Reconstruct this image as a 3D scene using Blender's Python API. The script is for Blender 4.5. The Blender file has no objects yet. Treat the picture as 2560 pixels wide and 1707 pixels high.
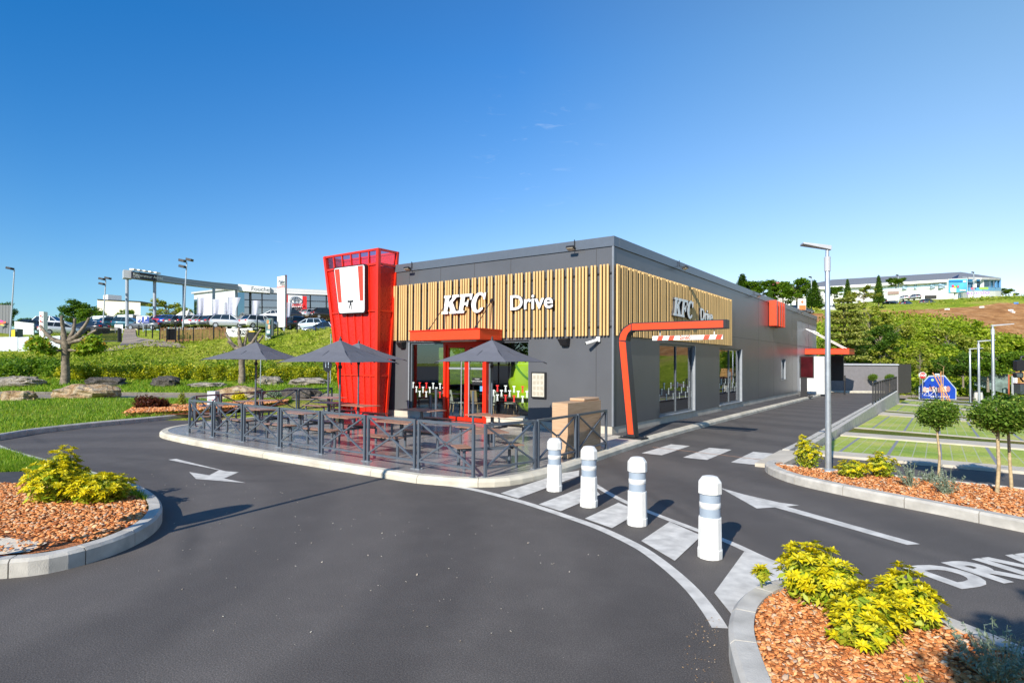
import bpy, math, random
import numpy as np
from mathutils import Vector, Matrix
from mathutils.geometry import tessellate_polygon
random.seed(7); rng = np.random.default_rng(7)
R = math.radians
col = bpy.context.scene.collection
# ------------------------------------------------------------------ camera model (metres; building front along X, side along Y)
F, H = 1464.0, 2.05
yaw, pit, rol = R(36.0), R(1.1), R(0.32)
SH = 23 / 2560
fwd = Vector((-math.sin(yaw)*math.cos(pit), math.cos(yaw)*math.cos(pit), math.sin(pit)))
r0 = Vector((math.cos(yaw), math.sin(yaw), 0)); u0 = r0.cross(fwd)
rgt = r0*math.cos(rol) + u0*math.sin(rol); upv = -r0*math.sin(rol) + u0*math.cos(rol)
CAM = Vector((0, 0, H))
D2 = Vector((-math.sin(yaw), math.cos(yaw), 0)); U2 = Vector((math.cos(yaw), math.sin(yaw), 0))
def ray(px, py): return fwd + rgt*((px-1280)/F) + upv*((853.5-py)/F + SH*2560/F)
def G(px, py, z=0.0):
    d = ray(px, py); return CAM + d*((z-H)/d.z)
def PY(px, py, Y):
    d = ray(px, py); return CAM + d*(Y/d.y)
def PX(px, py, X):
    d = ray(px, py); return CAM + d*(X/d.x)
def PD(px, py, dep):
    d = ray(px, py); return CAM + d*(dep/(d.dot(D2)))
def du(x, y): return (x*D2.x + y*D2.y, x*U2.x + y*U2.y)
def W(d, u, z=0): return Vector((D2.x*d+U2.x*u, D2.y*d+U2.y*u, z))
def hor(px): return 893.35 + (px+735)*17.2/3079
# ------------------------------------------------------------------ terrain
def lerp(x, xs, ys):
    if x <= xs[0]: return ys[0]
    for i in range(1, len(xs)):
        if x <= xs[i]:
            t = (x-xs[i-1])/(xs[i]-xs[i-1]); return ys[i-1]+(ys[i]-ys[i-1])*t
    return ys[-1]
def zy(px, y, d): return H + (hor(px)-y)*d/F
def plane_r(d): return -0.03*max(0.0, d-13)
def TZ(d, px):
    # left embankment
    t48 = zy(px, lerp(px, [-400, 0, 330, 430, 640, 820, 1000], [878, 872, 866, 861, 846, 822, 815]), 48)
    t62 = zy(px, lerp(px, [-400, 0, 250, 500, 750, 820], [835, 833, 830, 823, 829, 829]), 62)
    t80 = zy(px, lerp(px, [-400, 0, 640, 720, 850], [838, 834, 822, 800, 797]), 80)
    zl = lerp(d, [13, 20, 27.6, 30.9, 31.0, 35, 36, 41, 48, 53, 62, 72, 80, 110, 420],
              [-.12, .0, .19, .19, .31, .68, .8, 1.5+.3*(t48-3), t48, t48+.15+.25*(t62-t48), t62, t62+.1+.5*(t80-t62)*(0 if px<640 else .2), t80, t80+.3, t80+1])
    a130 = zy(px, lerp(px, [1700, 2000, 2090, 2200, 2300, 2400, 2500, 2700, 3200], [772, 772, 776, 768, 763, 752, 742, 738, 735]), 125)
    a170 = zy(px, lerp(px, [1700, 2000, 2200, 2500, 3200], [770, 762, 752, 742, 735]), 168)
    p = plane_r(56)-.12
    zr = lerp(d, [10, 13, 56, 60, 64, 125, 168, 210, 420], [-.12, -.12, p, p, p+.5, a130, a170, a170+1, a170+2])
    s = min(1, max(0, (px-1050)/800.0)); s = s*s*(3-2*s)
    return zl*(1-s)+zr*s
def TZxy(x, y):
    d, u = du(x, y); d = max(d, 1); return TZ(d, 1280+F*u/d)
def hit(px, py, d0=24, d1=300):
    d = d0; st = .25
    while d < d1:
        p = PD(px, py, d)
        if p.z <= TZxy(p.x, p.y): return Vector((p.x, p.y, TZxy(p.x, p.y)))
        d += st
    return PD(px, py, d1)
# ------------------------------------------------------------------ materials
MATS = {}
def newmat(name):
    m = bpy.data.materials.new(name); m.use_nodes = True; nt = m.node_tree
    b = nt.nodes['Principled BSDF']; MATS[name] = m; return m, nt, b
def setv(b, k, v):
    if k in b.inputs: b.inputs[k].default_value = v
def c4(c): return (c[0], c[1], c[2], 1)
def mat(name, c, rough=.6, metal=0, var=.08, scale=6.0, bump=0, bscale=60, coat=0, dirt=0, spec=None):
    if name in MATS: return MATS[name]
    m, nt, b = newmat(name); n = nt.nodes; l = nt.links
    tc = n.new('ShaderNodeTexCoord')
    nz = n.new('ShaderNodeTexNoise'); nz.inputs['Scale'].default_value = scale; nz.inputs['Detail'].default_value = 5
    l.new(tc.outputs['Object'], nz.inputs['Vector'])
    rp = n.new('ShaderNodeValToRGB'); rp.color_ramp.elements[0].position = .3; rp.color_ramp.elements[1].position = .7
    rp.color_ramp.elements[0].color = c4([x*(1-var-dirt) for x in c]); rp.color_ramp.elements[1].color = c4([min(1, x*(1+var)) for x in c])
    l.new(nz.outputs['Fac'], rp.inputs['Fac']); l.new(rp.outputs['Color'], b.inputs['Base Color'])
    setv(b, 'Roughness', rough); setv(b, 'Metallic', metal)
    if coat: setv(b, 'Coat Weight', coat); setv(b, 'Coat Roughness', .05)
    if spec is not None: setv(b, 'Specular IOR Level', spec)
    if bump:
        n2 = n.new('ShaderNodeTexNoise'); n2.inputs['Scale'].default_value = bscale; n2.inputs['Detail'].default_value = 6
        l.new(tc.outputs['Object'], n2.inputs['Vector'])
        bp = n.new('ShaderNodeBump'); bp.inputs['Strength'].default_value = bump; bp.inputs['Distance'].default_value = .02
        l.new(n2.outputs['Fac'], bp.inputs['Height']); l.new(bp.outputs['Normal'], b.inputs['Normal'])
    return m
def ramp(nt, src, stops):
    r = nt.nodes.new('ShaderNodeValToRGB'); e = r.color_ramp.elements
    while len(e) < len(stops): e.new(.5)
    for i, (p, c) in enumerate(stops): e[i].position = p; e[i].color = c4(c)
    nt.links.new(src, r.inputs['Fac']); return r.outputs['Color']
def noise(nt, vec, scale, detail=5, rough=.5, dist=0):
    n = nt.nodes.new('ShaderNodeTexNoise'); n.inputs['Scale'].default_value = scale; n.inputs['Detail'].default_value = detail
    n.inputs['Roughness'].default_value = rough; n.inputs['Distortion'].default_value = dist
    nt.links.new(vec, n.inputs['Vector']); return n.outputs['Fac']
def mixc(nt, fac, a, b, mode='MIX'):
    m = nt.nodes.new('ShaderNodeMix'); m.data_type = 'RGBA'; m.blend_type = mode
    if isinstance(fac, (int, float)): m.inputs[0].default_value = fac
    else: nt.links.new(fac, m.inputs[0])
    for s, v in ((6, a), (7, b)):
        if isinstance(v, (tuple, list)): m.inputs[s].default_value = c4(v)
        else: nt.links.new(v, m.inputs[s])
    return m.outputs[2]
def bumpn(nt, h, b, strength=.5, dist=.02):
    bp = nt.nodes.new('ShaderNodeBump'); bp.inputs['Strength'].default_value = strength; bp.inputs['Distance'].default_value = dist
    nt.links.new(h, bp.inputs['Height']); nt.links.new(bp.outputs['Normal'], b.inputs['Normal'])
def objco(nt): return nt.nodes.new('ShaderNodeTexCoord').outputs['Object']
def mapping(nt, vec, sc=(1, 1, 1), rot=(0, 0, 0)):
    m = nt.nodes.new('ShaderNodeMapping'); m.inputs['Scale'].default_value = sc; m.inputs['Rotation'].default_value = rot
    nt.links.new(vec, m.inputs['Vector']); return m.outputs['Vector']
def m_asphalt(name, base, stain=True):
    m, nt, b = newmat(name); co = objco(nt)
    big = noise(nt, co, .22, 6, .6, .6); mid = noise(nt, co, 2.2, 6, .65); fine = noise(nt, co, 95, 3, .7)
    c = ramp(nt, big, [(.3, [x*.78 for x in base]), (.7, [x*1.2 for x in base])])
    c = mixc(nt, mid, c, ramp(nt, mid, [(.3, [x*.8 for x in base]), (.7, [x*1.22 for x in base])]))
    c = mixc(nt, .75, c, ramp(nt, fine, [(.30, (.35,.35,.35)), (.5, (1,1,1)), (.72, (2.2,2.2,2.2))]), 'MULTIPLY')
    v = nt.nodes.new('ShaderNodeTexVoronoi'); v.inputs['Scale'].default_value = 7.0; nt.links.new(co, v.inputs['Vector'])
    sp = nt.nodes.new('ShaderNodeMath'); sp.operation = 'LESS_THAN'; sp.inputs[1].default_value = .028; nt.links.new(v.outputs['Distance'], sp.inputs[0])
    gate = nt.nodes.new('ShaderNodeMath'); gate.operation = 'GREATER_THAN'; gate.inputs[1].default_value = .56
    nt.links.new(noise(nt, co, 4.1, 2), gate.inputs[0])
    mu = nt.nodes.new('ShaderNodeMath'); mu.operation = 'MULTIPLY'; nt.links.new(sp.outputs[0], mu.inputs[0]); nt.links.new(gate.outputs[0], mu.inputs[1])
    c = mixc(nt, mu.outputs[0], c, (.38, .34, .29))
    # worn arcs where cars turn: rings about a far centre
    w = nt.nodes.new('ShaderNodeTexWave'); w.wave_type = 'RINGS'; w.rings_direction = 'Z'; w.inputs['Scale'].default_value = .16
    w.inputs['Distortion'].default_value = 1.2; w.inputs['Detail'].default_value = 2; w.inputs['Detail Scale'].default_value = .4
    mp = nt.nodes.new('ShaderNodeMapping'); mp.inputs['Location'].default_value = (11.5, .5, 0); nt.links.new(co, mp.inputs['Vector']); nt.links.new(mp.outputs['Vector'], w.inputs['Vector'])
    c = mixc(nt, .45, c, ramp(nt, w.outputs['Fac'], [(.30, (1.10, 1.10, 1.10)), (.8, (.68, .68, .70))]), 'MULTIPLY')
    if name == 'asphalt':   # tyre-rubbed arcs where cars swing round the terrace and the island
        for cx_, cy_, rads in ((-9.6, -3.6, (5.9, 7.4)), (-16.5, 15.5, (10.7, 12.2)), (7.5, 19.0, (13.7, 15.2))):
            vm = nt.nodes.new('ShaderNodeVectorMath'); vm.operation = 'DISTANCE'; nt.links.new(co, vm.inputs[0]); vm.inputs[1].default_value = (cx_, cy_, 0)
            wob = nt.nodes.new('ShaderNodeMath'); wob.operation = 'MULTIPLY_ADD'; wob.inputs[1].default_value = .5; nt.links.new(noise(nt, co, .5, 2), wob.inputs[0]); nt.links.new(vm.outputs['Value'], wob.inputs[2])
            gt_ = ramp(nt, noise(nt, co, .45, 4), [(.42, (0, 0, 0)), (.62, (1, 1, 1))])
            for r_ in rads:
                df = nt.nodes.new('ShaderNodeMath'); df.operation = 'SUBTRACT'; nt.links.new(wob.outputs[0], df.inputs[0]); df.inputs[1].default_value = r_+.25
                ab = nt.nodes.new('ShaderNodeMath'); ab.operation = 'ABSOLUTE'; nt.links.new(df.outputs[0], ab.inputs[0])
                mr = nt.nodes.new('ShaderNodeMapRange'); mr.inputs['From Min'].default_value = .02; mr.inputs['From Max'].default_value = .16; mr.inputs['To Min'].default_value = .42; mr.inputs['To Max'].default_value = 0; nt.links.new(ab.outputs[0], mr.inputs['Value'])
                ng = nt.nodes.new('ShaderNodeMath'); ng.operation = 'MULTIPLY'; nt.links.new(mr.outputs[0], ng.inputs[0]); nt.links.new(gt_, ng.inputs[1])
                c = mixc(nt, ng.outputs[0], c, (.04, .037, .037))
    nt.links.new(c, b.inputs['Base Color']); setv(b, 'Roughness', .78); setv(b, 'Specular IOR Level', .35)
    bumpn(nt, fine, b, .6, .006); return m
def m_leaf(name, stops, trans=.35, rough=.5):
    m, nt, b = newmat(name)
    g = nt.nodes.new('ShaderNodeNewGeometry'); co = objco(nt)
    c = ramp(nt, g.outputs['Random Per Island'], stops)
    c = mixc(nt, .35, c, ramp(nt, noise(nt, co, 1.3, 3), [(.35, (.55, .6, .5)), (.65, (1.35, 1.3, 1.1))]), 'MULTIPLY')
    nt.links.new(c, b.inputs['Base Color']); setv(b, 'Roughness', rough); setv(b, 'Specular IOR Level', .25)
    t = nt.nodes.new('ShaderNodeBsdfTranslucent'); nt.links.new(mixc(nt, 1, c, (1.2, 1.3, .6), 'MULTIPLY'), t.inputs['Color'])
    mx = nt.nodes.new('ShaderNodeMixShader'); mx.inputs[0].default_value = trans
    nt.links.new(b.outputs[0], mx.inputs[1]); nt.links.new(t.outputs[0], mx.inputs[2])
    nt.links.new(mx.outputs[0], nt.nodes['Material Output'].inputs['Surface']); return m
def m_island(name, stops, rough=.85, bump=.3):
    m, nt, b = newmat(name); g = nt.nodes.new('ShaderNodeNewGeometry'); co = objco(nt)
    c = ramp(nt, g.outputs['Random Per Island'], stops)
    c = mixc(nt, .4, c, ramp(nt, noise(nt, co, 45, 4), [(.35, (.6, .6, .6)), (.65, (1.3, 1.3, 1.3))]), 'MULTIPLY')
    nt.links.new(c, b.inputs['Base Color']); setv(b, 'Roughness', rough); setv(b, 'Specular IOR Level', .2); return m
def m_glass(name, tint, refl=.12, rough=0.0):
    m, nt, b = newmat(name); nt.nodes.remove(b)
    t = nt.nodes.new('ShaderNodeBsdfTransparent'); t.inputs['Color'].default_value = c4(tint)
    g = nt.nodes.new('ShaderNodeBsdfGlossy'); g.inputs['Roughness'].default_value = rough; g.inputs['Color'].default_value = (.95, .97, 1, 1)
    fr = nt.nodes.new('ShaderNodeFresnel'); fr.inputs['IOR'].default_value = 1.6
    ad = nt.nodes.new('ShaderNodeMath'); ad.operation = 'ADD'; ad.use_clamp = True; ad.inputs[1].default_value = refl; nt.links.new(fr.outputs[0], ad.inputs[0])
    mx = nt.nodes.new('ShaderNodeMixShader'); nt.links.new(ad.outputs[0], mx.inputs[0])
    nt.links.new(t.outputs[0], mx.inputs[1]); nt.links.new(g.outputs[0], mx.inputs[2])
    nt.links.new(mx.outputs[0], nt.nodes['Material Output'].inputs['Surface']); return m
# ------------------------------------------------------------------ mesh builder
class MB:
    def __init__(s): s.v = []; s.f = []; s.sm = []
    def add(s, vs, fs, smooth=False):
        o = len(s.v); s.v += [tuple(v) for v in vs]
        for f in fs: s.f.append([i+o for i in f]); s.sm.append(smooth)
    def box(s, c, size, rz=0, M=None):
        x, y, z = [k/2 for k in size]; c = Vector(c)
        m = M if M is not None else Matrix.Rotation(rz, 3, 'Z')
        vs = [c + m @ Vector((sx*x, sy*y, sz*z)) for sz in (-1, 1) for sy in (-1, 1) for sx in (-1, 1)]
        s.add(vs, [(0, 2, 3, 1), (4, 5, 7, 6), (0, 1, 5, 4), (2, 6, 7, 3), (0, 4, 6, 2), (1, 3, 7, 5)]); return s
    def bar(s, a, b, w, h, up=(0, 0, 1)):
        a = Vector(a); b = Vector(b); d = (b-a); L = d.length; d.normalize(); up = Vector(up)
        if abs(d.dot(up)) > .98: up = Vector((0, 1, 0))
        r = d.cross(up).normalized(); u = r.cross(d)
        return s.box((a+b)/2, (w, L, h), M=Matrix((r, d, u)).transposed())
    def tube(s, pts, rad, seg=8, caps=True, smooth=True):
        pts = [Vector(p) for p in pts]; n = len(pts)
        if isinstance(rad, (int, float)): rad = [rad]*n
        vs = []; pr = None
        for i, p in enumerate(pts):
            d = (pts[min(i+1, n-1)]-pts[max(i-1, 0)]).normalized()
            if pr is None:
                a = Vector((0, 0, 1)) if abs(d.z) < .9 else Vector((1, 0, 0)); pr = d.cross(a).normalized()
            pr = (pr - d*pr.dot(d)).normalized(); q = d.cross(pr)
            for k in range(seg):
                t = 2*math.pi*k/seg; vs.append(p + (pr*math.cos(t)+q*math.sin(t))*rad[i])
        fs = [(i*seg+k, i*seg+(k+1) % seg, (i+1)*seg+(k+1) % seg, (i+1)*seg+k) for i in range(n-1) for k in range(seg)]
        s.add(vs, fs, smooth)
        if caps: s.add(vs[:seg], [tuple(range(seg))[::-1]]); s.add(vs[-seg:], [tuple(range(seg))])
        return s
    def lathe(s, prof, c=(0, 0, 0), seg=16, smooth=True):
        c = Vector(c); vs = []
        for r, z in prof:
            for k in range(seg):
                t = 2*math.pi*k/seg; vs.append(c+Vector((r*math.cos(t), r*math.sin(t), z)))
        n = len(prof)
        s.add(vs, [(i*seg+k, i*seg+(k+1) % seg, (i+1)*seg+(k+1) % seg, (i+1)*seg+k) for i in range(n-1) for k in range(seg)], smooth)
        s.add(vs[:seg], [tuple(range(seg))[::-1]]); s.add(vs[-seg:], [tuple(range(seg))]); return s
    def prism(s, poly, ext, fn=None):
        """poly: 3d points of one face, ext: vector of thickness"""
        P = [Vector(p) for p in poly]; e = Vector(ext); n = len(P)
        tri = tessellate_polygon([P])
        nrm = sum((P[i].cross(P[(i+1) % n]) for i in range(n)), Vector())
        def fx(t):
            a, b, c = [P[i] for i in t]; return t if (b-a).cross(c-a).dot(nrm) > 0 else (t[0], t[2], t[1])
        tri = [fx(t) for t in tri]
        flip = nrm.dot(e) < 0
        Q = P + [p+e for p in P]
        fs = [tuple(t)[::-1] if not flip else tuple(t) for t in tri]
        fs += [tuple(i+n for i in t) if not flip else tuple(i+n for i in t)[::-1] for t in tri]
        fs += [(i, (i+1) % n, n+(i+1) % n, n+i) if not flip else (i, n+i, n+(i+1) % n, (i+1) % n) for i in range(n)]
        s.add(Q, fs); return s
    def sheet(s, poly):
        P = [Vector(p) for p in poly]; tri = tessellate_polygon([P])
        fs = []
        for t in tri:
            a, b, c = [P[i] for i in t]; fs.append(t if (b-a).cross(c-a).z > 0 else (t[0], t[2], t[1]))
        s.add(P, fs); return s
    def quad(s, a, b, c, d): s.add([a, b, c, d], [(0, 1, 2, 3)]); return s
    def build(s, name, m, parent=None, bevel=0, loc=None):
        me = bpy.data.meshes.new(name); me.from_pydata(s.v, [], s.f)
        me.polygons.foreach_set('use_smooth', s.sm); me.update()
        o = bpy.data.objects.new(name, me); col.objects.link(o)
        if m: me.materials.append(m)
        if parent:
            o.parent = parent; o.matrix_parent_inverse = Matrix.Identity(4)
        if loc is not None: o.location = loc
        if bevel:
            b = o.modifiers.new('bevel', 'BEVEL'); b.width = bevel; b.segments = 2; b.limit_method = 'ANGLE'
        return o
def npmesh(name, V, Fc, m, parent=None, smooth=False):
    """V (n,3) array, Fc (k,4 or 3) array"""
    me = bpy.data.meshes.new(name); k = Fc.shape[1]
    me.vertices.add(len(V)); me.vertices.foreach_set('co', V.astype(np.float32).ravel())
    me.loops.add(Fc.size); me.loops.foreach_set('vertex_index', Fc.astype(np.int32).ravel())
    me.polygons.add(len(Fc)); me.polygons.foreach_set('loop_start', np.arange(0, Fc.size, k, dtype=np.int32))
    if smooth: me.polygons.foreach_set('use_smooth', np.ones(len(Fc), dtype=bool))
    me.update(); me.validate()
    o = bpy.data.objects.new(name, me); col.objects.link(o); me.materials.append(m)
    if parent: o.parent = parent
    return o
def empty(name, loc=(0, 0, 0), rz=0, scale=1):
    o = bpy.data.objects.new(name, None); col.objects.link(o); o.location = loc; o.rotation_euler = (0, 0, rz)
    o.scale = (scale,)*3 if isinstance(scale, (int, float)) else scale; o.empty_display_size = .2; return o
def tag(o, label, cat, group=None, kind=None):
    o['label'] = label; o['category'] = cat
    if group: o['group'] = group
    if kind: o['kind'] = kind
    return o
def struct(o): o['kind'] = 'structure'; return o
def thing(name, label, cat, loc=(0, 0, 0), rz=0, group=None, scale=1): return tag(empty(name, loc, rz, scale), label, cat, group)
def dup(o, parent=None, loc=None, rz=None, scale=None, label=None, group=None):
    kids = list(o.children); c = o.copy(); col.objects.link(c)
    if parent: c.parent = parent
    if loc is not None: c.location = loc
    if rz is not None: c.rotation_euler = (0, 0, rz)
    if scale is not None: c.scale = (scale,)*3 if isinstance(scale, (int, float)) else scale
    if label: c['label'] = label
    if group: c['group'] = group
    for k in kids: dup(k, c)
    return c
def leaves(name, pts, m, size, parent=None, aspect=1.6, upbias=.4, jit=.35, fold=True):
    """pts (n,3) centres -> pointed leaf quads facing about at random"""
    n = len(pts)
    if n == 0: return None
    nr = rng.normal(size=(n, 3)); nr[:, 2] = np.abs(nr[:, 2])+upbias; nr /= np.linalg.norm(nr, axis=1)[:, None]
    a = rng.normal(size=(n, 3)); a -= nr*np.sum(a*nr, 1)[:, None]; a /= np.linalg.norm(a, axis=1)[:, None]
    b = np.cross(nr, a); sz = size*(1+jit*rng.uniform(-1, 1, n))[:, None]
    A = a*sz*aspect*.5; B = b*sz*.5; P = np.asarray(pts)
    V = np.stack([P-A, P-B+nr*sz*.12, P+A, P+B+nr*sz*.12], 1).reshape(-1, 3)
    return npmesh(name, V, np.arange(4*n).reshape(n, 4), m, parent)
def text_mesh(s, size=1, ext=0, off=0, sx=1.0, spacing=1.0):
    cu = bpy.data.curves.new('text', 'FONT'); cu.body = s; cu.size = size; cu.extrude = ext; cu.offset = off
    cu.align_x = 'CENTER'; cu.align_y = 'CENTER'; cu.resolution_u = 4; cu.space_character = spacing
    o = bpy.data.objects.new('text', cu); col.objects.link(o)
    dg = bpy.context.evaluated_depsgraph_get(); me = bpy.data.meshes.new_from_object(o.evaluated_get(dg))
    bpy.data.objects.remove(o); bpy.data.curves.remove(cu)
    for v in me.vertices: v.co.x *= sx
    return me
def frame(O, Rv, Uv):
    Rv = Vector(Rv).normalized(); Uv = Vector(Uv).normalized(); N = Rv.cross(Uv).normalized(); Uv = N.cross(Rv)
    M = Matrix((Rv, Uv, N)).transposed().to_4x4(); M.translation = Vector(O); return M
def text(name, s, O, Rv, Uv, size, m, parent=None, ext=.002, off=0, sx=1.0, spacing=1.0):
    me = text_mesh(s, size, ext, off, sx, spacing); me.transform(frame(O, Rv, Uv)); me.name = name
    me.materials.clear(); me.materials.append(m)
    o = bpy.data.objects.new(name, me); col.objects.link(o)
    if parent: o.parent = parent
    return o
def polyobj(name, poly2, O, Rv, Uv, thick, m, parent=None):
    M = frame(O, Rv, Uv); b = MB(); b.prism([M @ Vector((x, y, 0)) for x, y in poly2], (M.to_3x3() @ Vector((0, 0, 1)))*thick)
    return b.build(name, m, parent)
# ------------------------------------------------------------------ palette
ASPH = m_asphalt('asphalt', (.098, .088, .081))
ASPH2 = m_asphalt('footway_asphalt', (.085, .08, .08))
KERB = mat('kerb_concrete', (.47, .45, .41), .85, var=.20, scale=5, bump=.3, bscale=90)
KERB_OLD = mat('cast_concrete', (.55, .51, .42), .85, var=.22, scale=2.2, bump=.4, bscale=60)
CONC = mat('pale_concrete', (.52, .47, .39), .85, var=.15, scale=1.5, bump=.2)
PAINT = mat('road_paint', (.62, .60, .56), .7, var=.16, dirt=.10, scale=6, bump=.3, bscale=140)
ORANGEP = mat('orange_paint', (.48, .28, .18), .8, var=.3, scale=12)
STEEL_D = mat('grey_blue_paint', (.085, .105, .135), .38, 0, var=.06, coat=.2)
GALV = mat('galvanised', (.42, .46, .50), .42, .6, var=.12, scale=9)
BLACK = mat('black_plastic', (.015, .015, .017), .45)
DARK = mat('dark_metal', (.03, .03, .034), .4, .3)
WHITEP = mat('white_plastic', (.76, .76, .74), .4, var=.05, scale=5, dirt=.05)
WHITE = mat('white_paint', (.78, .78, .77), .5, var=.04)
REFL = mat('reflective_band', (.34, .41, .50), .3, .1, var=.05)
RED = mat('red_paint', (.66, .022, .004), .36, var=.05, coat=.12)
REDORANGE = mat('orange_red_paint', (.82, .062, .014), .38, var=.04)
SIGNRED = mat('sign_red', (.60, .012, .012), .45, var=.04)
WOODT = mat('compact_wood', (.33, .19, .13), .42, var=.18, scale=9)
CANVAS = mat('slate_canvas', (.115, .12, .145), .9, var=.07, scale=5, bump=.25, bscale=220)
GREYBOX = mat('light_grey_box', (.5, .53, .58), .5, var=.05)
YELLOW = mat('yellow_plastic', (.75, .55, .02), .5)
BLUE = mat('sign_blue', (.012, .05, .33), .4)
RUBBER = mat('tyre_rubber', (.02, .02, .02), .8)
def m_clad(name, base, rough=.42):
    m, nt, b = newmat(name); co = objco(nt)
    w = nt.nodes.new('ShaderNodeTexWave'); w.wave_type = 'BANDS'; w.bands_direction = 'DIAGONAL'; w.inputs['Scale'].default_value = 9
    sx = mapping(nt, co, (1, 1, 0)); nt.links.new(sx, w.inputs['Vector'])
    c = ramp(nt, noise(nt, co, .9, 4), [(.3, [x*.93 for x in base]), (.7, [x*1.07 for x in base])])
    nt.links.new(c, b.inputs['Base Color']); setv(b, 'Roughness', rough); setv(b, 'Metallic', .15)
    bumpn(nt, w.outputs['Fac'], b, .05, .01); return m
CLAD = m_clad('grey_cladding', (.108, .112, .124), .36)
TRIM = mat('parapet_metal', (.13, .15, .18), .35, .3, var=.04)
CLAD_L = m_clad('pale_grey_cladding', (.36, .37, .39), .4)
def m_wood(name, a, b_, scale=3):
    m, nt, b = newmat(name); co = objco(nt)
    v = mapping(nt, co, (scale, scale, scale*9)) if name != 'oak_panel' else mapping(nt, co, (scale, scale, scale*14))
    f = noise(nt, v, 2.2, 6, .6, .4); c = ramp(nt, f, [(.3, a), (.7, b_)]); nt.links.new(c, b.inputs['Base Color']); setv(b, 'Roughness', .5); return m
SLAT = mat('slat_wood', (.68, .44, .18), .5, var=.06, scale=1.2)
OAK = m_wood('oak_panel', (.42, .26, .15), (.56, .38, .24), 1.2)
STICK = mat('stick_wood', (.30, .17, .08), .8, var=.35, scale=5)
BARK = mat('bark', (.20, .17, .13), .9, var=.4, scale=7, bump=1, bscale=22)
BARK_P = mat('plane_bark', (.19, .155, .115), .9, var=.5, scale=6, bump=.8, bscale=15)
STAKE = mat('stake_wood', (.55, .36, .18), .8, var=.2)
GLASS = m_glass('window_glass', (.72, .80, .80), .10)
GLASS_BLUE = m_glass('tinted_glass', (.10, .26, .31), .28, .02)
CARGLASS = mat('car_glass', (.012, .018, .022), .05, .0, var=.02, coat=.6)
# ground covers
def m_grass(name, stops, s=1.0, bump=1.0):
    m, nt, b = newmat(name); co = objco(nt)
    a = noise(nt, co, .35*s, 5, .6, .5); f = noise(nt, mapping(nt, co, (1, 1, .3)), 9*s, 6, .75)
    c = ramp(nt, a, stops)
    c = mixc(nt, .85, c, ramp(nt, f, [(.28, (.35, .4, .35)), (.5, (1, 1, 1)), (.72, (1.8, 1.7, 1.4))]), 'MULTIPLY')
    nt.links.new(c, b.inputs['Base Color']); setv(b, 'Roughness', .9); setv(b, 'Specular IOR Level', .1)
    bumpn(nt, f, b, bump, .12); return m
LAWN = m_grass('lawn_grass', [(.3, (.11, .21, .02)), (.5, (.20, .29, .025)), (.7, (.36, .36, .05))])
def m_hill():
    m, nt, b = newmat('hill_ground'); co = objco(nt)
    a = noise(nt, co, .11, 6, .62, .8); f = noise(nt, co, 1.7, 6, .75); g = noise(nt, co, .45, 4)
    c = ramp(nt, a, [(.32, (.15, .24, .02)), (.48, (.28, .36, .035)), (.6, (.38, .40, .07)), (.75, (.42, .33, .12))])
    c = mixc(nt, .8, c, ramp(nt, f, [(.3, (.45, .5, .4)), (.5, (1, 1, 1)), (.7, (1.6, 1.5, 1.2))]), 'MULTIPLY')
    # bare orange earth high on the right-hand slope
    att = nt.nodes.new('ShaderNodeAttribute'); att.attribute_name = 'earth'
    e = ramp(nt, g, [(.3, (.32, .15, .06)), (.55, (.50, .26, .11)), (.75, (.58, .38, .21))])
    e = mixc(nt, .6, e, ramp(nt, f, [(.3, (.55, .5, .45)), (.7, (1.5, 1.5, 1.5))]), 'MULTIPLY')
    ad = nt.nodes.new('ShaderNodeMath'); ad.operation = 'ADD'; nt.links.new(att.outputs['Fac'], ad.inputs[0])
    ns = nt.nodes.new('ShaderNodeMath'); ns.operation = 'MULTIPLY_ADD'; ns.inputs[1].default_value = .9; ns.inputs[2].default_value = -.45; nt.links.new(noise(nt, co, .25, 6, .7), ns.inputs[0])
    nt.links.new(ns.outputs[0], ad.inputs[1])
    k = ramp(nt, ad.outputs[0], [(.45, (0, 0, 0)), (.55, (1, 1, 1))])
    c = mixc(nt, k, c, e)
    nt.links.new(c, b.inputs['Base Color']); setv(b, 'Roughness', .95); setv(b, 'Specular IOR Level', .05); bumpn(nt, f, b, 1, .5); return m
HILL = m_hill()
TANROAD = m_asphalt('tan_road', (.27, .22, .175))
MULCHBED = mat('mulch_bed', (.38, .14, .05), .95, var=.4, scale=30, bump=1, bscale=50)
CHIP = m_island('mulch_chips', [(0, (.38, .12, .04)), (.35, (.60, .22, .07)), (.65, (.74, .33, .125)), (.88, (.78, .47, .25)), (.97, (.42, .32, .25)), (1, (.68, .56, .42))])
FABRIC = mat('weed_fabric', (.045, .045, .05), .9, var=.2)
GRAVEL = mat('pale_gravel', (.66, .59, .48), .9, var=.12, scale=14, bump=.3, bscale=80)
ROCK = None
def m_rock(name, stops):
    m, nt, b = newmat(name); co = objco(nt)
    a = noise(nt, co, 1.6, 8, .7, .6); f = noise(nt, co, 9, 6, .7)
    c = ramp(nt, a, stops); c = mixc(nt, .7, c, ramp(nt, f, [(.3, (.4, .4, .4)), (.6, (1.3, 1.25, 1.2))]), 'MULTIPLY')
    nt.links.new(c, b.inputs['Base Color']); setv(b, 'Roughness', .92); bumpn(nt, a, b, 1, .3); return m
ROCK1 = m_rock('ochre_rock', [(.3, (.10, .07, .045)), (.45, (.34, .22, .11)), (.6, (.50, .42, .30)), (.75, (.55, .50, .42))])
ROCK2 = m_rock('dark_rock', [(.3, (.035, .032, .03)), (.55, (.10, .09, .08)), (.75, (.22, .2, .18))])
ROCK3 = m_rock('grey_rock', [(.3, (.13, .11, .09)), (.5, (.30, .27, .23)), (.7, (.50, .46, .40))])
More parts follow.
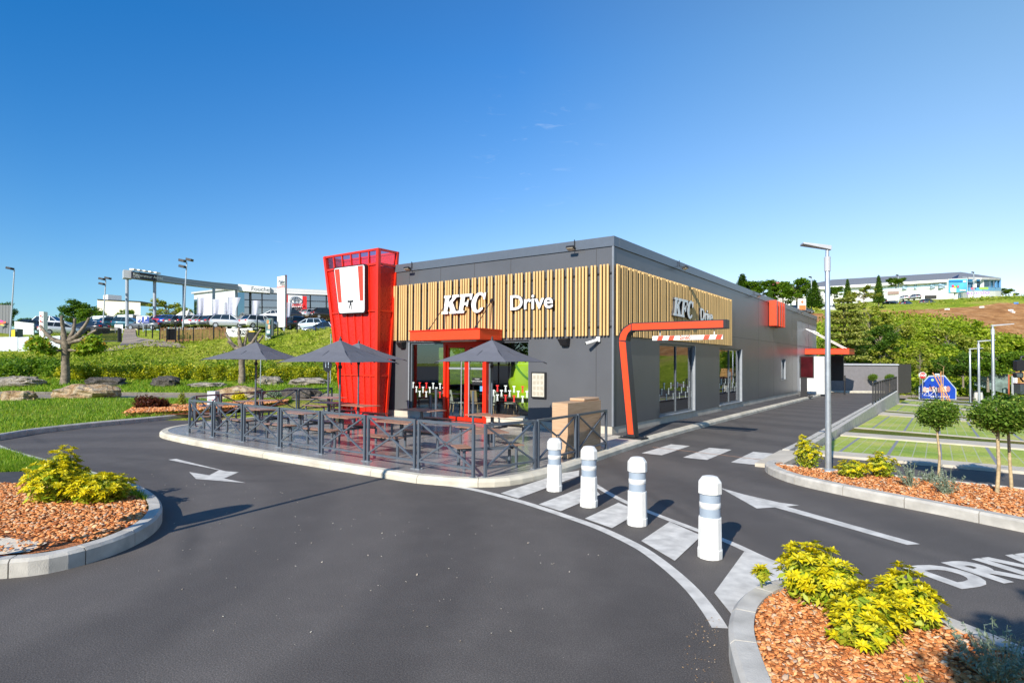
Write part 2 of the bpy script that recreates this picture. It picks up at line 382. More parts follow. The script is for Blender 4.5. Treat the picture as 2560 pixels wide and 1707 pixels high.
def m_slab():
    m, nt, b = newmat('terrace_concrete'); co = objco(nt)
    a = noise(nt, co, .8, 6, .65, .8); f = noise(nt, co, 30, 4)
    c = ramp(nt, a, [(.3, (.20, .19, .195)), (.5, (.25, .235, .235)), (.7, (.30, .28, .27))])
    nt.links.new(mixc(nt, .3, c, ramp(nt, f, [(.3, (.7,.7,.7)), (.7, (1.25,1.25,1.25))]), 'MULTIPLY'), b.inputs['Base Color'])
    rr = ramp(nt, a, [(.3, (.16, .16, .16)), (.7, (.32, .32, .32))]); nt.links.new(rr, b.inputs['Roughness']); return m
SLAB = m_slab()
def m_paver():
    m, nt, b = newmat('grass_pavers'); co = objco(nt)
    sep = nt.nodes.new('ShaderNodeSeparateXYZ'); nt.links.new(co, sep.inputs[0])
    def line(out, per, w):
        a = nt.nodes.new('ShaderNodeMath'); a.operation = 'MODULO'; a.inputs[1].default_value = per
        s = nt.nodes.new('ShaderNodeMath'); s.operation = 'ADD'; s.inputs[1].default_value = 500*per; nt.links.new(out, s.inputs[0]); nt.links.new(s.outputs[0], a.inputs[0])
        l_ = nt.nodes.new('ShaderNodeMath'); l_.operation = 'LESS_THAN'; l_.inputs[1].default_value = w; nt.links.new(a.outputs[0], l_.inputs[0]); return l_.outputs[0]
    def mx(a, c):
        n = nt.nodes.new('ShaderNodeMath'); n.operation = 'MAXIMUM'; nt.links.new(a, n.inputs[0]); nt.links.new(c, n.inputs[1]); return n.outputs[0]
    g = ramp(nt, noise(nt, co, .5, 5), [(.3, (.20, .31, .03)), (.5, (.33, .41, .06)), (.7, (.46, .44, .13))])
    g = mixc(nt, .8, g, ramp(nt, noise(nt, co, 18, 5, .7), [(.3, (.5, .5, .45)), (.7, (1.5, 1.5, 1.3))]), 'MULTIPLY')
    thin = mx(line(sep.outputs[0], .24, .022), line(sep.outputs[1], 1.9, .05)); thick = line(sep.outputs[0], .96, .07)
    c = mixc(nt, .75, g, g); f = nt.nodes.new('ShaderNodeMath'); f.operation = 'MULTIPLY'; f.inputs[1].default_value = .6; nt.links.new(thin, f.inputs[0])
    c = mixc(nt, f.outputs[0], g, (.42, .42, .36)); c = mixc(nt, thick, c, (.22, .235, .26))
    nt.links.new(c, b.inputs['Base Color']); setv(b, 'Roughness', .9); return m
PAVER = m_paver()
DRYGRASS = m_grass('dry_grass', [(.3, (.11, .16, .02)), (.5, (.17, .2, .035)), (.7, (.26, .18, .06))], 1.5)
LEAF_Y = m_leaf('choisya_leaf', [(0, (.46, .46, .015)), (.4, (.66, .56, .012)), (.75, (.82, .66, .015)), (1, (.60, .58, .06))], .28, .38)
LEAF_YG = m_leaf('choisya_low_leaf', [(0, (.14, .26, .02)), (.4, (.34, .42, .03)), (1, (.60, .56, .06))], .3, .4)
LEAF_G = m_leaf('green_leaf', [(0, (.07, .16, .012)), (.5, (.13, .24, .018)), (1, (.24, .34, .03))])
LEAF_D = m_leaf('dark_green_leaf', [(0, (.045, .115, .014)), (.5, (.08, .17, .02)), (1, (.15, .24, .03))])
LEAF_B = m_leaf('ball_leaf', [(0, (.07, .15, .015)), (.5, (.14, .25, .03)), (.85, (.24, .36, .05)), (1, (.42, .46, .10))])
LEAF_L = m_leaf('lime_leaf', [(0, (.16, .25, .015)), (.5, (.28, .38, .02)), (1, (.42, .46, .05))])
LEAF_S = m_leaf('spring_leaf', [(0, (.20, .26, .025)), (.5, (.32, .37, .04)), (1, (.46, .44, .10))])
LEAF_PINE = m_leaf('pine_needle', [(0, (.16, .20, .03)), (.5, (.27, .30, .06)), (1, (.40, .39, .12))], .25)
LEAF_SILVER = m_leaf('silver_leaf', [(0, (.13, .19, .14)), (.5, (.22, .29, .23)), (1, (.33, .39, .32))], .2)
LEAF_RED = m_leaf('burgundy_leaf', [(0, (.05, .015, .012)), (.5, (.11, .03, .02)), (1, (.18, .06, .03))])
GRASSB = m_leaf('grass_blade', [(0, (.10, .22, .015)), (.5, (.18, .33, .02)), (1, (.36, .42, .05))], .4)
# ------------------------------------------------------------------ the setting
def smooth_poly(P, n=6, closed=False):
    P = [Vector((p[0], p[1], 0)) for p in P]; out = []; m = len(P)
    rngi = range(m if closed else m-1)
    for i in rngi:
        p0 = P[i-1] if (i > 0 or closed) else P[i]; p1 = P[i]; p2 = P[(i+1) % m]; p3 = P[(i+2) % m] if (i+2 < m or closed) else p2
        for k in range(n):
            t = k/n; out.append(.5*((2*p1)+(p2-p0)*t+(2*p0-5*p1+4*p2-p3)*t*t+(3*p1-p0-3*p2+p3)*t**3))
    if not closed: out.append(P[-1])
    return out
def resample(P, step):
    P = [Vector(p) for p in P]; L = [0]
    for i in range(1, len(P)): L.append(L[-1]+(P[i]-P[i-1]).length)
    n = max(2, int(round(L[-1]/step))+1); out = []; j = 0
    for k in range(n):
        s = L[-1]*k/(n-1)
        while j < len(P)-2 and L[j+1] < s: j += 1
        t = (s-L[j])/max(1e-6, L[j+1]-L[j]); out.append(P[j].lerp(P[j+1], min(1, max(0, t))))
    return out
def offs(P, w):
    out = []
    for i, p in enumerate(P):
        d = (P[min(i+1, len(P)-1)]-P[max(i-1, 0)]); d.z = 0; d.normalize(); out.append(p+Vector((-d.y, d.x, 0))*w)
    return out
def kerb(name, P, side, w=.15, h=.15, z0=-.03, m=None, step=.95, gap=.006, cham=.03, zf=None):
    """P runs along the road-side edge; side=+1 keeps the kerb to the left of the line"""
    A = resample(P, step/4 if step > .5 else step/3); B = offs(A, side*w); C2 = offs(A, side*cham); k = 4 if step > .5 else 3
    b = MB(); n = len(A)-1
    i = 0
    while i < n:
        j = min(i+k, n); vs = []
        for q in range(i, j+1):
            sh = Vector((0, 0, 0))
            if q == i: sh = (A[q+1]-A[q]).normalized()*gap
            if q == j: sh = -(A[q]-A[q-1]).normalized()*gap
            zz = zf(A[q]) if zf else 0
            for pt, z in ((A[q], z0), (A[q], h-cham), (C2[q], h), (B[q], h), (B[q], z0)): vs.append(Vector((pt.x+sh.x, pt.y+sh.y, z+zz)))
        m_ = j-i; fs = []
        for a in range(m_):
            for c in range(4):
                f = (a*5+c, (a+1)*5+c, (a+1)*5+c+1, a*5+c+1); fs.append(f if side > 0 else f[::-1])
        fs += [(0, 1, 2, 3, 4) if side < 0 else (4, 3, 2, 1, 0), tuple(m_*5+x for x in ((4, 3, 2, 1, 0) if side < 0 else (0, 1, 2, 3, 4)))]
        b.add(vs, fs); i = j
    return struct(b.build(name, m or KERB))
# base sheet out to the horizon
b = MB(); b.quad((-900, -900, -2.4), (900, -900, -2.4), (900, 900, -2.4), (-900, 900, -2.4)); struct(b.build('ground', HILL))
# rising terrain: one grid in depth / bearing
pxs = list(range(-1500, -400, 100))+list(range(-400, 1060, 20))+list(range(1060, 1700, 60))+list(range(1700, 2700, 20))+list(range(2700, 4400, 100))
ds = [13, 16, 20, 24, 27.6, 30.9, 31.0]+[31+.8*i for i in range(1, 40)]+[64+2*i for i in range(0, 40)]+[146+6*i for i in range(0, 10)]+[220, 270, 420]
V = []; earth = []
for d in ds:
    for px in pxs:
        p = W(d, (px-1280)/F*d); z = TZ(d, px)
        if d > 36 and (px < 1300 or d > 60): z += .22*math.sin(p.x*.53+1.3*math.sin(p.y*.31))*math.cos(p.y*.47)*min(1, (d-36)/8)
        V.append((p.x, p.y, z))
        yp = hor(px)-(z-H)*F/d
        e = 0
        if px > 1850 and d > 60:
            top = lerp(px, [1850, 2040, 2200, 2300, 2400, 2560, 2900], [782, 782, 778, 774, 768, 756, 750]); bot = lerp(px, [1850, 2040, 2200, 2300, 2400, 2480, 2560, 2900], [812, 812, 800, 797, 806, 830, 875, 890])
            e = 1 if top < yp < bot and d < 150 else 0
        if 640 < px < 1000 and 795 < yp < 822 and d > 50: e = .55
        if 400 < px < 640 and 49 < d < 53: e = .8
        earth.append(e)
nx = len(pxs); Fc = [(i*nx+j, (i+1)*nx+j, (i+1)*nx+j+1, i*nx+j+1)[::-1] for i in range(len(ds)-1) for j in range(nx-1)]
o = npmesh('terrain', np.array(V), np.array(Fc), HILL, smooth=True); struct(o)
at = o.data.attributes.new('earth', 'FLOAT', 'POINT'); at.data.foreach_set('value', np.array(earth, dtype=np.float32))
def GR(d, px):
    """terrain height incl. ripple"""
    p = W(d, (px-1280)/F*d); z = TZ(d, px)
    if d > 36 and (px < 1300 or d > 60): z += .22*math.sin(p.x*.53+1.3*math.sin(p.y*.31))*math.cos(p.y*.47)*min(1, (d-36)/8)
    return Vector((p.x, p.y, z))
# left road strip with its kerb, and the upper driveway
def strip(name, m, L, Rr, dd, lift):
    b = MB(); vs = []; cols = 24
    for d in dd:
        for k in range(cols+1):
            px = L(d)+(Rr(d)-L(d))*k/cols; v = GR(d, px); v.z += lift; vs.append(v)
    b.add(vs, [(i*(cols+1)+k, i*(cols+1)+k+1, (i+1)*(cols+1)+k+1, (i+1)*(cols+1)+k) for i in range(len(dd)-1) for k in range(cols)])
    return struct(b.build(name, m))
strip('side_road', TANROAD, lambda d: -1300, lambda d: 1000, [27.6, 29, 30.7], .02)
b = MB(); P = [GR(30.75, px) for px in range(-1200, 1000, 40)]
b2 = [(p.x, p.y, 0) for p in P]; kerb('road_kerb', b2, 1, .18, .34, 0, mat('dark_kerb', (.17, .155, .13), .9, var=.3), 1.2)
dr = [46.5+i*1.0 for i in range(18)]
strip('driveway', TANROAD, lambda d: lerp(d, [46, 50, 53, 58, 64], [235, 296, 306, 306, 312]), lambda d: lerp(d, [46, 50, 52, 55, 64], [470, 420, 385, 342, 336]), dr, .07)
# asphalt forecourt and lane, one sheet
far_kerb = smooth_poly([(-17.2, 1.2), (-18.2, 2.9), (-19.21, 4.42), (-20.13, 5.5), (-20.79, 7.14), (-21.25, 9.0), (-21.75, 10.6), (-22.4, 12.6), (-23.4, 15.2), (-24.77, 17.02), (-26.6, 18.9), (-31, 23)], 5)
asp = [(-19, -16), (16, -16), (16, 14.55), (-2.3, 14.55), (-2.82, 17.4), (-2.72, 34.4), (-2.6, 49.0), (-9, 45.0), (-16, 42), (-30, 42), (-31, 23)]
poly = [(x, y, 0) for x, y in asp]+[tuple(p) for p in far_kerb[::-1][1:]]+[(-17.6, -1.5, 0)]
b = MB(); b.sheet(poly); struct(b.build('asphalt_forecourt', ASPH))
b = MB(); b.sheet([(-190, -420, -.15), (170, -420, -.15), (170, -15.9, -.15), (-190, -15.9, -.15)]); struct(b.build('unseen_reflected_ground', ASPH2))  # unseen asphalt sheet added behind the camera to darken the shop window reflections
kerb('lawn_kerb', far_kerb, 1, .14, .15, -.03, KERB)
# lawn between the kerb and the side road
LK = offs(far_kerb, .13); LK = resample(LK, .6); nrow = 22; V = []; Fc = []
for i, p in enumerate(LK):
    d, u = du(p.x, p.y); px = 1280+F*u/d if d > 1 else -3000
    a = u/d
    q = W(27.62, a*27.62) if d > 6 else W(27.62, a*27.62)
    for k in range(nrow+1):
        t = k/nrow; x = p.x+(q.x-p.x)*t; y = p.y+(q.y-p.y)*t
        z = .135+.085*t+.10*math.sin(t*math.pi)*(1+.5*math.sin(x*.7+y*.3)) if d < 27 else .135
        if k == nrow: z = .20
        V.append((x, y, z))
for i in range(len(LK)-1):
    for k in range(nrow): Fc.append((i*(nrow+1)+k, i*(nrow+1)+k+1, (i+1)*(nrow+1)+k+1, (i+1)*(nrow+1)+k)[::-1])
# keep only columns nearer than the road
ok = [i for i, p in enumerate(LK) if 9 < du(p.x, p.y)[0] < 27.0]
Fc = [f for n_, f in enumerate(Fc) if (n_//nrow) in ok]
lawn_o = npmesh('lawn', np.array(V), np.array(Fc), LAWN, smooth=True); struct(lawn_o)
for p_ in lawn_o.data.polygons[:1]: lawn_flip = p_.normal.z < 0
if lawn_flip: lawn_o.data.flip_normals()
lawn_pts = np.array(V)
def lawn_z(x, y):
    dd = (lawn_pts[:, 0]-x)**2+(lawn_pts[:, 1]-y)**2; return lawn_pts[np.argmin(dd), 2]
# terrace slab and footway
tout = [(-5.98, 41.4), (-6.05, 26), (-6.03, 16.5), (-5.84, 12.4), (-5.62, 9.6), (-5.64, 8.4), (-5.80, 7.75), (-6.2, 7.38), (-6.9, 7.12), (-7.6, 7.04), (-10.85, 6.93), (-14.0, 6.93), (-15.4, 6.98), (-16.6, 7.1), (-17.5, 7.5), (-18.15, 8.2), (-18.6, 9.3), (-18.9, 10.8), (-19.3, 12.6), (-19.5, 15.0)]
tout_s = smooth_poly(tout, 4)
kerb('terrace_kerb', tout_s, -1, .2, .13, -.03, KERB_OLD, 1.1, .004, .05)
inn = offs(tout_s, -.195)
tp = [tuple((p.x, p.y, .122)) for p in inn]
sl = [p for p in tp if p[1] < 14.0 or p[0] < -10]
b = MB(); b.sheet([(-6.2, 13.6, .122)]+[p for p in sl if p[1] < 13.5 or p[0] < -10]+[(-19.3, 15.0, .122), (-17.2, 15.0, .122), (-17.2, 14.38, .122), (-7.0, 14.38, .122), (-7.0, 13.6, .122)]); struct(b.build('terrace_slab', SLAB))
b = MB(); b.sheet([(-7.3, 13.6, .118), (-6.2, 13.6, .118)]+[p[:2]+(.118,) for p in tp[::-1] if 13.6 < p[1] and p[0] > -10]+[(-7.3, 41.4, .118)]); struct(b.build('footway', ASPH2))
b = MB(); b.sheet([(-6.95, 12.0, .126), (-6.02, 12.0, .126), (-6.1, 14.2, .126), (-6.95, 14.2, .126)]); struct(b.build('footway_paving', CONC))
# islands / beds
def bed(nm, outer, zt, m, closed=False, kw=.17):
    P = [Vector(p) for p in outer]; Q = offs(P, -kw*.9) ; return Q
isl = smooth_poly([(-17.4, 3.9), (-15.3, 3.8), (-12.8, 3.86), (-11.0, 3.9), (-9.9, 3.9), (-8.93, 3.76), (-8.15, 3.52), (-7.6, 3.22), (-7.18, 2.82), (-6.95, 2.4), (-6.9, 1.98), (-7.12, 1.62), (-7.6, 1.15), (-8.6, .5), (-11, -.5), (-15, -1.2), (-17, -1.0)], 5)
kerb('island_kerb', isl, -1, .15, .17, -.03, KERB, .62)
ii = offs(isl, -.145); b = MB(); b.sheet([(p.x, p.y, .135) for p in ii]+[(-17.9, 1.2, .135)]); struct(b.build('island_bed', LAWN))
b = MB(); b.sheet([(-9.9, 3.6, .15), (-9.2, 3.56, .15), (-8.6, 3.5, .15), (-8.0, 3.28, .15), (-7.55, 3.0, .15), (-7.25, 2.6, .15), (-7.12, 2.2, .15), (-7.2, 1.85, .15), (-7.5, 1.5, .15), (-8.2, 1.0, .15), (-10.5, .0, .15), (-13.5, .6, .15), (-12.2, 2.3, .15), (-11, 2.9, .15)]); struct(b.build('island_mulch_bed', MULCHBED))
b = MB(); b.sheet([(-7.42, 2.1, .168), (-7.22, 1.9, .168), (-7.35, 1.66, .168), (-8.1, 1.2, .168), (-9.3, .9, .168), (-8.6, 1.45, .168), (-8.0, 1.9, .168)]); struct(b.build('gravel_patch', GRAVEL))
b = MB(); b.sheet([(-12.5, 3.2, .158), (-11.2, 3.0, .158), (-10.5, 2.6, .158), (-11.2, 1.6, .158), (-13.5, 2, .158)]); struct(b.build('weed_fabric', FABRIC))
brp = smooth_poly([(4, 2.6), (1.5, 4.48), (.46, 5.24), (0, 5.55), (-.4, 5.76), (-.75, 5.82), (-1.06, 5.68), (-1.25, 5.35), (-1.31, 4.94), (-1.28, 4.59), (-1.18, 4.2), (-.93, 3.6), (-.5, 2.7), (.1, 1.9), (1.2, 1.0)], 5)
kerb('bed_kerb', brp, 1, .17, .17, -.03, KERB, .55)
ii = offs(brp, .16); b = MB(); b.sheet([(p.x, p.y, .13) for p in ii]+[(4, 1.5, .13)]); struct(b.build('near_bed', MULCHBED))
rbp = smooth_poly([(-2.62, 12.45), (-2.72, 12.15), (-2.6, 11.72), (-2.3, 11.25), (-1.82, 10.8), (-.81, 10.26), (0, 9.92), (.84, 9.52), (2.5, 8.8), (6, 7.4)], 5)
kerb('right_bed_kerb', rbp, 1, .17, .15, -.03, KERB, .9)
ii = offs(rbp, .16); b = MB(); b.sheet([(p.x, p.y, .12) for p in ii]+[(6, 12.0, .12), (-2.3, 12.0, .12)]); struct(b.build('right_bed', MULCHBED))
kerb('bed_back_kerb', [(-2.45, 12.08, 0), (6, 12.08, 0)], 1, .06, .135, -.03, KERB, 1.0, .004, .01)
# lane edge, retaining wall and parking bays
b = MB(); b.add([(-2.95, 12.3, .07), (-2.45, 12.3, .1), (-2.35, 14.5, .1), (-2.93, 14.5, .07), (-2.95, 12.3, -.05), (-2.45, 12.3, -.05), (-2.35, 14.5, -.05), (-2.93, 14.5, -.05)], [(0, 1, 2, 3), (0, 4, 5, 1), (3, 2, 6, 7), (0, 3, 7, 4), (1, 5, 6, 2)]); struct(b.build('corner_paving', CONC))
kerb('lane_kerb', [(-2.90, 14.5, 0), (-2.82, 17.4, 0), (-2.74, 34.4, 0), (-2.62, 53, 0)], -1, .17, .10, -.03, KERB, 1.0)
b = MB(); b.prism([(-2.66, 14.5, -2.2), (-2.5, 14.5, -2.2), (-2.36, 53.5, -2.2), (-2.45, 53.5, -2.2)], (0, 0, 2.27)); struct(b.build('retaining_wall', KERB))
XL, XR = -2.4, 1.8
def ps(Y1, Y2): return (Y1, Y2)
bands = [('parking_strip', CONC, (14.6, 14.6), (15.4, 15.2), .05), ('parking_bay', PAVER, (15.4, 15.2), (20.3, 19.0), 0), ('parking_strip', CONC, (20.3, 19.0), (21.6, 20.3), .04),
         ('parking_verge', DRYGRASS, (21.6, 20.3), (23.9, 21.6), .01), ('parking_strip', CONC, (23.9, 21.6), (24.3, 21.85), .03), ('parking_bay', PAVER, (24.3, 21.85), (34.2, 30.3), 0),
         ('parking_strip', CONC, (34.2, 30.3), (37.2, 32.4), .04), ('parking_verge', DRYGRASS, (37.2, 32.4), (39.3, 34.3), .01), ('parking_strip', CONC, (39.3, 34.3), (39.9, 34.8), .03),
         ('parking_bay', PAVER, (39.9, 34.8), (50.5, 42.0), 0), ('parking_strip', CONC, (50.5, 42.0), (53.5, 44.6), .04), ('parking_bay', PAVER, (53.5, 44.6), (63, 52), 0),
         ('parking_strip', CONC, (63, 52), (67, 54.6), .04), ('parking_verge', DRYGRASS, (67, 54.6), (76, 61.5), .01), ('parking_strip', CONC, (76, 61.5), (80, 64.5), .04)]
for nm, m_, (a0, a1), (b0, b1), lift in bands:
    k = MB(); vs = []; n = 10; xr = 9.0 if a1 < 33 else 2.9
    for t in (0, 1):
        for i in range(n+1):
            x = XL+(xr-XL)*i/n; s = min(1.6, (x-XL)/(XR-XL)); ya = a0+(a1-a0)*s; yb = b0+(b1-b0)*s; y = ya if t == 0 else yb
            d, u = du(x, y); vs.append((x, y, plane_r(min(d, 56))+lift))
    vs += [(v[0], v[1], v[2]-.2) for v in vs]; q = 2*(n+1)
    k.add(vs, [(i, i+1, n+2+i, n+1+i) for i in range(n)]+[(q+i, q+i+1, i+1, i) for i in range(n)]+[(0, n+1, q+n+1, q)])
    struct(k.build(nm, m_))
k = MB(); vs = []
for y, x0 in ((32, 9.05), (40, 2.95), (46, 2.95), (54, 3.0), (63, 3.0)):
    for x in (x0, 10, 40): d, u = du(x, y); vs.append((x, y, plane_r(min(56, d))-.01))
k.add(vs, [(i*3+j, i*3+j+1, i*3+j+4, i*3+j+3) for i in range(4) for j in range(2)]); struct(k.build('access_road', ASPH))
strip('far_road', TANROAD, lambda d: 2160, lambda d: 2900, [57, 58.5, 60.5], .10)
# painted markings
def paint(name, pts, m=None, z=.004): b = MB(); b.sheet([(p[0], p[1], z) for p in pts]); return struct(b.build(name, m or PAINT))
def pline(name, px, w, z=.004, m=None, n=6):
    P = smooth_poly([G(*p)[:2] for p in px], n) if n > 1 else [Vector((*G(*p)[:2], 0)) for p in px]
    A = offs(P, w/2); B = offs(P, -w/2); b = MB(); k = len(P)
    b.add([(p.x, p.y, z) for p in A]+[(p.x, p.y, z) for p in B], [(i, k+i, k+i+1, i+1) for i in range(k-1)]); return struct(b.build(name, m or PAINT))
pline('marking_line', [(1090, 1211), (1135, 1215), (1200, 1227), (1289, 1250), (1345, 1267), (1408, 1288), (1498, 1320), (1587, 1362), (1640, 1396), (1690, 1436), (1730, 1474), (1760, 1510), (1785, 1545), (1800, 1570)], .125)
pline('marking_line', [(1484, 1209), (1515, 1229), (1569, 1257), (1647, 1289), (1748, 1327), (1826, 1357), (1900, 1391), (1990, 1430)], .10)
for iq, q in enumerate([[(1252, 1233), (1295, 1246), (1447, 1190), (1448, 1176), (1400, 1184)], [(1347, 1261), (1402, 1278), (1500, 1237), (1490, 1225), (1455, 1219)], [(1462, 1297), (1530, 1321), (1600, 1280), (1546, 1257)],
          [(1603, 1353), (1687, 1403), (1754, 1340), (1674, 1305)]]): paint('hatch_marking', [G(*p) for p in q], None, .006+.001*iq)
paint('hatch_marking', [(-1.62, 5.31), (-1.36, 4.93), (-1.33, 5.3), (-1.1, 5.75), (-.8, 5.95), (-1.1, 6.28), (-1.71, 6.66)], None, .011)
for x0, x1 in ((-5.44, -4.96), (-4.48, -3.96), (-3.47, -2.97)): paint('crossing_marking', [(x0, 12.5), (x1, 12.5), (x1, 14.32), (x0, 14.32)])
paint('lane_arrow', [G(*p) for p in [(1800, 1219), (1860, 1236), (1948, 1256), (1998, 1263), (1966, 1266), (2300, 1360), (2268, 1362), (1937, 1268), (1892, 1271)]])
paint('turn_arrow', [G(*p) for p in [(421, 1149), (441, 1147), (565, 1178), (597, 1180), (560, 1196), (615, 1207), (490, 1197), (473, 1180), (523, 1188), (548, 1175)]])
pline('survey_line', [(1632, 1118), (1780, 1135), (1925, 1152)], .045, .008, ORANGEP, 1)
me = text_mesh('DRIVE', 1, 0, .045); xs_ = [v.co.x for v in me.vertices]; ys_ = [v.co.y for v in me.vertices]; mnx, mxx, mny, mxy = min(xs_), max(xs_), min(ys_), max(ys_)
P0, PU, PR = Vector((.17, 6.77, .005)), Vector((-.48, .36, 0)), Vector((.62, .79, 0)).normalized()*1.88
for v in me.vertices: v.co = P0+PR*((v.co.x-mnx)/(mxx-mnx))+PU*((v.co.y-mny)/(mxy-mny))
me.materials.clear(); me.materials.append(PAINT); me.name = 'lane_lettering'; o = bpy.data.objects.new('lane_lettering', me); col.objects.link(o); struct(o)
paint('drain_grate', [G(*p) for p in [(604, 1142), (660, 1150), (690, 1142), (640, 1137)]], DARK, .003)
paint('pavement_joint', [(-2.45, 12.9), (9, 12.9), (9, 12.96), (-2.45, 12.96)], ORANGEP, .005)
# ------------------------------------------------------------------ restaurant building
def rebase(root, loc):
    """move a thing built in world coordinates so that its Empty stands at its base"""
    L = Vector(loc); root.location = L; seen = set()
    def rec(o):
        for k in o.children:
            if k.type == 'MESH' and k.data.name not in seen: seen.add(k.data.name); k.data.transform(Matrix.Translation(-L))
            rec(k)
    rec(root)
    return root
FX0, FX1, FY, BY, WX, ZT = -17.2, -7.07, 14.38, 47.3, -7.07, 5.2
bld = thing('restaurant_building', 'long dark grey clad fast food restaurant with round wooden battens', 'restaurant')
T = .25
b = MB()
def fbox(x0, x1, y0, y1, z0, z1): b.box(((x0+x1)/2, (y0+y1)/2, (z0+z1)/2), (x1-x0, y1-y0, z1-z0))
# front wall pieces
fbox(FX0, -14.85, FY, FY+T, .32, ZT); fbox(-9.83, FX1, FY, FY+T, .32, ZT); fbox(-14.85, -9.83, FY, FY+T, 2.70, ZT)
fw = b.build('front_wall', CLAD, bld)
b = MB()
y = FY+T
for a, c in ((17.63, 20.95), (23.9, 27.2), (35.35, 36.45)):
    fbox(WX-T, WX, y, a, .32, ZT)
    z0, z1 = (.36, 2.66) if c < 30 else (1.16, 2.30)
    fbox(WX-T, WX, a, c, z1, ZT)
    if z0 > .5: fbox(WX-T, WX, a, c, .32, z0)
    y = c
fbox(WX-T, WX, y, 40.0, .32, ZT); fbox(WX-T, WX, 40.0, BY, 4.75, ZT)
sw = b.build('side_wall', CLAD, bld)
b = MB(); fbox(WX-T, WX-.02, 40.0, BY, .32, 4.75); b.build('pale_side_wall', CLAD_L, bld)
b = MB(); fbox(FX0, FX0+T, FY+T, 18.1, .32, ZT); fbox(FX0, FX0+T, 21.3, BY, .32, ZT); fbox(FX0, FX0+T, 18.1, 21.3, .32, 1.0); fbox(FX0, FX0+T, 18.1, 21.3, 2.7, ZT)
fbox(FX0+T, WX-T, BY-T, BY, .32, ZT); b.build('rear_wall', CLAD, bld)
b = MB(); fbox(FX0+.02, -13.20, FY-.02, FY+T, .0, .32); fbox(-11.43, WX-.02, FY-.02, FY+T, .0, .32); fbox(WX-T, WX-.02, FY+T, BY-.02, .0, .32); fbox(FX0+.02, FX0+T, FY+T, BY-.02, -.2, .32)
# sill-height plinth ramps below the shop windows
fbox(-14.85, -13.2, FY-.05, FY+.2, .32, .37) ; fbox(-11.43, -9.83, FY-.05, FY+.2, .32, .37)
b.build('plinth', CONC, bld)
b = MB(); fbox(FX0-.03, FX1+.03, FY-.035, FY+.3, ZT, 5.47); fbox(WX-.3, WX+.035, FY+.3, BY+.03, ZT, 5.47); fbox(FX0-.03, FX0+.3, FY+.3, BY+.03, ZT, 5.47); fbox(FX0+.3, WX-.3, BY-.3, BY+.03, ZT, 5.47)
b.build('parapet', TRIM, bld)
b = MB(); fbox(FX0+.3, WX-.3, FY+.3, BY-.3, 4.9, 5.0); b.build('roof', mat('roof_membrane', (.2, .2, .2), .9), bld)
# panel joints, recessed-looking thin gaskets
b = MB()
for px in (955, 1261, 1593, 1948):
    X = PY(780+px/3.92, 700, FY).x; fbox(X-.008, X+.008, FY-.004, FY+.01, 2.72 if -14.9 < X < -9.8 else .33, ZT)
X = PY(1380+435/3.92, 700, FY).x; fbox(X-.008, X+.008, FY-.004, FY+.01, .33, ZT)
fbox(FX0, FX1-.01, FY-.003, FY+.01, 4.32, 4.334); fbox(FX0, FX1-.01, FY-.003, FY+.01, 3.17, 3.184)
fbox(WX-.01, WX+.003, FY+.3, BY, 3.17, 3.184)
for Yj in (30.2, 33.5, 38.4, 44.0): fbox(WX-.01, WX+.003, Yj, Yj+.014, .33, ZT)
b.build('panel_joints', mat('gasket', (.05, .05, .055), .6), bld)
b = MB(); b.box((WX-.005, FY-.005, 2.76), (.05, .05, 4.88)); b.build('corner_trim', mat('corner_metal', (.22, .24, .27), .4, .2), bld)
# wooden battens: 2-4-2-3 rhythm
def battens(name, t0, t1, place):
    b = MB(); t = t0; pat = [2, 4, 2, 3]; i = 0
    while t < t1:
        for k in range(pat[i % 4]):
            if t > t1: break
            x, y = place(t); b.tube([(x, y, 2.78), (x, y, 4.71)], .036, 8); t += .104
        t += .069; i += 1
    b2 = b.build(name, SLAT, bld); return b2
battens('batten_screen', -15.55, -7.16, lambda t: (t, FY-.075))
battens('batten_screen', 14.46, 25.38, lambda t: (WX+.075, t))
b = MB(); fbox(-15.55, -7.12, FY-.032, FY-.004, 3.0, 3.05); fbox(-15.55, -7.12, FY-.032, FY-.004, 4.45, 4.5)
fbox(WX+.004, WX+.032, 14.45, 25.4, 3.0, 3.05); fbox(WX+.004, WX+.032, 14.45, 25.4, 4.45, 4.5); b.build('batten_rails', DARK, bld)
# windows
FRAME = mat('window_frame', (.12, .14, .165), .4, .2)
SILV = mat('window_reveal', (.33, .36, .40), .4, .3)
def winframe(nm, axis, a0, a1, z0, z1, mull, pos, parent, gl=GLASS):
    """axis 'x': lies in plane y=pos"""
    f = .06; b = MB()
    def bx(p0, p1, q0, q1, th=.07, mb=None):
        m_ = mb or b
        if axis == 'x': m_.box(((p0+p1)/2, pos, (q0+q1)/2), (p1-p0, th, q1-q0))
        else: m_.box((pos, (p0+p1)/2, (q0+q1)/2), (th, p1-p0, q1-q0))
    bx(a0, a0+f, z0, z1); bx(a1-f, a1, z0, z1); bx(a0+f, a1-f, z1-f, z1); bx(a0+f, a1-f, z0, z0+f)
    for m_ in mull: bx(m_-.03, m_+.03, z0+f, z1-f, .068)
    w_ = b.build(nm, FRAME, parent); g = MB()
    if axis == 'x': g.quad((a0+f, pos, z0+f), (a1-f, pos, z0+f), (a1-f, pos, z1-f), (a0+f, pos, z1-f))
    else: g.quad((pos, a0+f, z0+f), (pos, a1-f, z0+f), (pos, a1-f, z1-f), (pos, a0+f, z1-f))
    g.build('glass', gl, w_); return w_
w1 = winframe('shop_window', 'x', -14.85, -13.24, .37, 2.70, [], FY+.10, bld)
w2 = winframe('shop_window', 'x', -11.39, -9.83, .37, 2.70, [], FY+.10, bld)
w3 = winframe('side_window', 'y', 17.63, 20.95, .36, 2.66, [19.3], WX-.12, bld)
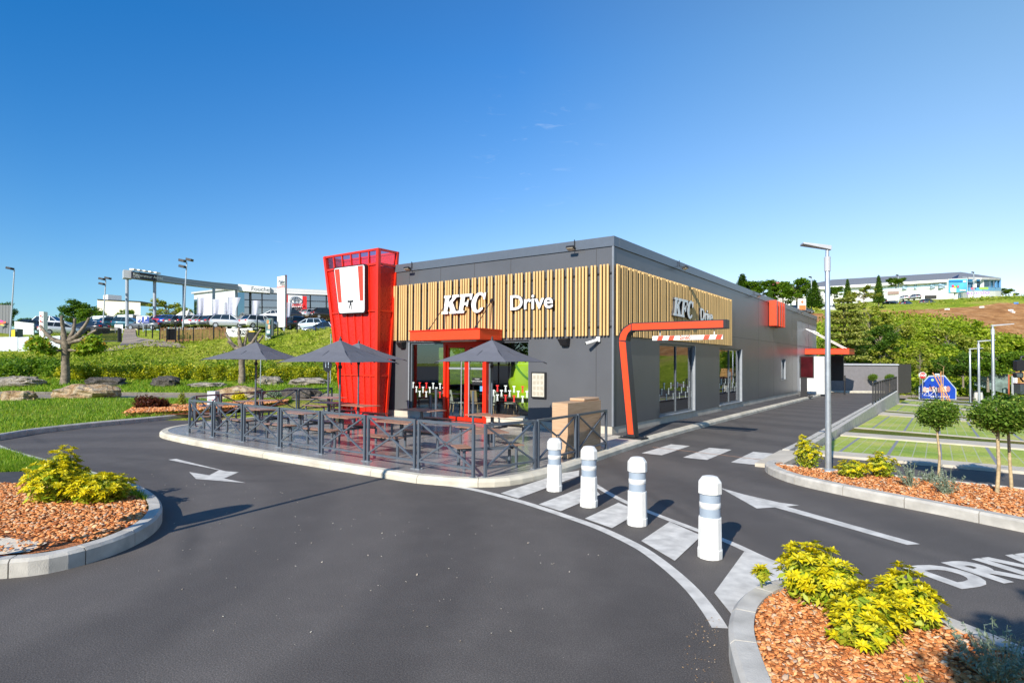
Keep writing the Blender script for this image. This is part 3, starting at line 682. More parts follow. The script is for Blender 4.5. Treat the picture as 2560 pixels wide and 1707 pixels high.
w4 = winframe('side_window', 'y', 23.9, 27.2, .36, 2.66, [25.55], WX-.12, bld)
winframe('service_window', 'y', 35.35, 36.45, 1.16, 2.30, [], WX-.10, bld)
winframe('rear_window', 'y', 18.1, 21.3, 1.0, 2.7, [], FX0+.12, bld)
for a, c in ((17.63, 20.95), (23.9, 27.2)): b = MB(); fbox(WX-.10, WX+.012, c-.015, c+.05, .36, 2.66); fbox(WX-.1, WX+.03, a, c, .33, .365); b.build('window_reveal', SILV, bld)
b = MB(); fbox(WX-.10, WX+.012, 36.44, 36.5, 1.13, 2.30); fbox(WX-.10, WX+.02, 35.35, 36.44, 1.12, 1.16); b.build('window_reveal', SILV, bld)
b = MB(); fbox(-14.9, -14.85, FY-.012, FY+.1, .37, 2.7); b.build('window_reveal', SILV, bld)
# bow-tie stickers
def tie(cx, cz, s=1.0):
    return [(cx-.055*s, cz+.05*s), (cx-.055*s, cz+.085*s), (cx+.055*s, cz+.085*s), (cx+.055*s, cz+.05*s), (cx+.018*s, cz+.05*s), (cx+.034*s, cz-.12*s), (cx+.010*s, cz-.12*s), (cx, cz+.01*s), (cx-.010*s, cz-.12*s), (cx-.034*s, cz-.12*s), (cx-.018*s, cz+.05*s)]
STW = mat('sticker_white', (.62, .68, .66), .5); STR = mat('sticker_red', (.66, .03, .03), .5)
def ties(lst, win):
    for mt, nm in ((STW, 'bow_tie_sticker'), (STR, 'bow_tie_sticker')):
        for zx, zyy, red in lst:
            if (mt is STR) == bool(red):
                b = MB(); p = PY(1020+zx/7.35, 840+zyy/7.35, FY+.1); b.prism([(x, FY+.096, z) for x, z in tie(p.x, p.z)], (0, -.003, 0)); b.build(nm, mt, win)
ties([(97, 890, 0), (218, 895, 1), (340, 900, 1), (465, 905, 0), (592, 912, 0), (157, 970, 0), (278, 975, 0), (402, 980, 0), (525, 985, 0), (655, 985, 0), (217, 1050, 0), (337, 1058, 0), (590, 1070, 1)], w1)
ties([(1497, 945, 1), (1645, 950, 1), (1795, 955, 0), (1950, 965, 0), (2108, 970, 1), (1572, 1035, 0), (1720, 1040, 0), (1870, 1045, 0), (2028, 1055, 0), (2188, 1060, 0), (1497, 1115, 0), (1645, 1120, 0), (1795, 1128, 1), (1950, 1140, 1), (2108, 1150, 0)], w2)
for win_, y0_, n_ in ((w3, 17.9, 16), (w4, 24.1, 14)):
    for k in range(n_):
        Y = y0_+.2*k; z = .95+.18*((k*7) % 3); MB().prism([(WX-.112, Y+(x), zz) for x, zz in tie(0, z)], (.003, 0, 0)).build('bow_tie_sticker', STW, win_)
# entrance door
dx0, dx1 = -13.22, -11.41
b = MB(); fbox(dx0, dx0+.10, FY-.05, FY+.16, .13, 2.69); fbox(dx1-.10, dx1, FY-.05, FY+.16, .13, 2.69); fbox(dx0+.1, dx1-.1, FY-.05, FY+.16, 2.6, 2.69)
dfr = b.build('door_frame', RED, bld)
mid = (dx0+dx1)/2+.06
for a, c in ((dx0+.105, mid-.004), (mid+.004, dx1-.105)):
    b = MB(); f = .085
    fbox(a, a+f, FY+.01, FY+.07, .14, 2.6); fbox(c-f, c, FY+.01, FY+.07, .14, 2.6); fbox(a+f, c-f, FY+.01, FY+.07, .14, .26); fbox(a+f, c-f, FY+.01, FY+.07, 2.5, 2.6)
    lf = b.build('door_leaf', RED, bld); g = MB(); g.quad((a+f, FY+.04, .26), (c-f, FY+.04, .26), (c-f, FY+.04, 2.5), (a+f, FY+.04, 2.5)); g.build('glass', GLASS, lf)
    b = MB(); fbox(a+f, c-f, FY+.02, FY+.06, 1.80, 1.86); b.build('glazing_bar', SILV, lf)
    hx = mid-.16 if a < mid-.3 else mid+.16
    b = MB(); b.tube([(hx, FY-.06, .3), (hx, FY-.06, 2.3)], .018, 8); b.bar((hx, FY-.06, .5), (hx, FY+.02, .5), .02, .02); b.bar((hx, FY-.06, 2.1), (hx, FY+.02, 2.1), .02, .02); b.build('door_handle', GALV, lf)
b = MB(); fbox(mid+.22, dx1-.2, FY+.025, FY+.035, 1.32, 1.54); stq = b.build('door_notice', DARK, bld)
text('notice_lettering', 'OUVERT', ((mid+.22+dx1-.2)/2, FY+.022, 1.5), (1, 0, 0), (0, 0, 1), .05, WHITE, stq, .001)
text('notice_lettering', '* VENTE A EMPORTER *', ((mid+.22+dx1-.2)/2, FY+.022, 1.43), (1, 0, 0), (0, 0, 1), .045, WHITE, stq, .001)
b = MB(); fbox(dx1-.3, dx1-.2, FY+.022, FY+.03, 1.12, 1.28); b.build('blue_sticker', mat('sky_blue', (.1, .35, .7), .5), bld)
# entrance canopy
cx0, cx1, cy0 = -13.62, -10.75, 13.2
b = MB(); fbox(cx0, cx1, cy0, FY-.12, 2.71, 3.0); can = b.build('entrance_canopy', REDORANGE, bld)
b = MB(); fbox(cx0-.03, cx1+.03, cy0-.03, FY-.12, 3.0, 3.03); b.build('canopy_edge', RED, can)
b = MB(); fbox(cx0+1.1, cx1-.4, cy0+.25, cy0+.33, 2.66, 2.705); b.build('canopy_lamp', mat('lamp_cover', (.8, .8, .8), .4), can)
for x in (-13.05, -11.15):
    b = MB(); b.tube([(x, 13.45, 3.03), (x-.0, FY-.12, 3.95)], .013, 6); b.tube([(x, 13.45, 3.03), (x, 13.53, 3.13)], .03, 6); b.tube([(x, FY-.18, 3.9), (x, FY-.1, 3.99)], .035, 6); b.build('canopy_tie_rod', DARK, can)
# side canopy over the pick-up window
b = MB(); fbox(WX, -4.53, 42.6, 45.6, 2.67, 3.0); sc_ = b.build('pick_up_canopy', REDORANGE, bld)
b = MB(); fbox(WX, -4.5, 42.57, 45.63, 3.0, 3.03); b.build('canopy_edge', RED, sc_)
for y in (42.9, 45.2):
    b = MB(); b.tube([(-4.85, y, 3.02), (WX, y, 4.35)], .03, 6); b.tube([(WX+.1, y, 4.3), (WX+.45, y, 4.12)], .055, 6); b.build('canopy_tie_rod', WHITE, sc_)
b = MB(); fbox(WX-.03, WX+.03, 40.9, 41.0, .3, 2.2); fbox(WX-.01, WX+.06, 40.8, 41.1, 2.15, 2.35); b.build('downpipe', GALV, bld)
b = MB(); fbox(WX-.02, WX+.02, 43.0, 44.6, 1.0, 2.2); b.build('pick_up_window', CARGLASS, bld)
# interior
b = MB(); fbox(FX0+T, WX-T, FY+T, 30, .12, .16); b.build('interior_floor', mat('dark_tiles', (.10, .095, .09), .3, var=.15), bld)
b = MB(); fbox(FX0+T, WX-T, 29, 29.2, .16, 3.0); fbox(-12.6, -12.45, 22, 29, .16, 3.0); b.build('interior_wall', mat('interior_grey', (.10, .10, .105), .7), bld)
b = MB(); fbox(FX0+T, WX-T, FY+T, 29.2, 2.95, 3.0); b.build('interior_ceiling', mat('black_ceiling', (.03, .03, .03), .9), bld)
b = MB(); fbox(-9.4, -9.25, 14.7, 16.5, .16, 2.95); b.build('interior_partition', mat('partition_wood', (.35, .22, .11), .6), bld)
rebase(bld, ((FX0+FX1)/2, (FY+BY)/2, 0))
# interior furniture seen through the glass
def make_chair(shell, lab):
    t = thing('dining_chair', lab, 'chair')
    b = MB(); b.box((0, 0, .45), (.44, .42, .04)); b.build('seat', shell, t, .015)
    b = MB(); b.add([(-.2, .2, .5), (.2, .2, .5), (.24, .28, .9), (-.24, .28, .9), (-.2, .17, .5), (.2, .17, .5), (.24, .25, .9), (-.24, .25, .9)], [(0, 1, 2, 3), (4, 7, 6, 5), (0, 4, 5, 1), (2, 6, 7, 3), (0, 3, 7, 4), (1, 5, 6, 2)]); b.build('backrest', shell, t, .01)
    for sx in (-1, 1):
        for sy in (-1, 1): b = MB(); b.tube([(sx*.15, sy*.14, .44), (sx*.21, sy*.2, 0)], [.02, .014], 6); b.build('leg', STAKE, t)
    return t
SH_W = mat('white_shell', (.75, .72, .62), .45); SH_W2 = mat('oak_shell', (.55, .36, .2), .5)
c1 = make_chair(SH_W, 'white shell dining chair just inside the glass left of the red door'); c1.location = (-13.75, 15.6, .16); c1.rotation_euler = (0, 0, 2.6)
c2 = make_chair(SH_W2, 'light oak dining chair seen through the left red door leaf'); c2.location = (-13.0, 15.9, .16); c2.rotation_euler = (0, 0, 2.9)
c3 = dup(c1, loc=(-12.35, 15.7, .16), rz=.5, label='white shell dining chair behind the right red door leaf, nearer its handle')
c4_ = dup(c1, loc=(-12.1, 16.6, .16), rz=-.6, label='white shell dining chair further back behind the right red door leaf')
tb = thing('dining_table', 'dark dining table inside behind the entrance doors', 'table', (-12.7, 16.6, .16))
b = MB(); b.box((0, 0, .74), (1.1, .7, .03)); b.build('table_top', mat('dark_wood', (.10, .06, .035), .4), tb); b = MB(); b.tube([(0, 0, 0), (0, 0, .73)], .03, 8); b.build('leg', BLACK, tb)
tb2 = dup(tb, loc=(-10.9, 15.4, .16), label='dark dining table inside beside the lime green play tube')
tb3 = dup(tb, loc=(-14.3, 15.6, .16), label='dark dining table inside the left shop window')
BR = mat('brass_shade', (.55, .33, .13), .45)
for i, (px, py, lab) in enumerate(((1070, 901, 'round wooden pendant lamp hanging inside the left shop window, left one'), (1090, 901, 'round wooden pendant lamp hanging inside the left shop window, right one'))):
    p = PY(px, py, 17.2); t = thing('pendant_lamp', lab, 'lamp', p, group='pendant lamps inside the restaurant')
    b = MB(); b.lathe([(.02, .15), (.11, .10), (.15, 0), (.11, -.1), (.02, -.15)], seg=14); b.build('lamp_shade', BR, t); b = MB(); b.tube([(0, 0, .15), (0, 0, 2.94-p.z)], .006, 4); b.build('cable', BLACK, t)
LIME = mat('lime_plastic', (.56, .78, .02), .25, var=.03, coat=.5)
t = thing('play_tube', 'lime green plastic play tube curving behind the right shop window', 'play tube', (-11.36, 15.65, -.02), scale=1.18)
b = MB(); pts = []
for k in range(13):
    a = math.pi*(1.05-.95*k/12); pts.append((.75+.72*math.cos(a)*.62, .0, 1.05+.62*math.sin(a-math.pi/2+.3)*-1))
b.tube([(1.1, .1, 1.72), (.85, .1, 1.70), (.62, .1, 1.60), (.47, .1, 1.42), (.42, .1, 1.2), (.47, .1, .98), (.62, .1, .82), (.85, .1, .73), (1.1, .1, .70)], [.40, .42, .46, .5, .51, .5, .47, .44, .43], 24); b.build('tube_body', LIME, t)
b = MB(); b.tube([(.52, .1, 1.50), (.55, .1, 1.53)], .525, 24); b.build('tube_flange', mat('green_plastic', (.16, .42, .02), .3), t)
t = thing('seat_pad', 'blue and red child seat inside the bottom left of the left shop window', 'seat', (-15.0, 15.2, .9))
b = MB(); b.lathe([(.03, -.2), (.17, -.17), (.2, 0), (.15, .16), (.04, .2)], seg=12); b.build('cushion', SIGNRED, t); b = MB(); b.lathe([(.12, .17), (.14, .22), (.05, .3), (.01, .31)], seg=12); b.build('cap', mat('bright_blue', (.02, .25, .6), .5), t)
# ------------------------------------------------------------------ signs, lamps and boxes on the building
SHW = mat('letter_white', (.85, .85, .85), .35, var=.01); SHD = mat('letter_return', (.03, .03, .035), .4)
Kp = [(0,0),(.46,0),(.46,.13),(.38,.13),(.38,.36),(.46,.44),(.64,.13),(.56,.13),(.56,0),(1.06,0),(1.06,.13),(.98,.13),(.66,.62),(.90,.87),(1.02,.87),(1.02,1),(.56,1),(.56,.87),(.64,.87),(.38,.60),(.38,.87),(.46,.87),(.46,1),(0,1),(0,.87),(.1,.87),(.1,.13),(0,.13)]
Fp = [(0,0),(.48,0),(.48,.13),(.38,.13),(.38,.42),(.56,.42),(.56,.33),(.66,.33),(.66,.67),(.56,.67),(.56,.56),(.38,.56),(.38,.86),(.70,.86),(.74,.68),(.86,.68),(.86,1),(0,1),(0,.87),(.1,.87),(.1,.13),(0,.13)]
def arc(cx, cy, rx, ry, a0, a1, n): return [(cx+rx*math.cos(R(a0+(a1-a0)*i/n)), cy+ry*math.sin(R(a0+(a1-a0)*i/n))) for i in range(n+1)]
Cp = [(.86, .64), (.86, 1.0), (.78, 1.0), (.74, .93)]+arc(.47, .5, .46, .53, 62, 318, 22)+[(.80, .25)]+arc(.50, .5, .19, .40, 312, 62, 14)+[(.72, .76), (.76, .64)]
def kfc(O, Rv, wid, ht, lab):
    t = thing('illuminated_letters', lab, 'sign', O); t.location = O
    tot = 1.10+.90+.92+.18; M = frame((0, 0, 0), Rv, (0, 0, 1)); N = M.to_3x3() @ Vector((0, 0, 1))
    for pl, x0 in ((Kp, 0), (Fp, 1.10), (Cp, 1.98)):
        q = [((x+x0+.2*y-tot/2)/tot*wid, (y-.5)*ht) for x, y in pl]
        cxm = sum(a for a, _ in q)/len(q); w3_ = [M @ Vector((a, c, 0)) for a, c in q]
        b = MB(); b.prism(w3_, N*-.12); l_ = b.build('letter', SHD, t)
        b = MB(); b.prism([p+N*.001 for p in w3_], N*.004); b.build('letter_face', SHW, l_)
    return t
def drive(O, Rv, size, lab, sx=1.0):
    t = thing('illuminated_word', lab, 'sign', O)
    N = frame((0, 0, 0), Rv, (0, 0, 1)).to_3x3() @ Vector((0, 0, 1))
    l_ = text('letters', 'Drive', N*-.07, Rv, (0, 0, 1), size, SHD, t, .05, .018, sx)
    text('letter_face', 'Drive', N*-.012, Rv, (0, 0, 1), size, SHW, l_, .004, .010, sx); return t
kfc((-12.22, 14.18, 3.90), (1, 0, 0), 1.90, .60, 'white slanted KFC letters on the front battens above the red canopy')
drive((-9.66, 14.2, 3.80), (1, 0, 0), .62, 'white Drive lettering on the front battens right of the initials', 1.10)
kfc((-6.88, 19.3, 3.88), (0, 1, 0), 1.95, .60, 'grey shaded KFC letters on the side battens facing the lane')
drive((-6.90, 21.8, 3.79), (0, 1, 0), .62, 'grey shaded Drive lettering on the side battens above the gantry arm', 1.02)
def flood(loc, rz, lab):
    t = thing('floodlight', lab, 'floodlight', loc, rz, 'floodlights on the parapet')
    b = MB(); b.box((0, -.22, -.05), (.24, .16, .06), M=Matrix.Rotation(R(-25), 3, 'X')); b.build('lamp_body', BLACK, t)
    b = MB(); b.box((0, -.235, -.085), (.2, .13, .01), M=Matrix.Rotation(R(-25), 3, 'X')); b.build('lamp_glass', mat('lamp_glass', (.6, .55, .45), .3), t)
    b = MB(); b.bar((.0, -.18, -.02), (.0, -.02, .02), .02, .02); b.bar((0, -.02, .0), (0, -.02, .22), .02, .02); b.build('bracket', DARK, t); return t
flood((-14.72, 14.34, 5.28), 0, 'small black floodlight on the front parapet beside the red tower')
flood((-8.25, 14.34, 5.28), 0, 'small black floodlight on the front parapet near the building corner')
flood((WX+.04, 19.2, 5.28), R(90), 'small black floodlight on the side parapet nearest the corner')
flood((WX+.04, 29.2, 5.28), R(90), 'small black floodlight half way along the side parapet')
flood((WX+.04, 40.2, 5.28), R(90), 'small black floodlight near the far end of the side parapet')
for loc, lab in (((-15.15, 14.3, 2.62), 'black wedge speaker box under the battens beside the red tower'), ((-8.55, 14.3, 2.62), 'black wedge speaker box under the battens left of the white camera')):
    t = thing('wall_speaker', lab, 'speaker', loc, 0, 'wedge speakers on the front wall')
    b = MB(); b.add([(-.15, .07, .12), (.15, .07, .12), (.15, -.17, .08), (-.15, -.17, .08), (-.13, .07, -.12), (.13, .07, -.12), (.10, -.06, -.1), (-.10, -.06, -.1)], [(0, 3, 2, 1), (4, 5, 6, 7), (0, 4, 7, 3), (1, 2, 6, 5), (3, 7, 6, 2), (0, 1, 5, 4)]); b.build('housing', BLACK, t, .015)
t = thing('security_camera', 'white bullet security camera on the wall near the corner', 'camera', (-7.5, 14.36, 2.68))
b = MB(); b.box((0, -.03, 0), (.12, .06, .14)); b.build('mount', WHITEP, t, .01); b = MB(); b.tube([(0, -.08, -.02), (-.16, -.22, -.09), (-.24, -.29, -.12)], [.045, .045, .05], 10); b.build('camera_body', WHITEP, t)
b = MB(); b.tube([(-.24, -.29, -.12), (-.247, -.296, -.123)], .036, 10); b.build('lens', BLACK, t)
t = thing('menu_board', 'black framed menu case with pale sheets right of the shop window', 'menu board', (-9.44, 14.36, 1.38))
b = MB(); b.box((0, -.03, 0), (.50, .06, .76)); b.build('case', BLACK, t, .008); b = MB(); b.box((0, -.062, 0), (.42, .005, .68)); b.build('sheet', mat('menu_paper', (.52, .49, .41), .6, var=.12, scale=9), t)
b = MB()
for i in range(3):
    for j in range(4): b.box((-.13+.13*i, -.0655, -.25+.16*j), (.09, .002, .10))
b.build('printed_blocks', mat('menu_print', (.42, .38, .30), .7, var=.15, scale=40), t)
t = thing('stripe_light', 'three stripe orange red box sign high on the side wall', 'sign', (WX+.01, 33.5, 4.65))
for k, (y0, w_) in enumerate(((-1.15, .42), (-.35, .30), (.22, .28), (.75, .32))):
    b = MB(); b.box((.19, y0+w_/2, 0), (.36, w_, 1.32)); b.build('stripe', REDORANGE, t, .02)
# ------------------------------------------------------------------ red tower
tw = thing('red_tower', 'tall red tapering metal tower carrying the white sign panel', 'tower')
xb, xt, xr, z0, z1 = -17.36, -18.56, -15.6, .13, 5.95
def XL_(z): return xb+(xt-xb)*(z-z0)/(z1-z0)
def YB(z): return 13.98+(14.45-13.98)*(z-z0)/(z1-z0)
def m_mesh():
    m, nt, b = newmat('perforated_red'); co = objco(nt); setv(b, 'Roughness', .38)
    b.inputs['Base Color'].default_value = (.66, .020, .010, 1)
    v = nt.nodes.new('ShaderNodeTexVoronoi'); v.inputs['Scale'].default_value = 22; nt.links.new(co, v.inputs['Vector'])
    lt = nt.nodes.new('ShaderNodeMath'); lt.operation = 'LESS_THAN'; lt.inputs[1].default_value = .30; nt.links.new(v.outputs['Distance'], lt.inputs[0])
    mu = nt.nodes.new('ShaderNodeMath'); mu.operation = 'MULTIPLY'; mu.inputs[1].default_value = .9; nt.links.new(lt.outputs[0], mu.inputs[0])
    tr = nt.nodes.new('ShaderNodeBsdfTransparent'); mx = nt.nodes.new('ShaderNodeMixShader'); nt.links.new(mu.outputs[0], mx.inputs[0])
    nt.links.new(b.outputs[0], mx.inputs[1]); nt.links.new(tr.outputs[0], mx.inputs[2]); nt.links.new(mx.outputs[0], nt.nodes['Material Output'].inputs['Surface']); return m
PERF = m_mesh()
Yf = 13.6
b = MB(); b.prism([(XL_(z0), Yf, z0), (xr, Yf, z0), (xr, Yf, 5.45), (XL_(5.45), Yf, 5.45)], (0, .012, 0)); b.build('front_panel', PERF, tw)
b = MB(); b.prism([(xr, Yf+.02, z0), (xr, YB(z0), z0), (xr, YB(5.35), 5.35), (xr, Yf+.02, 5.35)], (-.012, 0, 0)); b.build('side_panel', PERF, tw)
b = MB(); b.prism([(XL_(z0), YB(z0), z0), (xr, YB(z0), z0), (xr, YB(z1), z1), (XL_(z1), YB(z1), z1)], (0, -.012, 0)); b.prism([(XL_(z0), Yf+.02, z0), (XL_(z0), YB(z0)-.02, z0), (XL_(z1), YB(z1)-.02, z1), (XL_(z1), Yf+.02, z1)], (.012, 0, 0)); b.build('rear_panel', PERF, tw)
PINK = m_glass('pink_film', (.80, .28, .42), .06, .05)
b = MB(); b.quad((XL_(5.45), Yf+.005, 5.46), (xr, Yf+.005, 5.46), (xr, Yf+.005, z1-.02), (XL_(z1), Yf+.005, z1-.02)); b.quad((xr-.005, Yf, 5.36), (xr-.005, YB(5.4), 5.36), (xr-.005, YB(z1), z1-.02), (xr-.005, Yf, z1-.02)); b.build('top_film', PINK, tw)
b = MB(); q = .07
def tb_(a, c, w=.07): b.bar(a, c, w, w, (0, 1, 0))
for z in (z0+.03, 1.55, 3.9-.1, 5.42, z1-.03): b.bar((XL_(z), Yf-.01, z), (xr, Yf-.01, z), .08, .07 if z > 5 else .05); b.bar((xr+.01, Yf, z), (xr+.01, YB(z), z), .08, .07)
b.bar((xb, Yf-.01, z0), (xt, Yf-.01, z1), .12, .12, (0, 1, 0)); b.bar((xr, Yf-.01, z0), (xr, Yf-.01, z1), .12, .12, (0, 1, 0)); b.bar((xr+.01, YB(z0), z0), (xr+.01, YB(z1), z1), .09, .12, (1, 0, 0))
b.bar((xt, Yf, z1-.03), (xt, YB(z1), z1-.03), .08, .07); b.bar((xt, YB(z1), z1-.03), (xr, YB(z1), z1-.03), .08, .07)
for k in range(1, 6):
    t_ = k/6; b.bar((xb+(xr-xb)*t_, Yf-.012, z0), (xt+(xr-xt)*t_, Yf-.012, z1), .045, .05, (0, 1, 0))
for k in (.33, .66): b.bar((xb+(xr-xb)*k, YB(z0)-.03, z0), (xt+(xr-xt)*k, YB(z1)-.03, z1), .045, .05, (0, 1, 0))
b.build('frame', RED, tw); rebase(tw, (-16.6, 13.9, .12))
sg = thing('white_sign_panel', 'white tapering sign panel with red stripes hung on the red tower', 'sign')
Ys = 13.42
def rc(P, r, n=4):
    out = []; m = len(P)
    for i in range(m):
        p = Vector(P[i]); a = (Vector(P[i-1])-p).normalized(); c = (Vector(P[(i+1) % m])-p).normalized(); s, e = p+a*r, p+c*r
        for k in range(n+1): t = k/n; out.append(s*(1-t)**2+p*2*t*(1-t)+e*t*t)
    return out
def pp(zx, zyy, Y=Ys): return PY(780+zx/3.92, 600+zyy/3.92, Y)
P4 = [pp(209, 272), pp(521, 232), pp(521, 716), pp(262, 727)]
P4 = [Vector((p.x, Ys, p.z)) for p in P4]
b = MB(); b.prism(rc(P4, .10), (0, .14, 0)); b.build('sign_case', BLACK, sg)
c_ = sum(P4, Vector())/4; P5 = [c_+(p-c_)*.955-Vector((0, .004, 0)) for p in P4]
b = MB(); b.prism([p for p in rc(P5, .09)], (0, .003, 0)); fc = b.build('sign_face', SHW, sg)
for q_ in ([(222, 290), (270, 283), (294, 611), (260, 614)], [(449, 256), (500, 250), (504, 592), (471, 596)]):
    b = MB(); b.prism([Vector((pp(*p).x, Ys-.007, pp(*p).z)) for p in q_], (0, .002, 0)); b.build('red_stripe', mat('stripe_red', (.78, .06, .03), .4), fc)
b = MB(); b.prism([Vector((pp(*p).x, Ys-.007, pp(*p).z)) for p in [(349, 590), (370, 595), (378, 592), (390, 592), (407, 586), (407, 610), (388, 610), (391, 680), (383, 680), (381, 630), (369, 672), (360, 676), (374, 612), (349, 612)]], (0, .002, 0)); b.build('black_tie', BLACK, fc)
rebase(sg, (c_.x, Ys+.14, c_.z))
# ------------------------------------------------------------------ drive-through gantry and height bar
gt = thing('drive_gantry', 'black and orange drive-through gantry arm standing at the building corner', 'gantry')
outl = [(-6.40, .16), (-6.66, 2.62), (-6.62, 2.80), (-6.52, 2.94), (-6.31, 3.06), (-3.93, 3.06), (-3.93, 2.85), (-6.27, 2.85), (-6.36, 2.80), (-6.40, 2.72), (-6.42, 2.60), (-6.19, .16)]
b = MB(); b.prism([(x, 13.8, z) for x, z in outl], (0, .26, 0)); b.build('gantry_body', DARK, gt, .008)
for q_ in ([(-6.37, .24), (-6.22, .24), (-6.44, 2.57), (-6.62, 2.60)], [(-6.62, 2.63), (-6.445, 2.61), (-6.41, 2.74), (-6.36, 2.82), (-6.30, 2.875), (-6.30, 3.03), (-6.49, 2.91), (-6.58, 2.78)], [(-6.27, 2.875), (-4.0, 2.875), (-4.0, 3.035), (-6.27, 3.035)]):
    b = MB(); b.prism([(x, 13.796, z) for x, z in q_], (0, -.004, 0)); b.build('orange_inlay', REDORANGE, gt)
b = MB(); b.box((-6.28, 13.93, .14), (.62, .45, .025)); [b.tube([(-6.28+sx*.26, 13.93+sy*.18, .15), (-6.28+sx*.26, 13.93+sy*.18, .19)], .015, 6) for sx in (-1, 1) for sy in (-1, 1)]; b.build('base_plate', DARK, gt)
rebase(gt, (-6.28, 13.93, .13))
hb = thing('height_bar', 'red and white height limit bar reading 2m60 hanging under the gantry arm', 'height bar')
b = MB(); b.box((-4.90, 13.92, 2.66), (1.72, .05, .11)); bar_ = b.build('bar', WHITE, hb)
for k in range(6):
    x = -5.76+.12+k*.286; 
    if k == 2 or k == 3: continue
    b = MB(); b.prism([(x, 13.893, 2.607), (x+.13, 13.893, 2.607), (x+.17, 13.893, 2.713), (x+.04, 13.893, 2.713)], (0, -.002, 0)); b.build('red_stripe', mat('bar_red', (.75, .07, .03), .5), bar_)
text('lettering', '2m60', (-4.93, 13.890, 2.66), (1, 0, 0), (0, 0, 1), .12, mat('bar_red2', (.75, .10, .05), .5), bar_, .001, .004)
for x in (-5.57, -4.24): b = MB(); b.tube([(x, 13.92, 2.71), (x, 13.92, 2.855)], .012, 6); b.build('hanger', WHITE, hb)
rebase(hb, (-4.9, 13.92, 2.66))
# oak bin unit, door posts
t = thing('waste_cabinet', 'light oak waste cabinet with raised rounded back behind the terrace rail', 'waste cabinet', (-6.165, 10.85, .13))
b = MB(); b.box((0, 0, .55), (.37, 1.42, 1.10)); b.build('cabinet', OAK, t, .004)
b = MB(); b.box((-.02, .35, 1.13), (.36, .69, .06)); b.build('top_shelf', OAK, t, .02)
for i, (px, py, Y, z) in enumerate(((1183, 977, 12.9, 1.22), (1090.5, 971, 13.3, 1.2), (1077, 987, 13.7, 1.0))):
    p = PY(px, py, Y); t = tag(empty('door_post', (p.x, Y, .13)), ('grey steel post standing in front of the right edge of the red door', 'grey steel post just left of the red door in front of the glass', 'short grey steel post further left before the left shop window')[i], 'post', 'steel posts near the entrance')
    b = MB(); b.tube([(0, 0, 0), (0, 0, p.z-.13)], .038, 10); b.build('shaft', STEEL_D, t); b = MB(); b.lathe([(.075, 0), (.075, .012)], seg=12); b.build('foot_plate', STEEL_D, t)
# ------------------------------------------------------------------ terrace railings
def fence_panel(p, q, lab, grp='crossed terrace railing panels', hgt=.89, hq=None):
    p = Vector((*p, 0)); q = Vector((*q, 0)); d = q-p; L_ = d.length; rz = math.atan2(d.y, d.x)
    t = thing('terrace_railing', lab, 'railing', (p.x, p.y, .122), rz, grp); w = .045
    for x in (w/2, L_-w/2):
        b = MB(); b.box((x, 0, hgt/2), (w, w, hgt)); pst = b.build('post', STEEL_D, t); b = MB(); b.box((x, 0, .008), (.11, .1, .012)); [b.tube([(x+s*.04, .035, .012), (x+s*.04, .035, .03)], .008, 5) for s in (-1, 1)]; b.build('foot_plate', GALV, pst)
    for z in (hgt-w/2, .15): b = MB(); b.box((L_/2, 0, z), (L_-2*w, w*.9, w if z > .5 else .035)); b.build('rail', STEEL_D, t)
    b = MB(); x0, x1, za, zb = w, L_-w, .17, hgt-w; cx, cz = L_/2, (za+zb)/2; r = .035
    for sx in (-1, 1):
        for sz in (-1, 1):
            c = Vector((cx, 0, cz)); e = Vector((x0 if sx < 0 else x1, 0, za if sz < 0 else zb)); dr_ = (e-c).normalized(); b.bar(c+dr_*r, e, .028, .028, (0, 1, 0))
    n = 12
    for k in range(n): a0, a1 = 2*math.pi*k/n, 2*math.pi*(k+1)/n; b.bar((cx+r*math.cos(a0), 0, cz+r*math.sin(a0)), (cx+r*math.cos(a1), 0, cz+r*math.sin(a1)), .028, .01, (0, 1, 0))
    b.build('cross_brace', STEEL_D, t); return t
xs = [-16.02, -14.74, -13.35, -11.83, -10.36, -8.93, -7.57, -6.2]
ords = ['first', 'second', 'third', 'fourth', 'fifth', 'sixth', 'seventh']
for i in range(7): fence_panel((xs[i]+.03, 7.53), (xs[i+1]-.03, 7.53), 'crossed grey railing panel, %s from the left along the front kerb' % ords[i])
sp_ = [(-6.12, 7.62), (-5.87, 8.85), (-5.88, 10.33), (-5.95, 11.80)]
for i in range(3): a, c = Vector(sp_[i]), Vector(sp_[i+1]); e = (c-a).normalized()*.03; fence_panel(a+e, c-e, ('crossed grey railing panel at the right, just round the front corner', 'crossed grey railing panel at the right beside the oak cabinet end', 'crossed grey railing panel at the right in front of the oak cabinet')[i])
lp = [(-16.08, 7.57), (-17.56, 8.40), (-18.02, 9.40), (-18.65, 11.15), (-18.98, 12.78), (-19.15, 14.45)]
for i in range(5): a, c = Vector(lp[i]), Vector(lp[i+1]); e = (c-a).normalized()*.03; fence_panel(a+e, c-e, 'crossed grey railing panel, %s along the left end after the front corner' % ords[i])
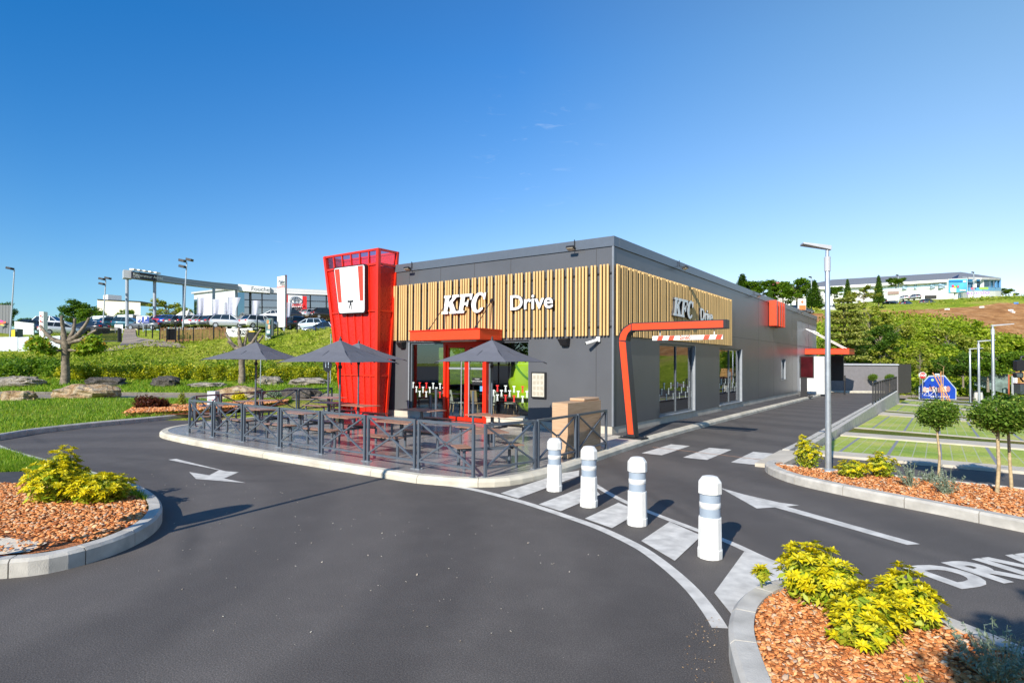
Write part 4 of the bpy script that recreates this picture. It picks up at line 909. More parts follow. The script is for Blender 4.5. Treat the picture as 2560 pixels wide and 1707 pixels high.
# ------------------------------------------------------------------ picnic tables
def picnic(L1=1.2, sp=1.16, two=False):
    t = thing('picnic_table', 'x', 'picnic table')
    w = .62; zb, zt = .40, .655
    b = MB(); b.box((0, 0, zt-.008), (L1 if not two else .62, w, .016)); b.build('table_top', WOODT, t, .003)
    b = MB(); b.tube([(0, 0, zb-.06), (0, 0, zt-.016)], .042, 10); b.build('pedestal', STEEL_D, t)
    b = MB(); b.bar((0, -sp/2, zb-.07), (0, sp/2, zb-.07), .06, .05); b.build('crossbeam', STEEL_D, t)
    for s in (-1, 1):
        b = MB(); b.box((0, s*sp/2, zb-.008), ((L1-.12) if not two else .44, .29, .016)); b.build('bench_seat', WOODT, t, .003)
        b = MB(); b.bar((-(L1/2-.12) if not two else -.19, s*sp/2, zb-.04), ((L1/2-.12) if not two else .19, s*sp/2, zb-.04), .05, .045); b.build('seat_beam', STEEL_D, t)
        for q in (-1, 1): b = MB(); x = q*(.5 if not two else .18); b.tube([(x, s*sp/2, 0), (x, s*sp/2, zb-.05)], .03, 10); b.build('leg', STEEL_D, t)
    return t
def setlab(t, loc, rz, lab, grp='bolted picnic tables on the terrace'): t.location = loc; t.rotation_euler = (0, 0, rz); t['label'] = lab; t['group'] = grp
pt = picnic(); setlab(pt, (-11.2, 8.72, .122), 0, 'picnic table with wooden top under the second parasol from the left')
for x, y, rz, lab in ((-14.72, 8.72, 0, 'picnic table with wooden top under the leftmost parasol'), (-12.85, 8.72, 0, 'picnic table between the two left front parasols'), (-9.22, 8.72, 0, 'picnic table without parasol in the front row left of the small corner table'),
                      (-8.66, 11.13, 0, 'picnic table under the parasol before the right shop window'), (-11.02, 11.13, 0, 'picnic table without parasol in front of the left red door jamb'), (-13.58, 11.13, 0, 'picnic table under the parasol closest to the red tower'),
                      (-15.15, 11.3, 0, 'picnic table left of the tower parasol, shaded dark'), (-17.3, 12.9, 0, 'farthest picnic table at the back left beside the round sign post'), (-17.55, 10.35, R(72), 'picnic table turned side-on along the left end railing')): dup(pt, loc=(x, y, .122), rz=rz, label=lab)
p2 = picnic(.62, 1.0, True); setlab(p2, (-6.72, 8.5, .122), R(57-90), 'small square two-seat picnic table in the front right corner of the terrace')
dup(p2, loc=(-16.62, 8.42, .122), rz=R(155-90), label='small square two-seat picnic table in the front left corner of the terrace')
# ------------------------------------------------------------------ parasols
def parasol(loc, s, rz, top, rim, lab, tilt=0):
    t = thing('parasol', lab, 'parasol', loc, rz, 'slate grey terrace parasols')
    b = MB(); b.tube([(0, 0, 0), (0, 0, top-.02)], .026, 10); b.build('pole', STEEL_D, t)
    b = MB(); ap = Vector((0, 0, top)); ring = []
    for k, (x, y) in enumerate([(-1, -1), (0, -1), (1, -1), (1, 0), (1, 1), (0, 1), (-1, 1), (-1, 0)]):
        m_ = 1.0 if k % 2 == 0 else .985; ring.append(Vector((x*s*m_, y*s*m_, rim+(0 if k % 2 == 0 else .015)+tilt*x*s)))
    vs = [ap]+ring; mids = []
    for k in range(8): mids.append(ap.lerp(ring[k], .5)-Vector((0, 0, .035)))
    vs += mids; n = 8
    fs = [(0, 9+k, 9+(k+1) % n) for k in range(n)]+[(9+k, 1+k, 1+(k+1) % n, 9+(k+1) % n) for k in range(n)]
    b.add(vs, fs); cv = b.build('canopy', CANVAS, t); so = cv.modifiers.new('solid', 'SOLIDIFY'); so.thickness = .006
    b = MB(); b.lathe([(.035, top-.015), (.03, top+.03), (.012, top+.05), (.02, top+.075), (.004, top+.085)], seg=10); b.build('finial', BLACK, t)
    for k in range(8):
        b = MB(); q = ring[k]; b.bar(ap-Vector((0, 0, .06)), q-Vector((0, 0, .02)), .014, .02); 
        if k % 2 == 0: b.tube([q-Vector((0, 0, .02)), q+(q-ap).normalized()*.05-Vector((0, 0, .02))], .012, 6)
        b.build('rib', BLACK, t)
    b = MB(); b.lathe([(.045, rim-.15), (.045, rim-.08)], seg=10); b.build('hub', BLACK, t); return t
parasol((-14.86, 8.72, .122), .93, R(25), 2.43, 1.95, 'slate grey square parasol, leftmost on the terrace')
parasol((-11.3, 8.72, .122), .95, R(17), 2.42, 1.90, 'slate grey square parasol in front of the red tower, front row')
parasol((-13.58, 11.13, .122), .95, R(10), 2.46, 1.98, 'slate grey square parasol half hidden behind its neighbour at the red tower')
parasol((-8.68, 11.13, .122), .95, R(6), 2.46, 1.93, 'slate grey square parasol in front of the red doors')
t = thing('sign_post', 'dark round notice on a slim dark post at the back left of the terrace', 'sign', (-17.9, 13.3, .12))
b = MB(); b.tube([(0, 0, 0), (0, 0, 2.0)], .035, 8); b.build('post', STEEL_D, t); b = MB(); b.tube([(0, -.045, 1.78), (.0, -.055, 1.78)], .26, 20); pl = b.build('disc', DARK, t)
text('symbol', 'i !', (0, -.06, 1.78), (1, 0, 0), (0, 0, 1), .3, mat('pale_blue', (.45, .55, .65), .5), pl, .001)
# ------------------------------------------------------------------ bollards
def bollard():
    t = thing('safety_bollard', 'x', 'bollard', group='white bollards along the hatched markings')
    def octa(prof, seg=10): b = MB(); b.lathe(prof, seg=seg, smooth=False); return b
    octa([(.128, .0), (.130, .09), (.122, .095), (.118, .42), (.115, .425)], 12).build('lower_sleeve', WHITEP, t)
    b = MB(); b.lathe([(.104, .42), (.103, .52), (.109, .525), (.109, .575), (.103, .58), (.102, .675)], seg=20); b.build('middle', WHITEP, t)
    b = MB(); b.lathe([(.1055, .428), (.1055, .518)], seg=20); b.build('reflective_band', REFL, t); b = MB(); b.lathe([(.1055, .582), (.1055, .668)], seg=20); b.build('reflective_band', REFL, t)
    octa([(.115, .67), (.124, .672), (.122, .79), (.082, .845), (.05, .853)], 10).build('cap', WHITEP, t, .004); return t
bo = bollard()
for i, (px, py, s, lab) in enumerate(((1775, 1392, 1, 'white reflective bollard, nearest the camera and largest'), (1593, 1311, 1, 'white reflective bollard, second nearest in the row of four'), (1472, 1265, 1, 'white reflective bollard, third from the front in the row of four'), (1386, 1226, .98, 'white reflective bollard, farthest of the four beside the terrace kerb'))):
    p = G(px, py); o = bo if i == 0 else dup(bo)
    o.location = (p.x, p.y, .003); o.rotation_euler = (0, 0, .4*i); o['label'] = lab; o.scale = (s, s, s)
# ------------------------------------------------------------------ drive-through equipment at the far end
t = thing('order_screen', 'black drive-through screen on a pedestal at the end of the footway', 'screen', (-6.25, 37.6, .12))
b = MB(); b.box((0, 0, .03), (.75, .5, .08)); b.build('base', DARK, t); b = MB(); b.box((-.05, 0, .6), (.33, .1, 1.1)); b.build('pedestal', DARK, t); b = MB(); b.box((.10, 0, 1.73), (.74, .14, 1.28)); cs = b.build('screen_case', BLACK, t, .01); b = MB(); b.box((.12, -.073, 1.73), (.64, .006, 1.18)); b.build('screen', mat('dark_red_screen', (.045, .004, .007), .12, var=.7, scale=1.5), cs)
t = thing('sign_board', 'plain light grey panel standing behind the black screen', 'board', (-6.45, 41.6, .12))
b = MB(); b.box((.1, 0, 1.2), (1.15, .12, 2.38)); b.build('panel', mat('pale_panel', (.62, .62, .62), .5), t, .01); b = MB(); b.box((.1, 0, .01), (1.2, .3, .03)); b.build('base', GALV, t)
t = thing('menu_display', 'large black menu display on legs beyond the light grey panel', 'display', (-6.1, 46.3, .0))
b = MB(); b.box((.1, 0, 1.75), (1.5, .18, 1.75)); b.build('display_case', BLACK, t, .01); b = MB(); b.box((-.35, 0, .45), (.35, .12, .9)); b.build('leg', DARK, t); b = MB(); b.box((0, 0, .03), (1.3, .6, .06)); b.build('base', DARK, t)
t = thing('speaker_post', 'slim dark intercom post in front of the grey enclosure wall', 'post', (-5.0, 44.5, 0)); b = MB(); b.tube([(0, 0, 0), (0, 0, 1.25)], .05, 8); b.build('shaft', DARK, t); b = MB(); b.box((0, -.02, 1.1), (.12, .1, .35)); b.build('intercom', BLACK, t)
en = thing('refuse_enclosure', 'long plain grey clad enclosure wall at the end of the lane', 'enclosure')
b = MB(); A_ = Vector((-8.6, 46.6, -.1)); B_ = Vector((-2.35, 51.6, -.1)); b.prism([A_, B_, B_+Vector((0, 0, 2.18)), A_+Vector((0, 0, 2.18))], Vector((-.12, .15, 0))); b.build('wall', mat('enclosure_cladding', (.20, .19, .20), .5), en)
b = MB(); b.bar(A_+Vector((0, 0, 2.1)), B_+Vector((0, 0, 2.1)), .22, .08); b.build('coping', mat('coping', (.5, .53, .58), .4), en)
b = MB(); b.prism([B_+Vector((.02, .02, 0)), B_+Vector((.75, 1.6, 0)), B_+Vector((.75, 1.6, 2.15)), B_+Vector((.02, .02, 2.15))], Vector((-.1, .05, 0))); b.build('side_gate', mat('dark_gate', (.05, .045, .04), .6), en)
rebase(en, (-5.5, 49.2, 0))
kerb('enclosure_kerb', [(-9.0, 45.3, 0), (-6.0, 47.2, 0), (-4.2, 48.6, 0), (-3.0, 49.5, 0)], 1, .5, .12, -.03, KERB_OLD, 2)
rl = thing('lane_railing', 'black picket railing on the retaining wall between lane and parking', 'railing')
pa, pb = Vector((-2.56, 33.5, .09)), Vector((-2.44, 53, .09)); Ln = (pb-pa).length
for k in range(14):
    p = pa.lerp(pb, k/13); b = MB(); b.box(p+Vector((0, 0, .52)), (.06, .06, 1.04)); b.build('post', DARK, rl)
for z in (1.03, .12): b = MB(); b.bar(pa+Vector((0, 0, z)), pb+Vector((0, 0, z)), .045, .035); b.build('rail', DARK, rl)
b = MB()
for k in range(72): p = pa.lerp(pb, k/71.0); b.box(p+Vector((0, 0, .57)), (.012, .016, .9))
b.build('pickets', DARK, rl); rebase(rl, (-2.5, 43.2, .09))
b = MB()
for k in range(30): p = pa.lerp(pb, k/29); b.box(p+Vector((.05, 0, -.05)), (.03, .08, .18))
o = b.build('fixing_plates', GALV, rl); o.data.transform(Matrix.Translation((2.5, -43.2, -.09)))
# ------------------------------------------------------------------ foliage builders
def blob_points(cs, n, shell=.55):
    """cs: (x,y,z,rx,ry,rz) blobs; points biased to the outside of each blob"""
    vol = np.array([c[3]*c[4]*c[5] for c in cs])**.67; k = rng.choice(len(cs), n, p=vol/vol.sum()); C = np.array(cs)[k]
    d = rng.normal(size=(n, 3)); d /= np.linalg.norm(d, axis=1)[:, None]; r = (shell+(1-shell)*rng.random(n))[:, None]
    r = r*(.82+.36*rng.random((n, 1)))
    return C[:, :3]+d*r*C[:, 3:6]
def ball_tree(s=1):
    t = thing('topiary_tree', 'x', 'tree'); b = MB(); b.tube([(0, 0, 0), (.02, .01, .38), (-.01, 0, .75), (0, .01, 1.02)], [.022, .019, .017, .015], 8); b.build('trunk', mat('young_bark', (.42, .32, .18), .8, var=.3, scale=20), t)
    b = MB()
    for k in range(16):
        a = rng.uniform(0, 6.28); e = rng.uniform(.2, 1.3); b.tube([(0, 0, .76+.2*rng.random()), (.24*math.cos(a), .24*math.sin(a), 1.02+.2*math.sin(e))], [.008, .003], 4)
    cr = [(0, 0, 1.09, .28, .28, .22), (.10, .05, 1.13, .22, .22, .19), (-.11, 0, 1.06, .21, .2, .17), (0, -.1, 1.04, .22, .21, .18)]
    c_ = leaves('crown', np.vstack([blob_points(cr, 5200, .7), blob_points([(0, 0, 1.09, .33, .33, .27)], 420, .85)]), LEAF_B, .024, t, 1.7); b.build('branches', BARK, c_); return t
bt = ball_tree()
for i, (p, s, lab) in enumerate((((.0, 12.28), 1.0, 'round clipped standard tree, leftmost in the right planting bed'), ((.71, 11.44), (1.28, 1.28, 1.06), 'round clipped standard tree with leaning stem in front of its twin'), ((.92, 11.98), (1.2, 1.2, 1.1), 'round clipped standard tree at the right frame edge, behind its twin'))):
    o = bt if i == 0 else dup(bt); o.location = (p[0], p[1], .12); o.scale = (s,)*3 if isinstance(s, float) else s; o.rotation_euler = (R(-1.5*i), R(3.5 if i else 0), i*.6); o['label'] = lab; o['group'] = 'round clipped standard trees'
for (px, py, lab) in ((2182, 945, 'small round clipped standard tree before the grey enclosure, behind the railing end'), (2224, 947, 'small round clipped standard tree before the grey enclosure, further right')):
    p = PD(px, py, 42.5); o = dup(bt, loc=(p.x, p.y, 0), scale=1.0); o['label'] = lab; o['group'] = 'round clipped standard trees'
# choisya: whorls of pointed leaflets
def whorls(cs, nrm, m, name, parent, L=.055, per=9, low=False):
    V = []; 
    for (c, n0) in zip(cs, nrm):
        n0 = Vector(n0).normalized(); a = n0.orthogonal().normalized(); q = n0.cross(a); ph = random.random()*6.28
        for ring, (cnt, tilt, sc) in enumerate(((per, .35, 1.0), (per-3, .9, .7))):
            for k in range(cnt):
                t = ph+ring*.4+2*math.pi*k/cnt+random.uniform(-.15, .15); dr_ = (a*math.cos(t)+q*math.sin(t)); ll = L*sc*random.uniform(.75, 1.2); tl = tilt+random.uniform(-.25, .2)
                tip = Vector(c)+(dr_*math.cos(tl)+n0*math.sin(tl))*ll; tip.z -= ll*.12; mid = Vector(c)+(dr_*math.cos(tl)+n0*math.sin(tl))*ll*.55+n0*ll*.06; sd_ = n0.cross(dr_).normalized()*ll*.17
                V += [Vector(c), mid+sd_, tip, mid-sd_]
    V = np.array([tuple(v) for v in V]); n = len(V)//4
    return npmesh(name, V, np.arange(4*n).reshape(n, 4), m, parent)
def choisya(loc, blobs, n, lab, L=.06, grp=None, cat='shrub'):
    t = thing('golden_shrub', lab, cat, loc, group=grp)
    C_ = []; N_ = []
    for k in range(n):
        bl = blobs[random.choices(range(len(blobs)), [b_[3]**2*b_[4] for b_ in blobs])[0]]
        d = Vector((random.gauss(0, 1), random.gauss(0, 1), abs(random.gauss(0, 1))*1.1-.15)).normalized(); r = random.uniform(.82, 1.12)
        C_.append((bl[0]+d.x*r*bl[3], bl[1]+d.y*r*bl[3], max(.03, bl[2]+d.z*r*bl[4]))); N_.append((d.x*.6+random.uniform(-.25, .25), d.y*.6+random.uniform(-.25, .25), .75+d.z*.5))
    whorls(C_, N_, LEAF_Y, 'foliage', t, L)
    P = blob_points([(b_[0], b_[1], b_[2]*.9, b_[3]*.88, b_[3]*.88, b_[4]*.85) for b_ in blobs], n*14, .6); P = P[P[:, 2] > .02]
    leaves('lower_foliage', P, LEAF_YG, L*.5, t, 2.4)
    b = MB()
    for c in C_[::2]:
        bl = min(blobs, key=lambda q: (q[0]-c[0])**2+(q[1]-c[1])**2); b.tube([(bl[0]*.9+c[0]*.1, bl[1]*.9+c[1]*.1, 0), ((bl[0]+c[0])/2, (bl[1]+c[1])/2, c[2]*.6), c], [.007, .005, .003], 4)
    b.build('stems', mat('green_stem', (.16, .2, .05), .7), t); return t
choisya((-.83, 5.28, .15), [(0, 0, .17, .25, .26), (.14, -.05, .19, .22, .22)], 110, 'large golden leaved shrub at the tip of the near bed, left of two')
choisya((-.40, 4.88, .15), [(0, 0, .10, .24, .20), (-.03, -.26, .07, .19, .16), (.03, .1, .11, .18, .18)], 112, 'large golden leaved shrub spilling forward over the near bed')
choisya((-.22, 5.26, .15), [(0, 0, .14, .17, .24), (.09, -.08, .13, .15, .20)], 72, 'large golden leaved shrub at the right of the near bed, partly shaded')
choisya((-1.20, 5.25, .15), [(0, 0, .13, .05, .06)], 6, 'tiny golden sprig at the very tip of the near bed')
gl = 'golden shrubs in the planting beds'
choisya((-9.55, 2.78, .15), [(0, 0, .24, .36, .30), (-.1, .1, .42, .2, .28)], 120, 'golden leaved shrub on the left island, taller left one', .07, gl)
choisya((-9.1, 3.1, .15), [(0, 0, .16, .36, .2), (.12, .1, .16, .3, .2)], 110, 'golden leaved shrub on the left island, low right one', .07, gl)
choisya((-1.95, 12.0, .13), [(0, 0, .22, .24, .26), (-.05, 0, .42, .12, .18)], 75, 'golden shrub in the right bed left of the lamp post', .05, gl)
choisya((-1.18, 11.45, .13), [(0, 0, .13, .24, .16)], 60, 'low variegated golden shrub in the right bed just right of the lamp post', .045, gl)
choisya((-.78, 11.8, .13), [(0, 0, .17, .24, .2), (-.05, 0, .28, .1, .16)], 60, 'golden shrub in the right bed, third from the left', .05, gl)
def wispy(loc, h, r, n, lab, m=LEAF_SILVER, grp='silvery lavender bushes'):
    t = thing('lavender_bush', lab, 'shrub', loc, group=grp); b = MB(); P = []
    for k in range(n):
        a = random.uniform(0, 6.28); q = random.uniform(.2, 1)*r; hh = h*random.uniform(.55, 1.05)*(1-.3*q/r); p0 = Vector((.15*q*math.cos(a), .15*q*math.sin(a), 0)); p1 = Vector((.7*q*math.cos(a), .7*q*math.sin(a), hh*.6)); p2 = Vector((q*math.cos(a), q*math.sin(a), hh))
        b.tube([p0, p1, p2], [.004, .003, .002], 4)
        for s in range(26): u = random.uniform(.2, 1); c = p1.lerp(p2, (u-.5)*2) if u > .5 else p0.lerp(p1, u*2); P.append(c+Vector((random.gauss(0, .01), random.gauss(0, .01), random.gauss(0, .006))))
    b.build('stems', mat('silver_stem', (.25, .3, .2), .8), t); leaves('foliage', np.array([tuple(p) for p in P]), m, .013, t, 3.0); return t
wispy((.28, 4.62, .13), .42, .30, 34, 'silvery lavender bush in the shaded near bed at the right frame edge')
wispy((-.12, 3.98, .13), .2, .06, 8, 'small pale sprig at the bottom of the near bed', LEAF_YG, None)
wispy((-.35, 11.15, .12), .42, .24, 22, 'silvery lavender bush in the right bed, left of three'); wispy((-.12, 11.75, .12), .3, .2, 16, 'silvery lavender bush in the right bed, small one at the back'); wispy((.12, 10.85, .12), .42, .28, 26, 'silvery lavender bush in the right bed beside the first clipped tree')
# mulch chips
def chips(name, poly, n, size, z, lab, m=CHIP, flat=.20, avoid=None):
    P = [Vector((p[0], p[1], 0)) for p in poly]; tri = tessellate_polygon([P]); A = np.array([[tuple(P[i])[:2] for i in t] for t in tri])
    ar = np.abs(np.cross(A[:, 1]-A[:, 0], A[:, 2]-A[:, 0]))/2; k = rng.choice(len(A), n, p=ar/ar.sum()); u = rng.random((n, 1)); v = rng.random((n, 1)); fl = (u+v) > 1; u = np.where(fl, 1-u, u); v = np.where(fl, 1-v, v)
    xy = A[k, 0]+(A[k, 1]-A[k, 0])*u+(A[k, 2]-A[k, 0])*v
    # low irregular pebble: 6-gon top and bottom
    m_ = 6; ang = np.arange(m_)*2*math.pi/m_
    V = []; 
    s = size*(.45+.9*rng.random(n)**1.6); el = .6+.4*rng.random(n); rot = rng.random(n)*6.28; tx = rng.normal(0, .28, n); ty = rng.normal(0, .28, n); jit = .75+.5*rng.random((n, m_))
    base = np.stack([np.cos(ang)[None]*jit, np.sin(ang)[None]*jit*el[:, None]], 2)*s[:, None, None]*.5
    c, sn = np.cos(rot)[:, None], np.sin(rot)[:, None]; bx = base[..., 0]*c-base[..., 1]*sn; by = base[..., 0]*sn+base[..., 1]*c
    hz = (s*flat)[:, None]
    zz = z+s*.14+rng.random(n)*size*.45
    def layer(sc, h): X = xy[:, 0:1]+bx*sc; Y = xy[:, 1:2]+by*sc; Z = zz[:, None]+h+(bx*tx[:, None]+by*ty[:, None])*sc; return np.stack([X, Y, Z], 2)
    V = np.concatenate([layer(1.0, 0*hz), layer(.62, hz*.5), layer(.75, -hz*.5)], 1)  # (n,18,3)
    q = []
    for i in range(m_): j = (i+1) % m_; q += [(i, j, m_+j, m_+i), (2*m_+i, 2*m_+j, j, i)]
    q += [(m_, m_+1, m_+2, m_+3), (m_, m_+3, m_+4, m_+5)]
    q = np.array(q); Fq = (q[None]+(np.arange(n)*3*m_)[:, None, None]).reshape(-1, 4)
    o = npmesh(name, V.reshape(-1, 3), Fq, m); return tag(o, lab, 'mulch', kind='stuff')
chips('mulch', [(.6, 5.05), (0, 5.42), (-.4, 5.62), (-.8, 5.68), (-1.0, 5.55), (-1.12, 5.3), (-1.16, 4.9), (-1.13, 4.6), (-1.02, 4.2), (-.78, 3.6), (.3, 3.5), (1.2, 4.2)], 7500, .042, .13, 'orange stone mulch covering the near bed')
chips('mulch', [(-2.5, 12.0), (-2.5, 11.8), (-2.2, 11.35), (-1.75, 10.93), (-.75, 10.42), (0, 10.08), (.9, 9.7), (2.6, 9.0), (4.6, 8.2), (4.6, 12.0)], 17000, .045, .12, 'orange stone mulch covering the right planting bed')
chips('mulch', [(-9.9, 3.55), (-9.2, 3.56), (-8.6, 3.5), (-8.0, 3.28), (-7.55, 3.0), (-7.25, 2.6), (-7.14, 2.3), (-7.9, 2.1), (-8.7, 1.7), (-9.9, .2), (-12.5, .4), (-12.3, 2.3)], 19000, .048, .15, 'orange stone mulch covering the left island')
chips('gravel', [(-7.3, 2.25), (-7.15, 2.0), (-7.3, 1.75), (-8.1, 1.25), (-9.3, .9), (-8.6, 1.75)], 260, .05, .165, 'scattered orange chips on the pale gravel patch')
chips('debris', [(-1.45, 4.9), (-1.34, 4.5), (-1.2, 3.9), (-1.0, 3.5), (-1.15, 3.4), (-1.4, 3.9), (-1.6, 4.6)], 120, .012, .0, 'small tan crumbs swept along the near kerb', m_island('crumbs', [(0, (.25, .14, .07)), (.6, (.4, .28, .16)), (1, (.55, .48, .4))]))
chips('debris', [(-12, 5), (-3, 6), (-2, 4), (-4, 2.2), (-7, 2.5)], 170, .016, .0, 'pale grit scattered on the forecourt asphalt', m_island('grit', [(0, (.3, .25, .2)), (1, (.6, .57, .5))]))
# grass blades
def blades(name, xyz, h, lab, m=GRASSB, w=.012, cat='grass'):
    n = len(xyz); P = np.asarray(xyz); a = rng.random(n)*6.28; hh = h*(.5+.9*rng.random(n)); ww = w*(.6+.8*rng.random(n)); ln = rng.normal(0, .35, (n, 2))*hh[:, None]
    dx = np.stack([np.cos(a)*ww, np.sin(a)*ww, 0*a], 1); tip = P+np.stack([ln[:, 0], ln[:, 1], hh], 1)
    V = np.stack([P-dx, P+dx, tip], 1).reshape(-1, 3); o = npmesh(name, V, np.arange(3*n).reshape(n, 3), m); return tag(o, lab, cat, kind='stuff')
def inpoly(pts, poly):
    x, y = pts[:, 0], pts[:, 1]; r = np.zeros(len(pts), bool); j = len(poly)-1
    for i in range(len(poly)):
        xi, yi = poly[i][:2]; xj, yj = poly[j][:2]
        r ^= ((yi > y) != (yj > y)) & (x < (xj-xi)*(y-yi)/(yj-yi+1e-12)+xi); j = i
    return r
p_ = rng.uniform([-16.5, 1.5], [-8.2, 3.85], (60000, 2)); isl_g = [(-16.5, 3.68), (-12.8, 3.7), (-11, 3.74), (-9.9, 3.74), (-8.9, 3.62), (-8.6, 3.5), (-9.9, 3.5), (-10.8, 3.0), (-12.3, 2.3), (-14, 1.6), (-16.5, 1.6)]
p_ = p_[inpoly(p_, isl_g)]; p_ = p_[~inpoly(p_, [(-12.5, 3.2), (-11.2, 3.0), (-10.5, 2.6), (-11.2, 1.6), (-13.5, 2)])]
blades('grass', np.column_stack([p_, np.full(len(p_), .135)]), .085, 'long grass on the back of the left island', w=.008)
# lawn blades
q_ = []
for i in ok[:-1]:
    for _ in range(760):
        t = random.random()**1.2; k = t*nrow; k0 = int(min(nrow-1, k)); f = k-k0; g = random.random()
        A0 = lawn_pts[i*(nrow+1)+k0]*(1-f)+lawn_pts[i*(nrow+1)+k0+1]*f; A1 = lawn_pts[(i+1)*(nrow+1)+k0]*(1-f)+lawn_pts[(i+1)*(nrow+1)+k0+1]*f; q_.append(A0*(1-g)+A1*g)
q_ = np.array(q_)
blades('lawn_blades', q_, .10, 'tufted lawn between the curved kerb and the side road', w=.014)
# verge grass beyond the side road
V_ = []
for _ in range(16000):
    d = random.uniform(31.2, 36.5); px = random.uniform(-60, 930); V_.append(GR(d, px))
blades('verge_grass', np.array([tuple(v) for v in V_]), .16, 'rough grass on the verge beyond the side road', w=.022)
def inearth(px, v, d, m=0):
    yp = hor(px)-(v.z-H)*F/d
    bot = lerp(px, [1850, 2040, 2090, 2200, 2300, 2400, 2480, 2560, 2900], [812, 812, 788, 786, 792, 800, 830, 880, 890])
    return yp < bot-m and yp > lerp(px, [2040, 2200, 2300, 2560, 2900], [780, 770, 766, 745, 740])
# slope scrub on both banks: uncountable undergrowth
def bank(name, n, dr_, pr, sz, m, lab, dens=None, lift=.25, asp=1.4):
    P = []; hill = dr_[0] > 55
    while len(P) < n:
        d = random.uniform(*dr_); px = random.uniform(*pr)
        if dens and random.random() > dens(d, px): continue
        v = GR(d, px)
        if hill and inearth(px, v, d): continue
        P.append((v.x+random.gauss(0, .1), v.y+random.gauss(0, .1), v.z+random.random()**2*lift))
    o = leaves(name, np.array(P), m, sz, None, asp); return tag(o, lab, 'undergrowth', kind='stuff')
def clump(d, px): 
    v = GR(d, px); return .12+.88*(math.sin(v.x*1.1+2*math.sin(v.y*.5))*math.sin(v.y*1.3+v.x*.4) > .25)
bank('bank_undergrowth', 10000, (35.5, 47.6), (-80, 900), .09, LEAF_L, 'low green and yellow scrub covering the left bank', clump, .26)
bank('bank_undergrowth', 12000, (35.5, 49.5), (-80, 900), .09, LEAF_S, 'dry pale grass tufts across the left bank', None, .2, 2.4)
bank('bank_undergrowth', 5000, (35.5, 43), (-80, 900), .10, LEAF_G, 'darker green weeds across the left bank', clump, .35)
bank('hill_undergrowth', 34000, (60, 112), (1980, 2760), .32, LEAF_L, 'bright green undergrowth covering the right hillside', lambda d, px: 1 if d < 88 else .4, 1.3)
bank('hill_undergrowth', 12000, (60, 124), (1980, 2760), .30, LEAF_S, 'pale new growth across the right hillside', None, .8, 2)
# hedge row at the foot of the left bank
hd = thing('hedge_row', 'yellow green hedge of low shrubs along the foot of the left bank', 'hedge'); bl = []
for i in range(34):
    px = 150+21.5*i+random.uniform(-6, 6); v = GR(35.8+random.uniform(-.3, .3), px); bl.append((v.x, v.y, v.z+.48+random.uniform(-.08, .08), .40, .40, .48+random.uniform(-.08, .12)))
P_ = blob_points(bl, 12000, .55); leaves('foliage', P_, m_leaf('hedge_leaf', [(0, (.18, .24, .012)), (.5, (.38, .40, .015)), (1, (.60, .54, .03))]), .085, hd); rebase(hd, GR(35.8, 500))
hd2 = thing('thicket', 'dense dark green bramble thicket at the far left of the bank', 'shrub'); bl = []
for i in range(22): px = random.uniform(-60, 150); d = random.uniform(36, 40.5); v = GR(d, px); bl.append((v.x, v.y, v.z+.4, .75, .75, .6))
leaves('foliage', blob_points(bl, 9000, .5), LEAF_G, .11, hd2); rebase(hd2, GR(38, 60))
# ------------------------------------------------------------------ rocks
def rock(px, py, wpx, hpx, m, lab, d=None, seed=0, base=None):
    random.seed(seed+11); p = base if base is not None else hit(px, py, 14)
    dd = du(p.x, p.y)[0]; w_ = wpx/F*dd; h_ = hpx/F*dd
    import mathutils
    nu, nv = 26, 13; vs = []
    off = Vector((seed*3.1, seed*1.7, 0))
    for j in range(nv+1):
        ph = math.pi*j/nv
        for i in range(nu):
            th = 2*math.pi*i/nu; v = Vector((math.sin(ph)*math.cos(th), math.sin(ph)*math.sin(th), math.cos(ph)))
            # squarish slab
            s = 1/max(abs(v.x)**3+abs(v.y)**3+abs(v.z)**3, 1e-6)**(1/3.0); v2 = v*s
            n_ = mathutils.noise.fractal(v2*1.6+off, 1.0, 2.0, 4); n3 = mathutils.noise.fractal(v2*4+off, .8, 2.0, 3)
            rr = 1+.26*n_+.10*n3; q = Vector((v2.x*w_*.5*rr, v2.y*w_*.34*rr, v2.z*h_*.62*rr))
            q.z += h_*.40; vs.append(q)
    b = MB(); b.add(vs, [(j*nu+i, (j+1)*nu+i, (j+1)*nu+(i+1) % nu, j*nu+(i+1) % nu) for j in range(nv) for i in range(nu)])
    t = tag(b.build('boulder', m), lab, 'boulder', 'boulders set along the side road'); t.location = p; t.rotation_euler = (0, 0, yaw+random.uniform(-.15, .15)); return t
def onlawn(px, py):
    p = G(px, py, .22); return Vector((p.x, p.y, lawn_z(p.x, p.y)-.03))
rock(48, 966, 95, 24, ROCK3, 'low lichen covered pale boulder at the far left beyond the side road', seed=1)
rock(222, 992, 140, 34, ROCK1, 'largest ochre boulder slab standing on the lawn left of the terrace', base=onlawn(222, 994), seed=2)
rock(48, 999, 75, 24, ROCK1, 'small ochre boulder on the lawn at the left frame edge', base=onlawn(48, 1001), seed=3)
rock(265, 965, 84, 22, ROCK2, 'dark wedge boulder beyond the side road right behind the largest slab', seed=4)
rock(414, 966, 62, 24, ROCK2, 'blackish block boulder beyond the side road', seed=5)
rock(519, 967, 84, 10, ROCK3, 'very flat pale boulder beyond the side road', seed=6)
rock(602, 1000, 110, 34, ROCK1, 'ochre and white boulder behind the terrace railing beside the yellow plant', base=onlawn(600, 998), seed=7)
rock(672, 962, 60, 20, ROCK3, 'grey brown boulder beyond the road right of the pruned trunk', seed=8)
rock(775, 961, 88, 15, ROCK3, 'long flat grey boulder beyond the road left of the red tower', seed=9)
